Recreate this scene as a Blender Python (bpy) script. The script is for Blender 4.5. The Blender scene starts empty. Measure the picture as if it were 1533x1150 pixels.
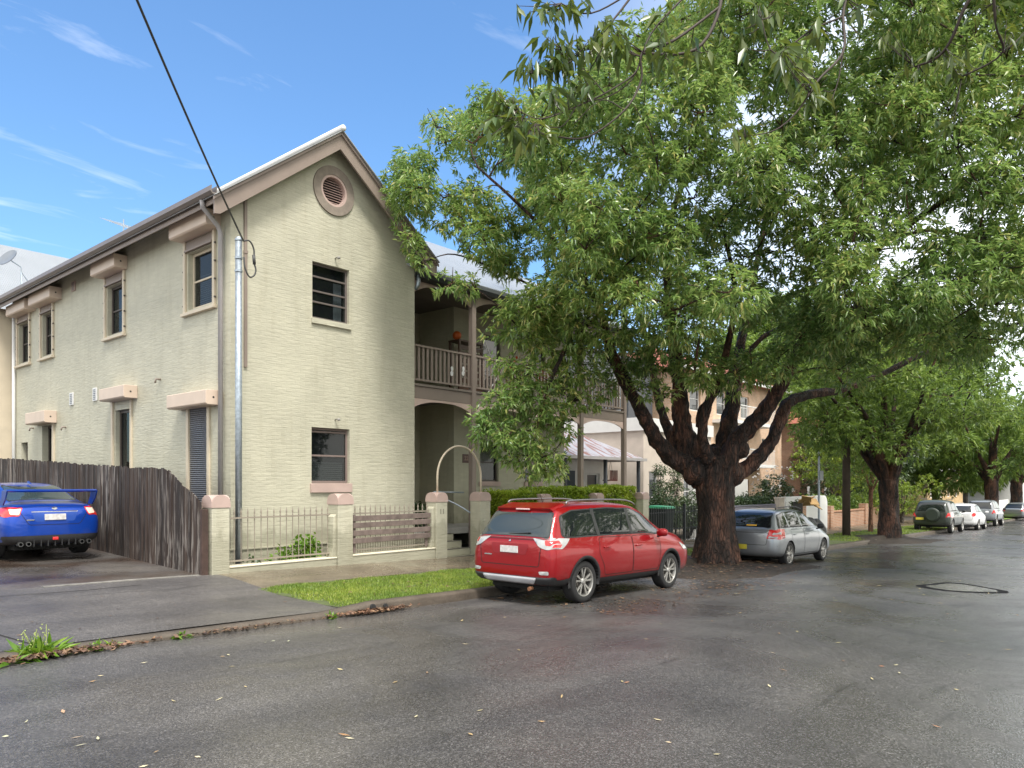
import bpy, bmesh, math, random
import numpy as np
from mathutils import Vector, Matrix, Euler
from mathutils.bvhtree import BVHTree
from mathutils.geometry import tessellate_polygon, delaunay_2d_cdt
random.seed(7); RNG = np.random.default_rng(7)
R = math.radians
scene = bpy.context.scene
col = scene.collection

# ------------------------------------------------------------------ camera
CX, HZ, FOC, CAMH, SL = 766.5, 724.0, 1120.0, 1.64, 0.024
TH = R(40.7); CT, ST = math.cos(TH), math.sin(TH)
cam = bpy.data.cameras.new('camera'); camo = bpy.data.objects.new('camera', cam); col.objects.link(camo)
cam.lens = FOC / 1533 * 36; cam.sensor_width = 36; cam.shift_y = (HZ - 575) / 1533
cam.clip_end = 3000; cam.clip_start = .05
camo.location = (0, 0, CAMH); camo.rotation_euler = (R(90), 0, TH - R(90))
scene.camera = camo

# survey helpers: turn a sighting (direction of a line of sight) into a position on a known plane
def _ray(px, py):
    r = (px - CX) / FOC; u = (HZ - py) / FOC
    return (CT + ST * r, ST - CT * r, u)
def PY(px, py, Y):
    d = _ray(px, py); k = Y / d[1]; return Vector((k * d[0], Y, CAMH + k * d[2]))
def PX(px, py, X):
    d = _ray(px, py); k = X / d[0]; return Vector((X, k * d[1], CAMH + k * d[2]))
def AT(px, py, F):
    d = _ray(px, py); return Vector((F * d[0], F * d[1], CAMH + F * d[2]))

def gz(x):                       # the street falls away along +x
    if x < 22: return -SL * x
    return -SL * 22 - 0.016 * (x - 22)

# ------------------------------------------------------------------ tagging
def tag(o, label=None, cat=None, group=None, kind=None):
    if label: o['label'] = label
    if cat: o['category'] = cat
    if group: o['group'] = group
    if kind: o['kind'] = kind
    return o
def thing(name, loc, label, cat, group=None, rz=0, ry=0):
    o = bpy.data.objects.new(name, None); col.objects.link(o)
    o.location = loc; o.rotation_euler = (0, ry, rz); o.empty_display_size = .2
    return tag(o, label, cat, group)
def wloc(o):
    v = Vector((0, 0, 0))
    while o is not None:
        v += o.location; o = o.parent
    return v

# ------------------------------------------------------------------ mesh builder
class MB:
    def __init__(s): s.v = []; s.f = []
    def add(s, vs, fs):
        n = len(s.v); s.v += [tuple(p) for p in vs]; s.f += [tuple(n + i for i in f) for f in fs]
        return s
    def box(s, x0, x1, y0, y1, z0, z1):
        return s.add([(x0,y0,z0),(x1,y0,z0),(x1,y1,z0),(x0,y1,z0),(x0,y0,z1),(x1,y0,z1),(x1,y1,z1),(x0,y1,z1)],
              [(0,3,2,1),(4,5,6,7),(0,1,5,4),(1,2,6,5),(2,3,7,6),(3,0,4,7)])
    def hexa(s, p):               # 8 points, bottom ring then top ring
        return s.add(p, [(0,3,2,1),(4,5,6,7),(0,1,5,4),(1,2,6,5),(2,3,7,6),(3,0,4,7)])
    def beam(s, a, b, w, h, up=(0,0,1)):
        a, b = Vector(a), Vector(b); d = (b - a).normalized(); u = Vector(up)
        sd = d.cross(u).normalized() * (w / 2); uu = sd.cross(d).normalized() * (h / 2)
        r = []
        for q in (a, b): r.append([q - sd - uu, q + sd - uu, q + sd + uu, q - sd + uu])
        return s.add(r[0] + r[1], [(0,1,2,3),(7,6,5,4),(0,4,5,1),(1,5,6,2),(2,6,7,3),(3,7,4,0)])
    def tube(s, pts, rad, n=10, cap=True, wob=0):
        pts = [Vector(p) for p in pts]; m = len(pts)
        if not hasattr(rad, '__len__'): rad = [rad] * m
        ring = []; prev = None; base = len(s.v)
        for i in range(m):
            d = (pts[min(i+1, m-1)] - pts[max(i-1, 0)])
            d = d.normalized() if d.length > 1e-9 else Vector((0,0,1))
            if prev is None:
                u = d.orthogonal().normalized()
            else:
                u = prev - d * prev.dot(d)
                u = u.normalized() if u.length > 1e-6 else d.orthogonal().normalized()
            prev = u; w = d.cross(u)
            for k in range(n):
                a = 2 * math.pi * k / n
                rr = rad[i] * (1 + (wob * math.sin(3 * a + i * 1.3) + wob * .7 * math.sin(5 * a - i * .8) if wob else 0))
                p = pts[i] + (u * math.cos(a) + w * math.sin(a)) * rr
                s.v.append(tuple(p))
        for i in range(m - 1):
            for k in range(n):
                a = base + i * n + k; b = base + i * n + (k + 1) % n
                s.f.append((a, b, b + n, a + n))
        if cap:
            s.f.append(tuple(base + k for k in range(n))[::-1]); s.f.append(tuple(base + (m-1) * n + k for k in range(n)))
        return s
    def lathe(s, prof, center, axis='z', n=24, cap=True):
        # prof: list of (r, h); axis 'y' or 'z' or 'x'
        c = Vector(center); base = len(s.v); m = len(prof)
        for r, hh in prof:
            for k in range(n):
                a = 2 * math.pi * k / n; q, t = r * math.cos(a), r * math.sin(a)
                p = {'z': (q, t, hh), 'y': (q, hh, t), 'x': (hh, q, t)}[axis]
                s.v.append(tuple(c + Vector(p)))
        for i in range(m - 1):
            for k in range(n):
                a = base + i*n + k; b = base + i*n + (k+1) % n
                s.f.append((a, b, b+n, a+n))
        if cap: s.f.append(tuple(base + k for k in range(n))); s.f.append(tuple(base + (m-1)*n + k for k in range(n)))
        return s
    def poly(s, fn, outer, holes, d0, d1):
        """extrude polygon with holes; fn(u,v,d)->xyz"""
        loops = [outer] + list(holes); pts = [p for l in loops for p in l]
        tri = tessellate_polygon([[Vector((p[0], p[1], 0)) for p in l] for l in loops])
        n = len(pts); V = [fn(p[0], p[1], d0) for p in pts] + [fn(p[0], p[1], d1) for p in pts]
        F = [tuple(t) for t in tri] + [tuple(i + n for i in t)[::-1] for t in tri]
        k = 0
        for l in loops:
            m = len(l)
            for i in range(m):
                a = k + i; b = k + (i + 1) % m
                F.append((a, b, b + n, a + n))
            k += m
        return s.add(V, F)
    def split(s, name, mat, parent, **kw):
        n = len(s.v); par = list(range(n))
        def find(a):
            while par[a] != a: par[a] = par[par[a]]; a = par[a]
            return a
        for f in s.f:
            for i in f[1:]: par[find(i)] = find(f[0])
        groups = {}
        for f in s.f: groups.setdefault(find(f[0]), []).append(f)
        out = []
        for g in groups.values():
            idx = sorted({i for f in g for i in f}); mp = {a: k for k, a in enumerate(idx)}; m = MB()
            m.v = [s.v[i] for i in idx]; m.f = [tuple(mp[i] for i in f) for f in g]; out.append(m.build(name, mat, parent, **kw))
        return out
    def build(s, name, mat, parent=None, smooth=False, bevel=0, local=False, recalc=True, merge=0):
        me = bpy.data.meshes.new(name)
        me.from_pydata(s.v, [], s.f)
        if parent is not None and not local:
            off = wloc(parent); me.transform(Matrix.Translation(-off))
        if recalc or merge:
            bm = bmesh.new(); bm.from_mesh(me)
            if merge: bmesh.ops.remove_doubles(bm, verts=bm.verts, dist=merge)
            if recalc: bmesh.ops.recalc_face_normals(bm, faces=bm.faces)
            bm.to_mesh(me); bm.free()
        me.materials.append(mat)
        if smooth: me.shade_smooth()
        o = bpy.data.objects.new(name, me); col.objects.link(o)
        if parent is not None: o.parent = parent
        if bevel:
            b = o.modifiers.new('bevel', 'BEVEL'); b.width = bevel; b.segments = 2; b.limit_method = 'ANGLE'; b.angle_limit = R(35)
        return o

def top_mesh(mb, name, mat, label, cat, group=None, kind=None, **kw):
    o = mb.build(name, mat, None, **kw)
    return tag(o, label, cat, group, kind)

def np_mesh(name, V, F, mat, parent=None, uvs=None, normals_smooth=False, off=None):
    """V (n,3) F (m,k) -> fast mesh"""
    V = np.asarray(V, dtype=np.float32); F = np.asarray(F, dtype=np.int32)
    if parent is not None:
        o_ = wloc(parent); V = V - np.array([o_.x, o_.y, o_.z], dtype=np.float32)
    me = bpy.data.meshes.new(name); k = F.shape[1]
    me.vertices.add(len(V)); me.vertices.foreach_set('co', V.ravel())
    me.loops.add(F.size); me.loops.foreach_set('vertex_index', F.ravel())
    me.polygons.add(len(F)); me.polygons.foreach_set('loop_start', np.arange(0, F.size, k, dtype=np.int32))
    try: me.polygons.foreach_set('loop_total', np.full(len(F), k, dtype=np.int32))
    except Exception: pass
    me.update(calc_edges=True)
    me.materials.append(mat)
    if normals_smooth: me.shade_smooth()
    o = bpy.data.objects.new(name, me); col.objects.link(o)
    if parent is not None: o.parent = parent
    return o
# ------------------------------------------------------------------ materials
def _nt(name):
    m = bpy.data.materials.new(name); m.use_nodes = True
    nt = m.node_tree; b = nt.nodes['Principled BSDF']
    return m, nt, b
def nd(nt, t, **kw):
    n = nt.nodes.new(t)
    for k, v in kw.items():
        if k in n.inputs: n.inputs[k].default_value = v
        else: setattr(n, k, v)
    return n
def ramp(nt, fac, stops):
    r = nt.nodes.new('ShaderNodeValToRGB'); nt.links.new(fac, r.inputs[0])
    e = r.color_ramp.elements
    while len(e) < len(stops): e.new(.5)
    for i, (p, c_) in enumerate(stops):
        e[i].position = p; e[i].color = (*c_, 1) if len(c_) == 3 else c_
    return r.outputs[0]
def mixc(nt, fac, a, b, mode='MIX'):
    m = nt.nodes.new('ShaderNodeMix'); m.data_type = 'RGBA'; m.blend_type = mode
    for sock, v in ((m.inputs[0], fac), (m.inputs[6], a), (m.inputs[7], b)):
        if hasattr(v, 'is_linked') or isinstance(v, bpy.types.NodeSocket): nt.links.new(v, sock)
        elif isinstance(v, (int, float)): sock.default_value = v
        else: sock.default_value = (*v, 1)
    return m.outputs[2]
def pos(nt, scale=(1,1,1), world=True):
    g = nt.nodes.new('ShaderNodeNewGeometry') if world else nt.nodes.new('ShaderNodeTexCoord')
    mp = nt.nodes.new('ShaderNodeMapping'); mp.inputs['Scale'].default_value = scale
    nt.links.new(g.outputs['Position'] if world else g.outputs['Object'], mp.inputs[0])
    return mp.outputs[0]
def noi(nt, vec, scale, detail=4, rough=.55, dist=0):
    n = nt.nodes.new('ShaderNodeTexNoise'); n.inputs['Scale'].default_value = scale
    n.inputs['Detail'].default_value = detail; n.inputs['Roughness'].default_value = rough; n.inputs['Distortion'].default_value = dist
    nt.links.new(vec, n.inputs['Vector']); return n.outputs['Fac']
def bump(nt, b, h, strength=.3, dist=.01, prev=None):
    n = nt.nodes.new('ShaderNodeBump'); n.inputs['Strength'].default_value = strength; n.inputs['Distance'].default_value = dist
    nt.links.new(h, n.inputs['Height'])
    if prev is not None: nt.links.new(prev, n.inputs['Normal'])
    if b is not None: nt.links.new(n.outputs[0], b.inputs['Normal'])
    return n.outputs[0]
def M(name, c_, rough=.6, metal=0, var=.12, vs=2.5, bs=0, bstr=.2, bdist=.01, coat=0, spec=.5, world=True, fine=0):
    m, nt, b = _nt(name); p = pos(nt, world=world)
    b.inputs['Roughness'].default_value = rough; b.inputs['Metallic'].default_value = metal
    b.inputs['Coat Weight'].default_value = coat; b.inputs['Coat Roughness'].default_value = .04
    b.inputs['Specular IOR Level'].default_value = spec
    lo = tuple(max(0, q * (1 - var)) for q in c_); hi = tuple(min(1, q * (1 + var)) for q in c_)
    f = noi(nt, p, vs, 5)
    cc = ramp(nt, f, [(.3, lo), (.7, hi)])
    if fine:
        f2 = noi(nt, p, 60, 2); cc = mixc(nt, fine, cc, ramp(nt, f2, [(.35, tuple(q*.5 for q in c_)), (.65, tuple(min(1, q*1.5) for q in c_))]))
    nt.links.new(cc, b.inputs['Base Color'])
    if bs: bump(nt, b, noi(nt, p, bs, 4), bstr, bdist)
    return m

def painted_brick(name, c_, streak=.12):
    m, nt, b = _nt(name)
    g = nt.nodes.new('ShaderNodeNewGeometry'); sx = nt.nodes.new('ShaderNodeSeparateXYZ'); nt.links.new(g.outputs['Position'], sx.inputs[0])
    ad = nt.nodes.new('ShaderNodeMath'); ad.operation = 'ADD'; nt.links.new(sx.outputs[0], ad.inputs[0]); nt.links.new(sx.outputs[1], ad.inputs[1])
    cb = nt.nodes.new('ShaderNodeCombineXYZ'); nt.links.new(ad.outputs[0], cb.inputs[0])
    wv = noi(nt, g.outputs['Position'], 1.7, 3)
    mm = nt.nodes.new('ShaderNodeMath'); mm.operation = 'MULTIPLY_ADD'; nt.links.new(wv, mm.inputs[0]); mm.inputs[1].default_value = .05; nt.links.new(sx.outputs[2], mm.inputs[2])
    nt.links.new(mm.outputs[0], cb.inputs[1])
    br = nt.nodes.new('ShaderNodeTexBrick'); nt.links.new(cb.outputs[0], br.inputs['Vector'])
    for k, v in dict(Scale=1.0).items(): br.inputs[k].default_value = v
    br.inputs['Brick Width'].default_value = .235; br.inputs['Row Height'].default_value = .086
    br.inputs['Mortar Size'].default_value = .008; br.inputs['Mortar Smooth'].default_value = .6; br.inputs['Bias'].default_value = 0
    br.inputs['Color1'].default_value = (*[q * .96 for q in c_], 1); br.inputs['Color2'].default_value = (*[min(1, q * 1.04) for q in c_], 1)
    br.inputs['Mortar'].default_value = (*[q * .97 for q in c_], 1)
    n2 = noi(nt, pos(nt, (1, 1, 1)), 1.1, 6)
    lo = tuple(1 - streak for _ in c_)
    cc = mixc(nt, 1.0, br.outputs['Color'], ramp(nt, n2, [(.3, lo), (.62, (1, 1, 1))]), 'MULTIPLY')
    # rain streaks and grime with a shape of their own
    n3 = noi(nt, pos(nt, (2.2, 2.2, .25)), 2.5, 5)
    cc = mixc(nt, .6, cc, mixc(nt, 1.0, cc, ramp(nt, n3, [(.52, (1,1,1)), (.75, (.86,.84,.80))]), 'MULTIPLY'))
    gm = nt.nodes.new('ShaderNodeMath'); gm.operation = 'MULTIPLY_ADD'; gm.inputs[1].default_value = -1.1; nt.links.new(noi(nt, pos(nt, (2.5,2.5,1)), 1.5, 6), gm.inputs[0]); nt.links.new(sx.outputs[2], gm.inputs[2])
    cc = mixc(nt, ramp(nt, gm.outputs[0], [(0, (.42,)*3), (.18, (0,0,0))]), cc, (.17,.165,.11))
    nt.links.new(cc, b.inputs['Base Color']); b.inputs['Roughness'].default_value = .55
    # rows: horizontal lines stronger than vertical ones
    inv = nt.nodes.new('ShaderNodeMath'); inv.operation = 'SUBTRACT'; inv.inputs[0].default_value = 1; nt.links.new(br.outputs['Fac'], inv.inputs[1])
    h1 = bump(nt, None, inv.outputs[0], .32, .007)
    n4 = noi(nt, pos(nt, (1, 1, 4)), 5, 3)
    h2 = bump(nt, None, n4, .5, .020, h1)
    bump(nt, b, noi(nt, g.outputs['Position'], 45, 3), .25, .004, h2)
    return m

def raw_brick(name, c1, c2, mortar):
    m, nt, b = _nt(name)
    g = nt.nodes.new('ShaderNodeNewGeometry'); sx = nt.nodes.new('ShaderNodeSeparateXYZ'); nt.links.new(g.outputs['Position'], sx.inputs[0])
    ad = nt.nodes.new('ShaderNodeMath'); ad.operation = 'ADD'; nt.links.new(sx.outputs[0], ad.inputs[0]); nt.links.new(sx.outputs[1], ad.inputs[1])
    cb = nt.nodes.new('ShaderNodeCombineXYZ'); nt.links.new(ad.outputs[0], cb.inputs[0]); nt.links.new(sx.outputs[2], cb.inputs[1])
    br = nt.nodes.new('ShaderNodeTexBrick'); nt.links.new(cb.outputs[0], br.inputs['Vector'])
    br.inputs['Scale'].default_value = 1; br.inputs['Brick Width'].default_value = .235; br.inputs['Row Height'].default_value = .086; br.inputs['Mortar Size'].default_value = .01
    br.inputs['Color1'].default_value = (*c1, 1); br.inputs['Color2'].default_value = (*c2, 1); br.inputs['Mortar'].default_value = (*mortar, 1)
    cc = mixc(nt, 1.0, br.outputs['Color'], ramp(nt, noi(nt, g.outputs['Position'], 1.5, 5), [(.3, (.75,.75,.75)), (.7, (1.1,1.1,1.1))]), 'MULTIPLY')
    nt.links.new(cc, b.inputs['Base Color']); b.inputs['Roughness'].default_value = .8
    return m

def corrugated(name, c_, axis=0, rough=.35, metal=.2, rust=None):
    m, nt, b = _nt(name)
    g = nt.nodes.new('ShaderNodeNewGeometry'); sx = nt.nodes.new('ShaderNodeSeparateXYZ'); nt.links.new(g.outputs['Position'], sx.inputs[0])
    s_ = nt.nodes.new('ShaderNodeMath'); s_.operation = 'MULTIPLY'; s_.inputs[1].default_value = 2 * math.pi / .076; nt.links.new(sx.outputs[axis], s_.inputs[0])
    sn = nt.nodes.new('ShaderNodeMath'); sn.operation = 'SINE'; nt.links.new(s_.outputs[0], sn.inputs[0])
    bump(nt, b, sn.outputs[0], .8, .012)
    cc = ramp(nt, noi(nt, g.outputs['Position'], 1.2, 5), [(.3, tuple(q*.9 for q in c_)), (.7, c_)])
    if rust:
        cc = mixc(nt, ramp(nt, noi(nt, pos(nt, (3, .6, 1)), 1.6, 5), [(.5, (0,0,0)), (.6, (1,1,1))]), cc, rust)
    nt.links.new(cc, b.inputs['Base Color']); b.inputs['Roughness'].default_value = rough; b.inputs['Metallic'].default_value = metal
    return m

def asphalt(name, base=(.055,.055,.058), wet=(.5, .62), chips=.5, brown=0.0, roughs=(.2, .5), bst=.5, dirt=(.045,.032,.025)):
    m, nt, b = _nt(name); P = nt.nodes.new('ShaderNodeNewGeometry').outputs['Position']
    vor = nt.nodes.new('ShaderNodeTexVoronoi'); vor.inputs['Scale'].default_value = 105; nt.links.new(P, vor.inputs['Vector'])
    sep = nt.nodes.new('ShaderNodeSeparateColor'); nt.links.new(vor.outputs['Color'], sep.inputs[0])
    chip = ramp(nt, sep.outputs[0], [(.0, tuple(q*.6 for q in base)), (.55, base), (.9, tuple(q*1.65 for q in base)), (1., tuple(q*2.5 for q in base))])
    big = noi(nt, P, .55, 6, .6, .6)
    cc = mixc(nt, 1.0, chip, ramp(nt, big, [(.3, (.72,.72,.74)), (.7, (1.25,1.24,1.22))]), 'MULTIPLY')
    if brown: cc = mixc(nt, ramp(nt, noi(nt, P, .8, 6), [(.45, (0,0,0)), (.62, (brown,)*3)]), cc, dirt)
    bandn = noi(nt, pos(nt, (.035, .75, 1)), 1.6, 4, .5)
    cc = mixc(nt, 1.0, cc, ramp(nt, bandn, [(.35, (.80,.80,.81)), (.65, (1.18,1.17,1.15))]), 'MULTIPLY')
    # sealed cracks / tar patches
    st = noi(nt, pos(nt, (.35, 1.6, 1)), 1.4, 6, .6, 1.2)
    cc = mixc(nt, ramp(nt, st, [(.60, (0,0,0)), (.68, (.55,)*3)]), cc, tuple(q*.45 for q in base))
    nt.links.new(cc, b.inputs['Base Color'])
    rr = ramp(nt, noi(nt, P, .42, 6, .65, .8), [(wet[0]-.12, (roughs[0],)*3), (wet[1], (roughs[1],)*3)])
    nt.links.new(rr, b.inputs['Roughness'])
    v2 = nt.nodes.new('ShaderNodeTexVoronoi'); v2.inputs['Scale'].default_value = 105; v2.feature = 'SMOOTH_F1'; nt.links.new(P, v2.inputs['Vector'])
    h = bump(nt, None, v2.outputs['Distance'], bst, .006)
    bump(nt, b, noi(nt, P, 2.2, 5), .25, .02, h)
    return m

def leafmat(name, cols, trans=.3, rough=.42, tint=(.10,.14,.02), hue=None, clump=.5):
    """cols: dark..light per-leaf colours (the leaves really differ)"""
    m, nt, b = _nt(name); g = nt.nodes.new('ShaderNodeNewGeometry')
    k = len(cols) - 1
    cc = ramp(nt, g.outputs['Random Per Island'], [(i / k, c_) for i, c_ in enumerate(cols)])
    cl = noi(nt, g.outputs['Position'], clump, 3)
    cc = mixc(nt, 1.0, cc, ramp(nt, cl, [(.35, (.72,.82,.74)), (.65, (1.25,1.15,.95))]), 'MULTIPLY')
    nt.links.new(cc, b.inputs['Base Color']); b.inputs['Roughness'].default_value = rough; b.inputs['Specular IOR Level'].default_value = .7
    tr = nt.nodes.new('ShaderNodeBsdfTranslucent')
    nt.links.new(mixc(nt, .5, cc, tint), tr.inputs['Color'])
    mx = nt.nodes.new('ShaderNodeMixShader'); mx.inputs[0].default_value = trans
    nt.links.new(b.outputs[0], mx.inputs[1]); nt.links.new(tr.outputs[0], mx.inputs[2])
    nt.links.new(mx.outputs[0], nt.nodes['Material Output'].inputs[0])
    return m

def bark(name, a, b_, c_, sc=1.0):
    m, nt, b = _nt(name); p = pos(nt, (1, 1, .24))
    f = noi(nt, p, 7 * sc, 8, .65, .6)
    cc = ramp(nt, f, [(.32, a), (.5, b_), (.66, c_)])
    f2 = noi(nt, pos(nt, (1, 1, .5)), 1.6, 4)
    cc = mixc(nt, ramp(nt, f2, [(.5, (0,0,0)), (.62, (.55,)*3)]), cc, tuple(q*1.7 for q in c_))
    nt.links.new(cc, b.inputs['Base Color']); b.inputs['Roughness'].default_value = .7
    v = nt.nodes.new('ShaderNodeTexVoronoi'); v.inputs['Scale'].default_value = 16 * sc; v.feature = 'DISTANCE_TO_EDGE'; nt.links.new(p, v.inputs['Vector'])
    ck = ramp(nt, v.outputs['Distance'], [(.0, (0,0,0)), (.16, (1,1,1))])
    cc = mixc(nt, 1.0, cc, mixc(nt, .5, (1,1,1), ck), 'MULTIPLY'); nt.links.new(cc, b.inputs['Base Color'])
    h = bump(nt, None, ck, 1.0, .03)
    bump(nt, b, f, 1.0, .06, h)
    return m

def glass(name, c_=(.02,.025,.03), rough=.03, tr=0.0, tint=(.35,.4,.4)):
    m, nt, b = _nt(name)
    b.inputs['Base Color'].default_value = (*c_, 1); b.inputs['Roughness'].default_value = rough
    b.inputs['Specular IOR Level'].default_value = .8
    # panes are never quite flat
    bump(nt, b, noi(nt, pos(nt), 1.3, 2), .12, .02)
    if tr:
        t = nt.nodes.new('ShaderNodeBsdfTransparent'); t.inputs[0].default_value = (*tint, 1)
        mx = nt.nodes.new('ShaderNodeMixShader'); mx.inputs[0].default_value = tr
        nt.links.new(b.outputs[0], mx.inputs[1]); nt.links.new(t.outputs[0], mx.inputs[2])
        nt.links.new(mx.outputs[0], nt.nodes['Material Output'].inputs[0])
    return m

def carpaint(name, c_, metal=.3, rough=.32):
    m, nt, b = _nt(name); p = pos(nt, world=False)
    f = noi(nt, p, 260, 1)
    cc = mixc(nt, 1.0, c_, ramp(nt, f, [(.35, (.86,.86,.86)), (.65, (1.12,1.12,1.12))]), 'MULTIPLY')
    # road grime on the lower body
    sp = nt.nodes.new('ShaderNodeSeparateXYZ'); nt.links.new(p, sp.inputs[0])
    ad = nt.nodes.new('ShaderNodeMath'); ad.operation = 'MULTIPLY_ADD'; nt.links.new(noi(nt, p, 3, 4), ad.inputs[0]); ad.inputs[1].default_value = -.5; nt.links.new(sp.outputs[2], ad.inputs[2])
    gr = ramp(nt, ad.outputs[0], [(.0, (.35,)*3), (.25, (0,0,0))])
    cc = mixc(nt, gr, cc, (.12,.10,.09))
    nt.links.new(cc, b.inputs['Base Color'])
    b.inputs['Metallic'].default_value = metal; b.inputs['Roughness'].default_value = rough
    b.inputs['Coat Weight'].default_value = .6; b.inputs['Coat Roughness'].default_value = .02; b.inputs['Specular IOR Level'].default_value = .3
    # rain beads left on the panels
    v = nt.nodes.new('ShaderNodeTexVoronoi'); v.inputs['Scale'].default_value = 70; nt.links.new(p, v.inputs['Vector'])
    bd = ramp(nt, v.outputs['Distance'], [(.12, (1,1,1)), (.3, (0,0,0))])
    n = nt.nodes.new('ShaderNodeBump'); n.inputs['Strength'].default_value = .12; n.inputs['Distance'].default_value = .002
    nt.links.new(bd, n.inputs['Height']); n.inputs['Strength'].default_value = .04; nt.links.new(n.outputs[0], b.inputs['Coat Normal'])
    return m

CREAM = (.50,.48,.375)
m_wall = painted_brick('cream_painted_brick', CREAM)
m_wall2 = painted_brick('cream_painted_brick_shade', (.50,.48,.36))
m_taupe = M('taupe_paint', (.245,.195,.165), .5, var=.07, bs=20, bstr=.05)
m_pink = M('dusty_pink_paint', (.47,.35,.31), .55, var=.08, bs=30, bstr=.08)
m_box = M('peach_cream_enamel', (.60,.48,.385), .45, var=.06)
m_creamtrim = M('cream_trim', (.58,.50,.38), .5, var=.06)
m_frame = M('dark_brown_frame', (.07,.055,.047), .45, var=.1)
m_winglass = glass('window_glass', (.012,.014,.016), .04, tr=.6, tint=(.8,.85,.85))
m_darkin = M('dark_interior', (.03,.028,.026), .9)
m_white = M('white_paint', (.68,.68,.67), .5, var=.04)
m_curtain = M('white_curtain', (.62,.62,.66), .8, var=.1, vs=6)
m_blind = M('grey_blind', (.35,.34,.33), .6)
m_shutter = M('charcoal_shutter', (.19,.19,.20), .4, metal=.3)
m_galv = M('galvanised_steel', (.36,.41,.46), .4, metal=.65, var=.22, vs=14)
m_downpipe = M('grey_downpipe', (.36,.34,.34), .4, var=.06)
m_gutter = M('brown_gutter', (.17,.145,.13), .4, var=.08)
m_dgutter = M('dark_gutter', (.035,.04,.04), .3, var=.1)
m_roofw = corrugated('white_corrugated_roof', (.36,.38,.40), 0)
m_roofy = corrugated('pale_corrugated_roof', (.74,.76,.78), 1)
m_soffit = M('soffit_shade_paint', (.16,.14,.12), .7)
m_iron = M('taupe_iron', (.27,.235,.19), .5, var=.1)
m_deck = M('deck_paint', (.20,.165,.14), .55)
m_concrete = M('concrete', (.30,.29,.27), .65, var=.15, bs=30, fine=.15)
m_black = M('black_rubber', (.012,.012,.013), .65, var=.2)
m_blackpl = M('black_plastic', (.02,.021,.022), .45, var=.1, world=False)
m_cable = M('black_cable', (.05,.05,.05), .5)
# ------------------------------------------------------------------ foliage helpers
def _unit(a): return a / np.maximum(np.linalg.norm(a, axis=1, keepdims=True), 1e-9)
def whorls(C, A, m, L, W, spread=1.0, droop=.35, jit=.05, var=.35):
    C = np.asarray(C, float); A = _unit(np.asarray(A, float)); n = len(C)
    C = np.repeat(C, m, 0); A = np.repeat(A, m, 0); N = n * m
    rnd = RNG.normal(size=(N, 3)); u = _unit(np.cross(A, rnd)); s = np.clip(RNG.normal(spread, .32, (N, 1)), .1, 2.0)
    d = A * np.cos(s) + u * np.sin(s); d[:, 2] -= droop * RNG.uniform(.4, 1.4, N); d = _unit(d)
    base = C + RNG.normal(size=(N, 3)) * jit
    ln = L * RNG.uniform(1 - var, 1 + var, (N, 1)); wd = W * RNG.uniform(.75, 1.2, (N, 1))
    up = np.tile([0, 0, 1.], (N, 1)) + RNG.normal(size=(N, 3)) * .55
    side = _unit(np.cross(d, up)); nm = _unit(np.cross(side, d))
    mid = base + d * ln * .45
    V = np.empty((N, 4, 3)); V[:, 0] = base; V[:, 1] = mid + side * wd * .5 + nm * wd * .18; V[:, 2] = mid - side * wd * .5 + nm * wd * .18
    tip = base + d * ln; tip[:, 2] -= .18 * ln[:, 0]; V[:, 3] = tip
    i = np.arange(N) * 4
    F = np.concatenate([np.stack([i, i+1, i+3], 1), np.stack([i, i+3, i+2], 1)])
    return V.reshape(-1, 3), F
def leaves_at(pts, m, L, W, droop=.3):
    C = np.array([list(p[0]) for p in pts]); A = RNG.normal(size=C.shape); A[:, 2] = abs(A[:, 2]) + .3
    return whorls(C, A, m, L, W, 1.0, droop)
def blob_points(c, r, n, shell=.55, squash=.8):
    """points through the outer part of an ellipsoid, with their outward direction"""
    d = _unit(RNG.normal(size=(n, 3))); k = RNG.uniform(0, 1, (n, 1)) ** .45; k = shell * .6 + (1.02 - shell * .6) * k
    lump = 1 + .22 * np.sin(d[:, :1] * 5 + c[0]) * np.cos(d[:, 1:2] * 4 + c[1]) + .12 * np.sin(d[:, 2:3] * 9 + c[2])
    P = np.asarray(c) + d * k * r * lump * np.array([1, 1, squash])
    return P, d
def catmull(pts, n=6):
    pts = [Vector(p) for p in pts]; out = []
    for i in range(len(pts) - 1):
        p0 = pts[max(i-1, 0)]; p1 = pts[i]; p2 = pts[i+1]; p3 = pts[min(i+2, len(pts)-1)]
        for k in range(n):
            t = k / n; out.append(.5 * ((2*p1) + (p2-p0)*t + (2*p0-5*p1+4*p2-p3)*t*t + (-p0+3*p1-3*p2+p3)*t**3))
    out.append(pts[-1]); return out
LEAF_BIG = [(.058,.115,.032),(.11,.20,.052),(.17,.28,.078),(.25,.36,.115),(.34,.44,.17),(.44,.38,.15)]
m_leaf = leafmat('street_tree_leaf', LEAF_BIG, .42, .30, (.40,.58,.14))
m_leaf_far = leafmat('far_tree_leaf', [(.045,.09,.022),(.08,.15,.035),(.18,.28,.06),(.28,.37,.10)], .42, .45, (.34,.48,.08), clump=.35)
m_leaf_yel = leafmat('lime_leaf', [(.10,.16,.02),(.18,.27,.03),(.30,.38,.05)], .35, .5, (.3,.36,.04))
m_leaf_hedge = leafmat('hedge_leaf', [(.18,.26,.025),(.30,.42,.04),(.42,.54,.06),(.52,.60,.10)], .45, .4, (.25,.33,.03), clump=1.2)
m_leaf_dark = leafmat('shrub_leaf', [(.025,.05,.02),(.05,.09,.03),(.08,.13,.045)], .2, .4, (.1,.15,.03))
m_leaf_near = leafmat('hanging_leaf', [(.045,.09,.022),(.075,.13,.03),(.11,.17,.04),(.18,.21,.05)], .38, .35, (.22,.26,.03))
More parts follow.
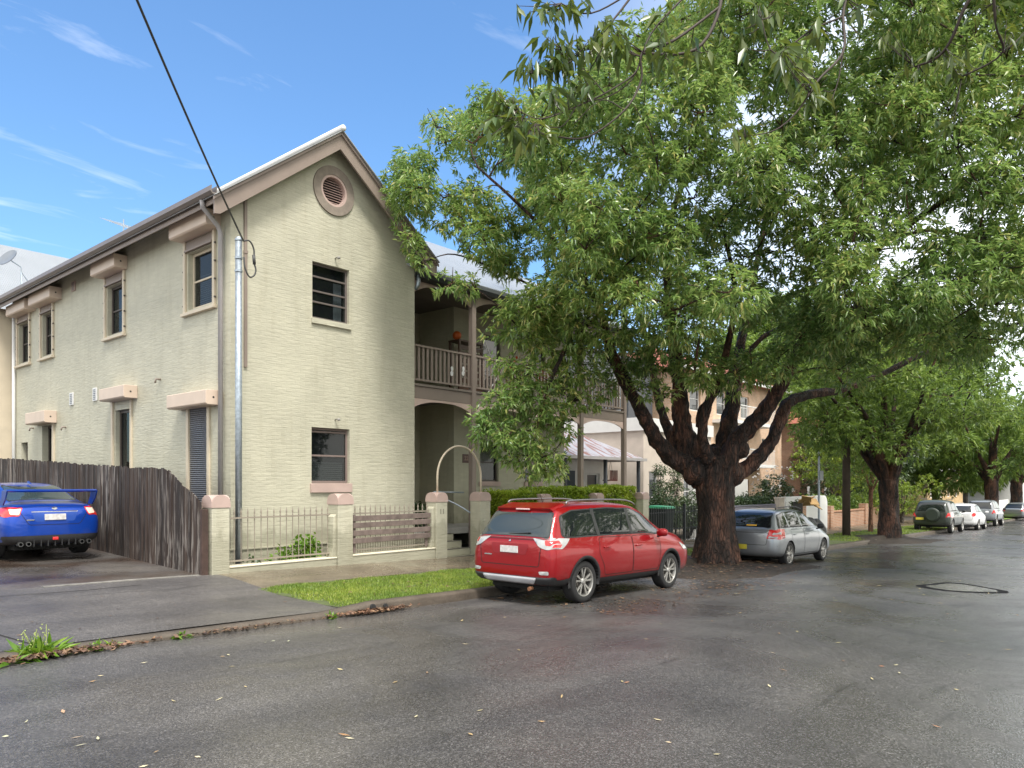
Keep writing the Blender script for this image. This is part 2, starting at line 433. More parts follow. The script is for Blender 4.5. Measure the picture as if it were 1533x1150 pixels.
m_leaf_dry = leafmat('fallen_leaf', [(.04,.022,.015),(.09,.045,.028),(.16,.085,.055),(.26,.17,.11)], .05, .6, (.3,.2,.1))
m_bark = bark('street_tree_bark', (.006,.005,.004), (.032,.017,.012), (.15,.066,.040))
m_bark_grey = bark('small_tree_bark', (.04,.03,.025), (.09,.07,.055), (.17,.14,.11))
m_bark_red = bark('salmon_bark', (.10,.045,.025), (.22,.10,.05), (.34,.17,.10))
m_twig = M('twig', (.045,.032,.025), .7)
# ------------------------------------------------------------------ the cream house
HX, HY = 7.66, 14.0
FR = lambda u, v, d: (u, HY - d, v)             # street front: u = x, v = z, d = out towards the street
SD = lambda u, v, d: (HX - d, u, v)             # drive side:   u = y, v = z, d = out towards the drive
def fbox(mb, fn, u0, u1, v0, v1, d0, d1):
    return mb.hexa([fn(u0,v0,d0), fn(u1,v0,d0), fn(u1,v0,d1), fn(u0,v0,d1), fn(u0,v1,d0), fn(u1,v1,d0), fn(u1,v1,d1), fn(u0,v1,d1)])
def rect(u0, u1, v0, v1): return [(u0,v0),(u1,v0),(u1,v1),(u0,v1)]
house = thing('brick_house', (7.66, 14.0, -.15), 'two storey cream painted brick house with a steep front gable, round vent and brown balcony', 'house')
RZ0, RSL, RIDX = 9.40, .767, 10.08              # underside of roof at the ridge, slope, ridge x
rz = lambda x: RZ0 - RSL * abs(x - RIDX)
vc = (10.13, 8.21); vr = .36
vent = [(vc[0] + vr * math.cos(a * math.pi / 16), vc[1] + vr * math.sin(a * math.pi / 16)) for a in range(32)]
mb = MB()
XR = 12.55
mb.poly(FR, [(HX, -.4), (XR, -.4), (XR, rz(XR)), (RIDX, rz(RIDX)), (HX, rz(HX))],
        [rect(9.57, 10.56, 5.27, 6.52), rect(9.55, 10.57, 1.64, 2.88), vent], 0, -.24)
mb.build('front_wall', m_wall, house)
SW = [  # openings in the side wall: y0,y1,z0,z1
    (14.72, 15.78, 5.36, 6.58), (19.12, 20.06, 5.36, 6.58), (23.95, 24.77, 5.36, 6.58), (25.92, 26.86, 5.36, 6.58),
    (14.9, 15.7, 1.2, 3.25), (18.71, 19.57, 1.0, 3.45), (23.87, 24.8, .6, 3.33), (26.05, 26.64, 2.0, 2.9)]
mb = MB(); mb.poly(SD, [(HY + .25, -.4), (27.3, -.4), (27.3, rz(HX)), (HY + .25, rz(HX))], [rect(*w) for w in SW], 0, -.24)
mb.build('side_wall', m_wall, house)
mb = MB(); mb.box(XR - .24, XR, HY + .25, 17.2, -.4, 7.4); mb.box(HX, XR, 27.31, 27.5, -.4, 7.4)
mb.split('rear_wall', m_wall2, house)
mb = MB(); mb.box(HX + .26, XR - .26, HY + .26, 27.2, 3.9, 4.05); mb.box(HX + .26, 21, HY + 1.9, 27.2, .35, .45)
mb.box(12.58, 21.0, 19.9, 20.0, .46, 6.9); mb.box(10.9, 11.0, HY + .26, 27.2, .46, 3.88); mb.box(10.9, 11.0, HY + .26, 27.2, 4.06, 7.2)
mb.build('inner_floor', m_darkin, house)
# plinth ledge
mb = MB(); fbox(mb, FR, HX - .03, XR, -.3, .30, .0015, .035); fbox(mb, FR, HX - .04, XR, .3, .335, .0015, .06); mb.build('plinth', m_wall, house, bevel=.006)
# round vent
def ring(cx, cz, r0, r1, d0, d1, n=40, fn=FR):
    o_ = [(cx + r1 * math.cos(2*math.pi*a/n), cz + r1 * math.sin(2*math.pi*a/n)) for a in range(n)]
    i_ = [(cx + r0 * math.cos(2*math.pi*a/n), cz + r0 * math.sin(2*math.pi*a/n)) for a in range(n)]
    return MB().poly(fn, o_, [i_], d0, d1)
rv = ring(vc[0], vc[1], .355, .545, .002, .035).build('round_vent', m_taupe2 if 'm_taupe2' in globals() else M('vent_render', (.24,.20,.165), .7, var=.15, vs=9, bs=40), house, bevel=.006)
ring(vc[0], vc[1], .30, .354, -.2, .02).build('vent_frame', m_pink, rv)
mb = MB()
for i in range(11):
    z = vc[1] - .285 + i * .057; hw = math.sqrt(max(.0, .3**2 - (z - vc[1])**2))
    if hw > .05: mb.hexa([FR(vc[0]-hw, z-.02, -.06), FR(vc[0]+hw, z-.02, -.06), FR(vc[0]+hw, z-.012, -.058), FR(vc[0]-hw, z-.012, -.058),
                          FR(vc[0]-hw, z+.022, -.13), FR(vc[0]+hw, z+.022, -.13), FR(vc[0]+hw, z+.030, -.125), FR(vc[0]-hw, z+.030, -.125)])
mb.build('louvre', M('vent_louvre', (.42,.30,.27), .6), rv)
mb = MB(); fbox(mb, FR, vc[0]-.36, vc[0]+.36, vc[1]-.36, vc[1]+.36, -.22, -.2); mb.build('vent_backing', m_darkin, rv)

def win(fn, u0, u1, v0, v1, parent=house, rec=.09, bars=(), fw=.05, fm=None, gm=None, sill=None, sm=None, curtain=None, vert=(), label=None):
    fm = fm or m_frame; mb = MB()
    fbox(mb, fn, u0 + .001, u0 + fw, v0 + .001, v1 - .001, -rec - .06, -rec); fbox(mb, fn, u1 - fw, u1 - .001, v0 + .001, v1 - .001, -rec - .06, -rec)
    fbox(mb, fn, u0 + fw, u1 - fw, v1 - fw, v1 - .001, -rec - .06, -rec - .001); fbox(mb, fn, u0 + fw, u1 - fw, v0 + .001, v0 + fw * 1.2, -rec - .06, -rec - .001)
    for q in bars: fbox(mb, fn, u0 + fw, u1 - fw, q - .02, q + .02, -rec - .045, -rec - .006)
    for q in vert: fbox(mb, fn, q - .02, q + .02, v0 + fw, v1 - fw, -rec - .045, -rec - .008)
    w = mb.build('window', fm, parent, bevel=.004)
    mb = MB(); fbox(mb, fn, u0 + fw * .5, u1 - fw * .5, v0 + fw * .5, v1 - fw * .5, -rec - .034, -rec - .026); mb.build('pane', gm or m_winglass, w)
    if sill:
        mb = MB(); fbox(mb, fn, u0 - sill[0], u1 + sill[0], v0 - sill[1], v0 + .003, -.05, sill[2]); mb.build('sill', sm or m_wall, w, bevel=.006)
    if curtain:
        for (kind, a, b_, c_, d_) in curtain:
            mb = MB()
            if kind == 'curtain':
                n = 26; V = []; F = []
                for i in range(n + 1):
                    u = a + (b_ - a) * i / n; dd = -rec - .12 + .022 * math.sin(i * 1.9)
                    V += [fn(u, c_, dd), fn(u, d_, dd)]
                for i in range(n): F.append((2*i, 2*i+2, 2*i+3, 2*i+1))
                mb.add(V, F); mb.build('curtain', m_curtain, w, smooth=True)
            elif kind == 'blind':
                z = c_
                while z < d_:
                    mb.hexa([fn(a, z, -rec-.10), fn(b_, z, -rec-.10), fn(b_, z+.004, -rec-.10), fn(a, z+.004, -rec-.10),
                             fn(a, z+.03, -rec-.13), fn(b_, z+.03, -rec-.13), fn(b_, z+.034, -rec-.13), fn(a, z+.034, -rec-.13)]); z += .045
                mb.build('blind', m_blind, w)
    return w
win(FR, 9.57, 10.56, 5.27, 6.52, rec=.08, bars=(5.66, 5.90, 6.22), sill=(.03, .115, .05), fm=M('brown_sash', (.13,.11,.10), .5), curtain=[('curtain', 10.26, 10.48, 5.3, 6.2)])
win(FR, 9.55, 10.57, 1.64, 2.88, rec=.08, bars=(2.26, 2.79), sill=(.04, .20, .055), sm=m_pink, fm=M('mauve_brown_sash', (.19,.145,.13), .5), curtain=[('blind', 9.62, 10.5, 1.68, 2.1)])
# little hook-shaped light fittings over the two front windows
for z in (6.70, 3.07):
    t = MB(); t.tube([FR(10.17, z, 0), FR(10.17, z + .02, .07), FR(10.17, z - .005, .11)], .014, 8); t.lathe([(.0,0),(.03,.0),(.034,-.05),(.0,-.055)], FR(10.19, z + .03, .11), 'z', 12)
    t.build('wall_spotlight', M('fitting_grey', (.25,.24,.22), .4), house, smooth=True)
# side windows with their roller shutter boxes and guide rails
def shutter_box(y0, y1, z0, z1, d=.32, slats=False):
    mb = MB(); mb.poly(lambda u, v, dd: (HX - u, dd, v), [(.001, z0), (d * .90, z0), (d, z0 + .03), (d, z1 - .01), (d - .02, z1), (.001, z1)], [], y0, y1)
    b = mb.build('shutter_box', m_box, house, bevel=.008)
    m2 = MB(); m2.lathe([(.0, y0 - .002), (.022, y0 - .002), (.022, y0 + .01), (0, y0 + .01)], (HX - d * .5, 0, (z0+z1)/2), 'y', 12)
    m2.build('end_plug', m_darkin, b)
    return b
for i, (y0, y1, z0, z1) in enumerate(SW[:4]):
    cur = [('blind', y0 + .06, y1 - .06, z0 + .05, z0 + (.75 if i == 0 else .5))] if i < 2 else None
    w = win(SD, y0, y1, z0, z1, rec=.10, bars=((z0+z1)/2,), fm=m_creamtrim if i == 0 else m_frame, curtain=cur, fw=.06)
    mb = MB()
    fbox(mb, SD, y0 - .15, y0 - .06, z0 - .06, z1 + .28, .0015, .05); fbox(mb, SD, y1 + .06, y1 + .15, z0 - .06, z1 + .28, .0015, .05)
    mb.split('guide_rail', m_creamtrim, w, bevel=.004)
    mb = MB(); fbox(mb, SD, y0 - .19, y1 + .19, z0 - .13, z0 - .065, .0015, .09); mb.build('sill', m_creamtrim, w, bevel=.006)
    mb = MB(); fbox(mb, SD, y0 - .055, y1 + .055, z1 + .015, z1 + .06, .0015, .07); fbox(mb, SD, y0 - .055, y1 + .055, z1 + .065, z1 + .24, .0015, .025); mb.build('head_panel', m_taupe, w, bevel=.004)
    mb = MB()
    for k in range(4):
        for yy in (y0 - .155, y1 + .155): mb.lathe([(.02, -.0), (.02, .03), (0, .03)], SD(yy - .0, z0 + .1 + k * .37, .05)[:3], 'x', 8)
    mb.split('rail_bolt', m_frame, w)
shutter_box(14.38, 16.0, 6.84, 7.16); shutter_box(18.86, 20.3, 6.83, 7.15); shutter_box(23.2, 24.95, 6.80, 7.12); shutter_box(25.3, 27.0, 6.80, 7.12)
# ground floor, drive side
shutter_box(14.38, 16.1, 3.23, 3.53); shutter_box(18.3, 19.75, 3.66, 3.96); shutter_box(23.6, 25.2, 3.36, 3.70)
y0, y1, z0, z1 = SW[4]
mb = MB(); z = z0
while z < z1 - .01:
    mb.poly(lambda u, v, dd: (HX - u, dd, v), [(-.03, z), (.004, z + .006), (.010, z + .02), (.004, z + .034), (-.03, z + .04)], [], y0 + .002, y1 - .002); z += .042
rs = mb.build('roller_shutter', m_shutter, house)
mb = MB(); fbox(mb, SD, y0 - .10, y0 - .004, z0 - .05, z1, .0015, .045); fbox(mb, SD, y1 + .004, y1 + .10, z0 - .05, z1, .0015, .045); fbox(mb, SD, y0 - .16, y1 + .16, z0 - .12, z0 - .055, .0015, .09); mb.split('guide_rail', m_white2 if 'm_white2' in globals() else m_creamtrim, rs, bevel=.004)
w = win(SD, *SW[5], rec=.10, bars=(1.9,), fw=.07, fm=m_frame)
mb = MB(); fbox(mb, SD, 18.56, 18.64, .9, 3.66, .0015, .05); fbox(mb, SD, 19.64, 19.74, .9, 3.66, .0015, .05); mb.split('guide_rail', m_creamtrim, w, bevel=.004)
w = win(SD, *SW[6], rec=.16, bars=(2.1,), fw=.07, fm=m_frame)
mb = MB(); fbox(mb, SD, 23.74, 23.86, .5, 3.36, .0015, .05); mb.split('guide_rail', m_creamtrim, w)
win(SD, *SW[7], rec=.14, fw=.05)
# small vents in the side wall
for (y, z, wd, hh, mt) in ((22.3, 7.0, .26, .26, m_pink), (22.44, 3.95, .26, .34, m_white), (20.82, 3.95, .26, .34, m_white)):
    mb = MB(); fbox(mb, SD, y - wd/2, y + wd/2, z - hh/2, z + hh/2, .0015, .03); v = mb.build('wall_vent', mt, house, bevel=.004)
    mb = MB()
    for k in range(6): fbox(mb, SD, y - wd*.28, y + wd*.28, z - hh*.4 + k*hh*.14, z - hh*.4 + k*hh*.14 + hh*.07, .031, .036)
    mb.split('vent_slot', m_shutter, v)
for (y, z) in ((17.1, 4.0), (22.9, 3.2), (25.5, 3.3)):
    MB().tube([SD(y, z, 0), SD(y, z, .1), SD(y, z - .09, .12)], .022, 8).build('overflow_pipe', m_taupe, house, smooth=True)
# roof over the gable wing
mb = MB(); YF, YB = 13.58, 31.5
for sx, xe in ((-1, 7.12), (1, 13.02)):
    a = rz(xe) + .02; t = RZ0 + .02; n = .022
    mb.hexa([(xe, YF, a), (RIDX, YF, t), (RIDX, YB, t), (xe, YB, a), (xe, YF, a + n), (RIDX, YF, t + n), (RIDX, YB, t + n), (xe, YB, a + n)])
mb.build('roof', M('roof_edge_metal', (.36,.37,.38), .4, metal=.3), house)
mb = MB()
mb.tube([(RIDX, YF - .02, RZ0 + .08), (RIDX, YB, RZ0 + .08)], .07, 8); mb.build('ridge_cap', m_white, house, smooth=True)
# barge boards with notched feet
mb = MB()
for sx in (-1, 1):
    xe = RIDX + sx * 2.93
    P = [(RIDX, RZ0 + .0), (xe, rz(xe) + .0), (xe, rz(xe) - .33), (xe - sx*.12, rz(xe) - .33 + .02), (RIDX, RZ0 - .36)]
    mb.poly(lambda u, v, d: (u, 13.67 - d, v), P, [], .0 + (.0 if sx < 0 else .0), -.045)
mb.split('barge_board', m_taupe, house, bevel=.004)
mb = MB()
for sx in (-1, 1):
    xe = RIDX + sx * 2.96
    mb.poly(lambda u, v, d: (u, 13.63 - d, v), [(RIDX, RZ0 + .01), (xe, rz(xe) + .01), (xe, rz(xe) - .05), (RIDX, RZ0 - .05)], [], 0, -.035)
mb.split('barge_cover', M('barge_trim', (.30,.24,.21), .5), house)
# eaves soffit (boards under the overhang)
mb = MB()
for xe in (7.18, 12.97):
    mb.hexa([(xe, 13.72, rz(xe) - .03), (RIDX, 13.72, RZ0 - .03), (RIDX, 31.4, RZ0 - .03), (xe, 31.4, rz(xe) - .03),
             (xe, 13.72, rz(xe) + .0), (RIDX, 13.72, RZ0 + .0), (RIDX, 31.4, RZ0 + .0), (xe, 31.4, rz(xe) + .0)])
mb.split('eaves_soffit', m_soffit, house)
mb = MB(); mb.poly(lambda u, v, d: (u, d, v), [(7.06,7.33),(7.04,7.22),(7.09,7.17),(7.18,7.17),(7.18,7.33),(7.165,7.33),(7.165,7.2),(7.09,7.2),(7.065,7.24),(7.075,7.33)], [], 13.62, 31)
gt = mb.build('gutter', m_gutter, house)
mb = MB(); mb.box(7.185, 7.205, 13.72, 31, 7.05, 7.28); mb.build('fascia', m_taupe, house)
MB().tube([(7.12, 14.1, 7.17), (7.14, 14.12, 7.05), (7.52, 14.24, 6.80), (7.585, 14.26, 6.68), (7.585, 14.26, .2)], .047, 12).build('downpipe', m_downpipe, house, smooth=True)
MB().tube([(7.60, 27.15, 7.1), (7.60, 27.15, .2)], .05, 10).build('downpipe', m_white, house, smooth=True)
mb = MB(); mb.box(7.94, 8.0, 13.955, 13.999, 4.0, 7.72); mb.box(7.93, 8.01, 13.945, 13.9985, 6.3, 6.36); mb.build('cable_conduit', m_taupe, house)

# lower rear wing, seen at the very left
rw_ = MB(); rw_.box(7.25, 9.5, 27.55, 31.3, -.3, 7.15); rw_.build('rear_wing_wall', m_creamtrim, house)
mb = MB(); mb.box(7.2, 7.249, 27.75, 29.2, 4.9, 6.6); mb.box(7.2, 7.249, 27.75, 29.2, .4, 3.6); rwp = mb.split('rear_wing_window', m_frame, house)[0]
mb = MB(); mb.box(7.192, 7.199, 27.85, 29.1, 5.0, 6.5); mb.box(7.192, 7.199, 27.85, 29.1, .5, 3.5); mb.build('pane', glass('rear_glass'), rwp)
mb = MB(); mb.box(7.0, 7.248, 27.6, 29.6, 6.75, 7.05); mb.box(7.12, 7.248, 27.56, 31, 3.9, 4.25); mb.build('shutter_box', m_box, house, bevel=.01)

# ---- main block behind the balcony
X1, XE, Y1, YBk = 15.62, 21.05, 15.7, 17.2
B1 = lambda u, v, d: (u, Y1 - d, v); B2 = lambda u, v, d: (u, YBk - d, v)
mb = MB()
mb.poly(B1, [(X1, -.4), (XE, -.4), (XE, 7.1), (X1, 7.1)], [rect(16.75, 17.6, 1.7, 2.86), rect(18.9, 19.75, 1.7, 2.86), rect(16.85, 17.7, 4.2, 6.25), rect(19.2, 20.0, 4.9, 6.25)], 0, -.24)
mb.poly(B2, [(XR - .2, -.4), (X1 + .24, -.4), (X1 + .24, 7.1), (XR - .2, 7.1)], [rect(15.0 - .6, 15.35, 1.95, 2.95), rect(14.4, 15.2, 4.2, 6.4)], 0, -.24)
mb.box(X1, X1 + .24, Y1 + .25, YBk - .01, -.4, 7.1); mb.box(XE - .24, XE, Y1 + .25, 26, -.4, 7.1)
mb.build('balcony_wall', m_wall2, house)
win(B1, 16.75, 17.6, 1.7, 2.86, rec=.08, bars=(2.3,), sill=(.05, .14, .05), sm=m_pink); win(B1, 18.9, 19.75, 1.7, 2.86, rec=.08, bars=(2.3,), sill=(.05, .14, .05), sm=m_pink)
win(B1, 19.2, 20.0, 4.9, 6.25, rec=.08, bars=(5.6,), sill=(.05, .14, .05))
win(B2, 14.4, 15.35, 1.95, 2.95, rec=.08, sill=(.05, .16, .05), sm=m_pink)
for fn, a, b_ in ((B1, 16.85, 17.7), (B2, 14.4, 15.2)):
    mb = MB(); fbox(mb, fn, a + .001, b_ - .001, 4.2, 6.3, -.14, -.08); d = mb.build('balcony_door', m_frame, house)
    mb = MB(); fbox(mb, fn, a + .12, b_ - .12, 5.0, 6.1, -.079, -.075); mb.build('pane', glass('door_glass'), d)
    MB().tube([fn(a + .1, 5.1, -.08), fn(a + .1, 5.1, -.03), fn(a + .2, 5.1, -.03)], .012, 6).build('handle', m_galv, d)
# entry plaque with house number blocks
mb = MB(); fbox(mb, B1, 15.98, 16.27, 2.26, 2.52, .001, .02); pq = mb.build('number_plaque', M('plaque_brown', (.10,.045,.035), .4), house, bevel=.004)
def text_mesh(body, size, fn, u, v, d, name, mat, parent, thick=.004, bold=.0):
    cu = bpy.data.curves.new(name, 'FONT'); cu.body = body; cu.size = size; cu.extrude = 0; cu.offset = bold; cu.align_x = 'CENTER'; cu.align_y = 'CENTER'
    to = bpy.data.objects.new(name + '_tmp', cu); col.objects.link(to)
    dg = bpy.context.evaluated_depsgraph_get(); me = bpy.data.meshes.new_from_object(to.evaluated_get(dg))
    col.objects.unlink(to); bpy.data.objects.remove(to)
    off = wloc(parent)
    for vtx in me.vertices: vtx.co = Vector(fn(u + vtx.co.x, v + vtx.co.y, d)) - off
    me.materials.clear(); me.materials.append(mat); o = bpy.data.objects.new(name, me); col.objects.link(o); o.parent = parent
    return o
text_mesh('22', .17, B1, 16.125, 2.39, .0235, 'number', M('number_dark', (.30,.2,.15), .5), pq, bold=.004)
# ---- verandah: posts, beams, valances, railings, deck, roof
VY = 14.12; PXs = [14.76, 17.3, 19.82, 22.42]
mb = MB()
for x in PXs:
    p = MB(); p.box(x - .075, x + .075, VY - .075, VY + .075, -.5 if x < 15 else -.6, 6.95); p.build('verandah_post', m_taupe, house, bevel=.008)
mb = MB(); mb.box(XR + .02, 22.5, VY - .06, Y1 + .4, 4.10, 4.16); mb.box(XR + .02, X1 - .01, Y1 + .41, YBk - .005, 4.10, 4.16); mb.box(XE + .01, 22.5, Y1 + .41, 24, 4.10, 4.16)
mb.build('balcony_deck', m_deck, house)
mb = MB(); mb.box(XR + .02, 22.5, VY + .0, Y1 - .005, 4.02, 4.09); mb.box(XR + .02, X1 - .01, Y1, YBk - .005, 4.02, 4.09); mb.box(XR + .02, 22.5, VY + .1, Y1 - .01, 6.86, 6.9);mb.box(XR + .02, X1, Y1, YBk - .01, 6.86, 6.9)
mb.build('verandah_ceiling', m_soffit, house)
def arch_profile(a, b_, ztop, zs, zc, n=16):
    P = [(a, ztop), (b_, ztop), (b_, zs)]
    for i in range(1, n):
        t = i / n; x = b_ + (a - b_) * t; w_ = abs(2 * t - 1)
        # a flat spandrel by each post, then a shallow arch
        s_ = 1 - (w_ ** 2.6)
        P.append((x, zs + (zc - zs) * s_))
    P.append((a, zs)); return P
xs = [XR + .03] + PXs
for a, b_ in zip(xs[:-1], xs[1:]):
    e0 = .0 if a == xs[0] else .076; a_, c_ = a + e0, b_ - .076
    mb = MB(); mb.box(a_, c_, VY - .03, VY + .03, 3.80, 4.09); mb.build('floor_beam', m_taupe, house)
    vb = M('valance_pink', (.60,.46,.40), .55, var=.06) if a == xs[0] else vb
    MB().poly(lambda u, v, d: (u, VY - d, v), arch_profile(a_, c_, 3.797, 3.54, 3.74), [], .02, -.02).build('valance', vb, house)
    MB().poly(lambda u, v, d: (u, VY - d, v), arch_profile(a_, c_, 6.84, 6.42, 6.70), [], .02, -.02).build('valance', vb, house)
    mb = MB(); mb.box(a_, c_, VY - .035, VY + .035, 5.10, 5.15); mb.box(a_, c_, VY - .025, VY + .025, 4.24, 4.29)
    n = int((c_ - a_) / .148); st = (c_ - a_) / n
    for i in range(n): x = a_ + (i + .5) * st; mb.box(x - .033, x + .033, VY - .012, VY + .012, 4.2901, 5.0999)
    mb.build('railing', m_taupe, house)
# railing along the far end of the balcony
mb = MB(); mb.box(22.38, 22.44, VY + .08, 20, 5.10, 5.15); mb.box(22.38, 22.44, VY + .08, 20, 4.24, 4.29)
y = VY + .2
while y < 20: mb.box(22.395, 22.42, y - .033, y + .033, 4.2901, 5.0999); y += .15
mb.build('railing', m_taupe, house)
mb = MB(); mb.poly(lambda u, v, d: (d, u, v), [(13.84,6.99),(13.81,6.88),(13.86,6.78),(14.04,6.73),(14.04,6.90),(13.9,6.97)], [], 12.62, 22.7); mb.build('gutter', m_dgutter, house)
MB().tube([(12.66, 13.95, 6.84), (12.64, 13.97, 6.6), (12.62, 14.05, 6.5)], .05, 8).build('gutter_outlet', m_galv, house, smooth=True)
mb = MB(); yr = 18.6; zr_ = 6.98 + (yr - 13.9) * math.tan(R(30.5))
mb.hexa([(12.3, 13.9, 6.98), (22.75, 13.9, 6.98), (20.6, yr, zr_), (12.3, yr, zr_), (12.3, 13.9, 7.03), (22.75, 13.9, 7.03), (20.6, yr, zr_+.05), (12.3, yr, zr_+.05)])
mb.hexa([(12.3, yr, zr_), (20.6, yr, zr_), (22.75, 25, 6.98), (12.3, 25, 6.98), (12.3, yr, zr_+.05), (20.6, yr, zr_+.05), (22.75, 25, 7.03), (12.3, 25, 7.03)])
mb.hexa([(22.75, 13.9, 6.98), (22.75, 25, 6.98), (20.62, yr, zr_), (20.6, yr, zr_), (22.75, 13.9, 7.03), (22.75, 25, 7.03), (20.62, yr, zr_+.05), (20.6, yr, zr_+.05)])
mb.build('roof', m_roofw, house)
mb = MB(); mb.box(XR + .01, 21.5, 14.2, Y1 - .005, .3, .46); mb.box(XR + .01, X1 - .01, Y1 - .004, YBk - .005, .3, .46); mb.build('verandah_floor', m_concrete, house)
# satellite dish and aerial on the roof are things of their own
b0 = Vector((7.9, 27.5, rz(7.9) + .08))
sd = thing('satellite_dish', b0, 'grey satellite dish on a bracket at the left end of the gutter', 'satellite dish')
dc = b0 + Vector((-.35, 0, .95)); ax = Vector((-.75, -.35, .55)).normalized(); mb = MB()
q = ax.to_track_quat('Z', 'Y').to_matrix(); V = []; F = []
for i in range(6):
    for k in range(24):
        r_ = .31 * i / 5; V.append(tuple(dc + q @ Vector((r_*math.cos(k*math.pi/12), r_*1.1*math.sin(k*math.pi/12), .55 * r_ * r_))))
for i in range(5):
    for k in range(24): F.append((i*24+k, i*24+(k+1)%24, (i+1)*24+(k+1)%24, (i+1)*24+k))
V2 = [tuple(Vector(p) - ax * .012) for p in V]; n = len(V)
mb.add(V, F); mb.add(V2, [f[::-1] for f in F]); mb.build('reflector', M('dish_grey', (.16,.18,.21), .4), sd, smooth=True, recalc=False)
mb = MB(); mb.tube([b0, b0 + Vector((0,0,.75)), dc - ax*.03], .022, 8); mb.tube([b0 + Vector((.35,.2,.25)), b0 + Vector((0,0,.6))], .014, 6); mb.tube([b0 + Vector((-.1,-.45,-.05)), b0 + Vector((0,0,.6))], .014, 6)
mb.build('mast', m_galv, sd)
MB().tube([dc - q @ Vector((0,.42,-.1)), dc + ax * .45], .012, 6).lathe([(0,-.04),(.035,-.04),(.035,.05),(0,.05)], dc + ax * .45, 'z', 10).build('feed_arm', m_galv, sd)
a0 = PX(185, 338, RIDX); base = Vector((RIDX, a0.y, RZ0 + .1))
an = thing('television_aerial', base, 'thin rooftop television aerial behind the ridge on the left', 'aerial')
mb = MB(); mb.tube([base, (RIDX, a0.y, a0.z + .2)], .02, 6); mb.build('mast', m_galv, an)
p0, p1 = PX(165, 330, RIDX), PX(207, 346, RIDX); mb = MB(); mb.tube([p0, p1], .02, 6)
for i in range(9):
    p = p0.lerp(p1, (i + .3) / 9.2); mb.tube([p + Vector((-.35, 0, .0)), p + Vector((.35, 0, .0))], .007, 5)
mb.build('element', m_galv, an)
# things kept on the balcony
rk = thing('drying_rack', (17.0, 14.75, 4.16), 'folded white drying rack leaning on the balcony behind the railing', 'drying rack')
mb = MB()
for dy in (0, .5):
    mb.tube([(15.75, 14.6 + dy, 5.75), (16.75, 14.6 + dy, 4.18)], .016, 6); mb.tube([(15.85, 14.6 + dy, 4.18), (16.7, 14.6 + dy, 5.2)], .016, 6)
for k in range(8): mb.tube([(15.75 + k*.13, 14.6, 5.75 - k*.2), (15.75 + k*.13, 15.1, 5.75 - k*.2)], .008, 5)
mb.build('frame', m_white, rk)
ch = thing('balcony_cabinet', (14.7, 16.2, 4.16), 'dark wooden slatted cabinet against the balcony wall', 'cabinet')
mb = MB(); x0, x1, yy0, yy1 = 15.2, 16.2, 15.05, 15.5
mb.box(x0, x1, yy0, yy1, 5.72, 5.77)
for xx in (x0+.04, x1-.04):
    for q_ in (yy0+.04, yy1-.04): mb.box(xx-.03, xx+.03, q_-.03, q_+.03, 4.16, 5.719)
for k in range(7): mb.box(x0+.071, x1-.071, yy0+.02, yy0+.045, 4.35+k*.19, 4.48+k*.19)
mb.build('frame', M('dark_wood', (.10,.055,.035), .5), ch)
def pot_plant(nm, loc, s, leafc, label, n=260, pot=(.35,.16,.10), flower=None):
    t = thing(nm, loc, label, 'potted plant')
    MB().lathe([(0, 0), (.11*s, 0), (.15*s, .26*s), (.165*s, .26*s), (.165*s, .3*s), (0, .28*s)], loc, 'z', 16).build('pot', M('pot_clay', pot, .6), t, smooth=False)
    V, F = leaves_at([(Vector(loc) + Vector((random.gauss(0,.1*s), random.gauss(0,.1*s), .35*s + abs(random.gauss(0,.14*s)))), 1) for _ in range(n)], 1, .10*s, .045*s, .6)
    np_mesh('foliage', V, F, leafc, t); return t

for i, (px, lab) in enumerate(((676, 'left one of two small white ornaments hanging on the balcony railing'), (693, 'right one of two small white ornaments beside the first balcony post'))):
    q = PY(px, 556, 14.08); t = thing('railing_ornament', (q.x, 14.07, q.z), lab, 'ornament')
    mb = MB(); mb.poly(lambda u, v, d: (q.x + u, d, q.z + v), [(-.05,-.10),(-.01,-.13),(.03,-.11),(.05,-.02),(.02,.0),(.05,.05),(.035,.12),(-.01,.13),(-.045,.09),(-.02,.01),(-.055,-.04)], [], 14.06, 14.072); mb.build('ornament_plate', m_white, t)
    MB().tube([(q.x, 14.066, q.z + .12), (q.x, 14.07, 5.10)], .003, 5).build('string', m_iron, t)
m_redflower = leafmat('red_flower', [(.45,.03,.02),(.60,.06,.03),(.10,.16,.04),(.55,.10,.03)], .2)
pot_plant('balcony_planter', (17.0, 14.45, 4.17), 1.6, m_redflower, 'red flowering pot plant standing on the balcony floor behind the railing')
pot_plant('balcony_planter', (18.4, 14.5, 4.17), 1.5, m_redflower, 'second red flowering pot plant farther along the balcony')
q = PY(683, 516, 15.0); t = thing('orange_ball', (15.25, 15.25, 5.78), 'bright orange ball sitting on the dark balcony cabinet', 'ball')
MB().lathe([(.0,-.13)] + [(.13*math.sin(math.pi*i/12), -.13*math.cos(math.pi*i/12)) for i in range(1, 12)] + [(0,.13)], (15.3, 15.25, 5.90), 'z', 20).build('ball_shell', M('orange_rubber', (.62,.12,.02), .4), t, smooth=True)
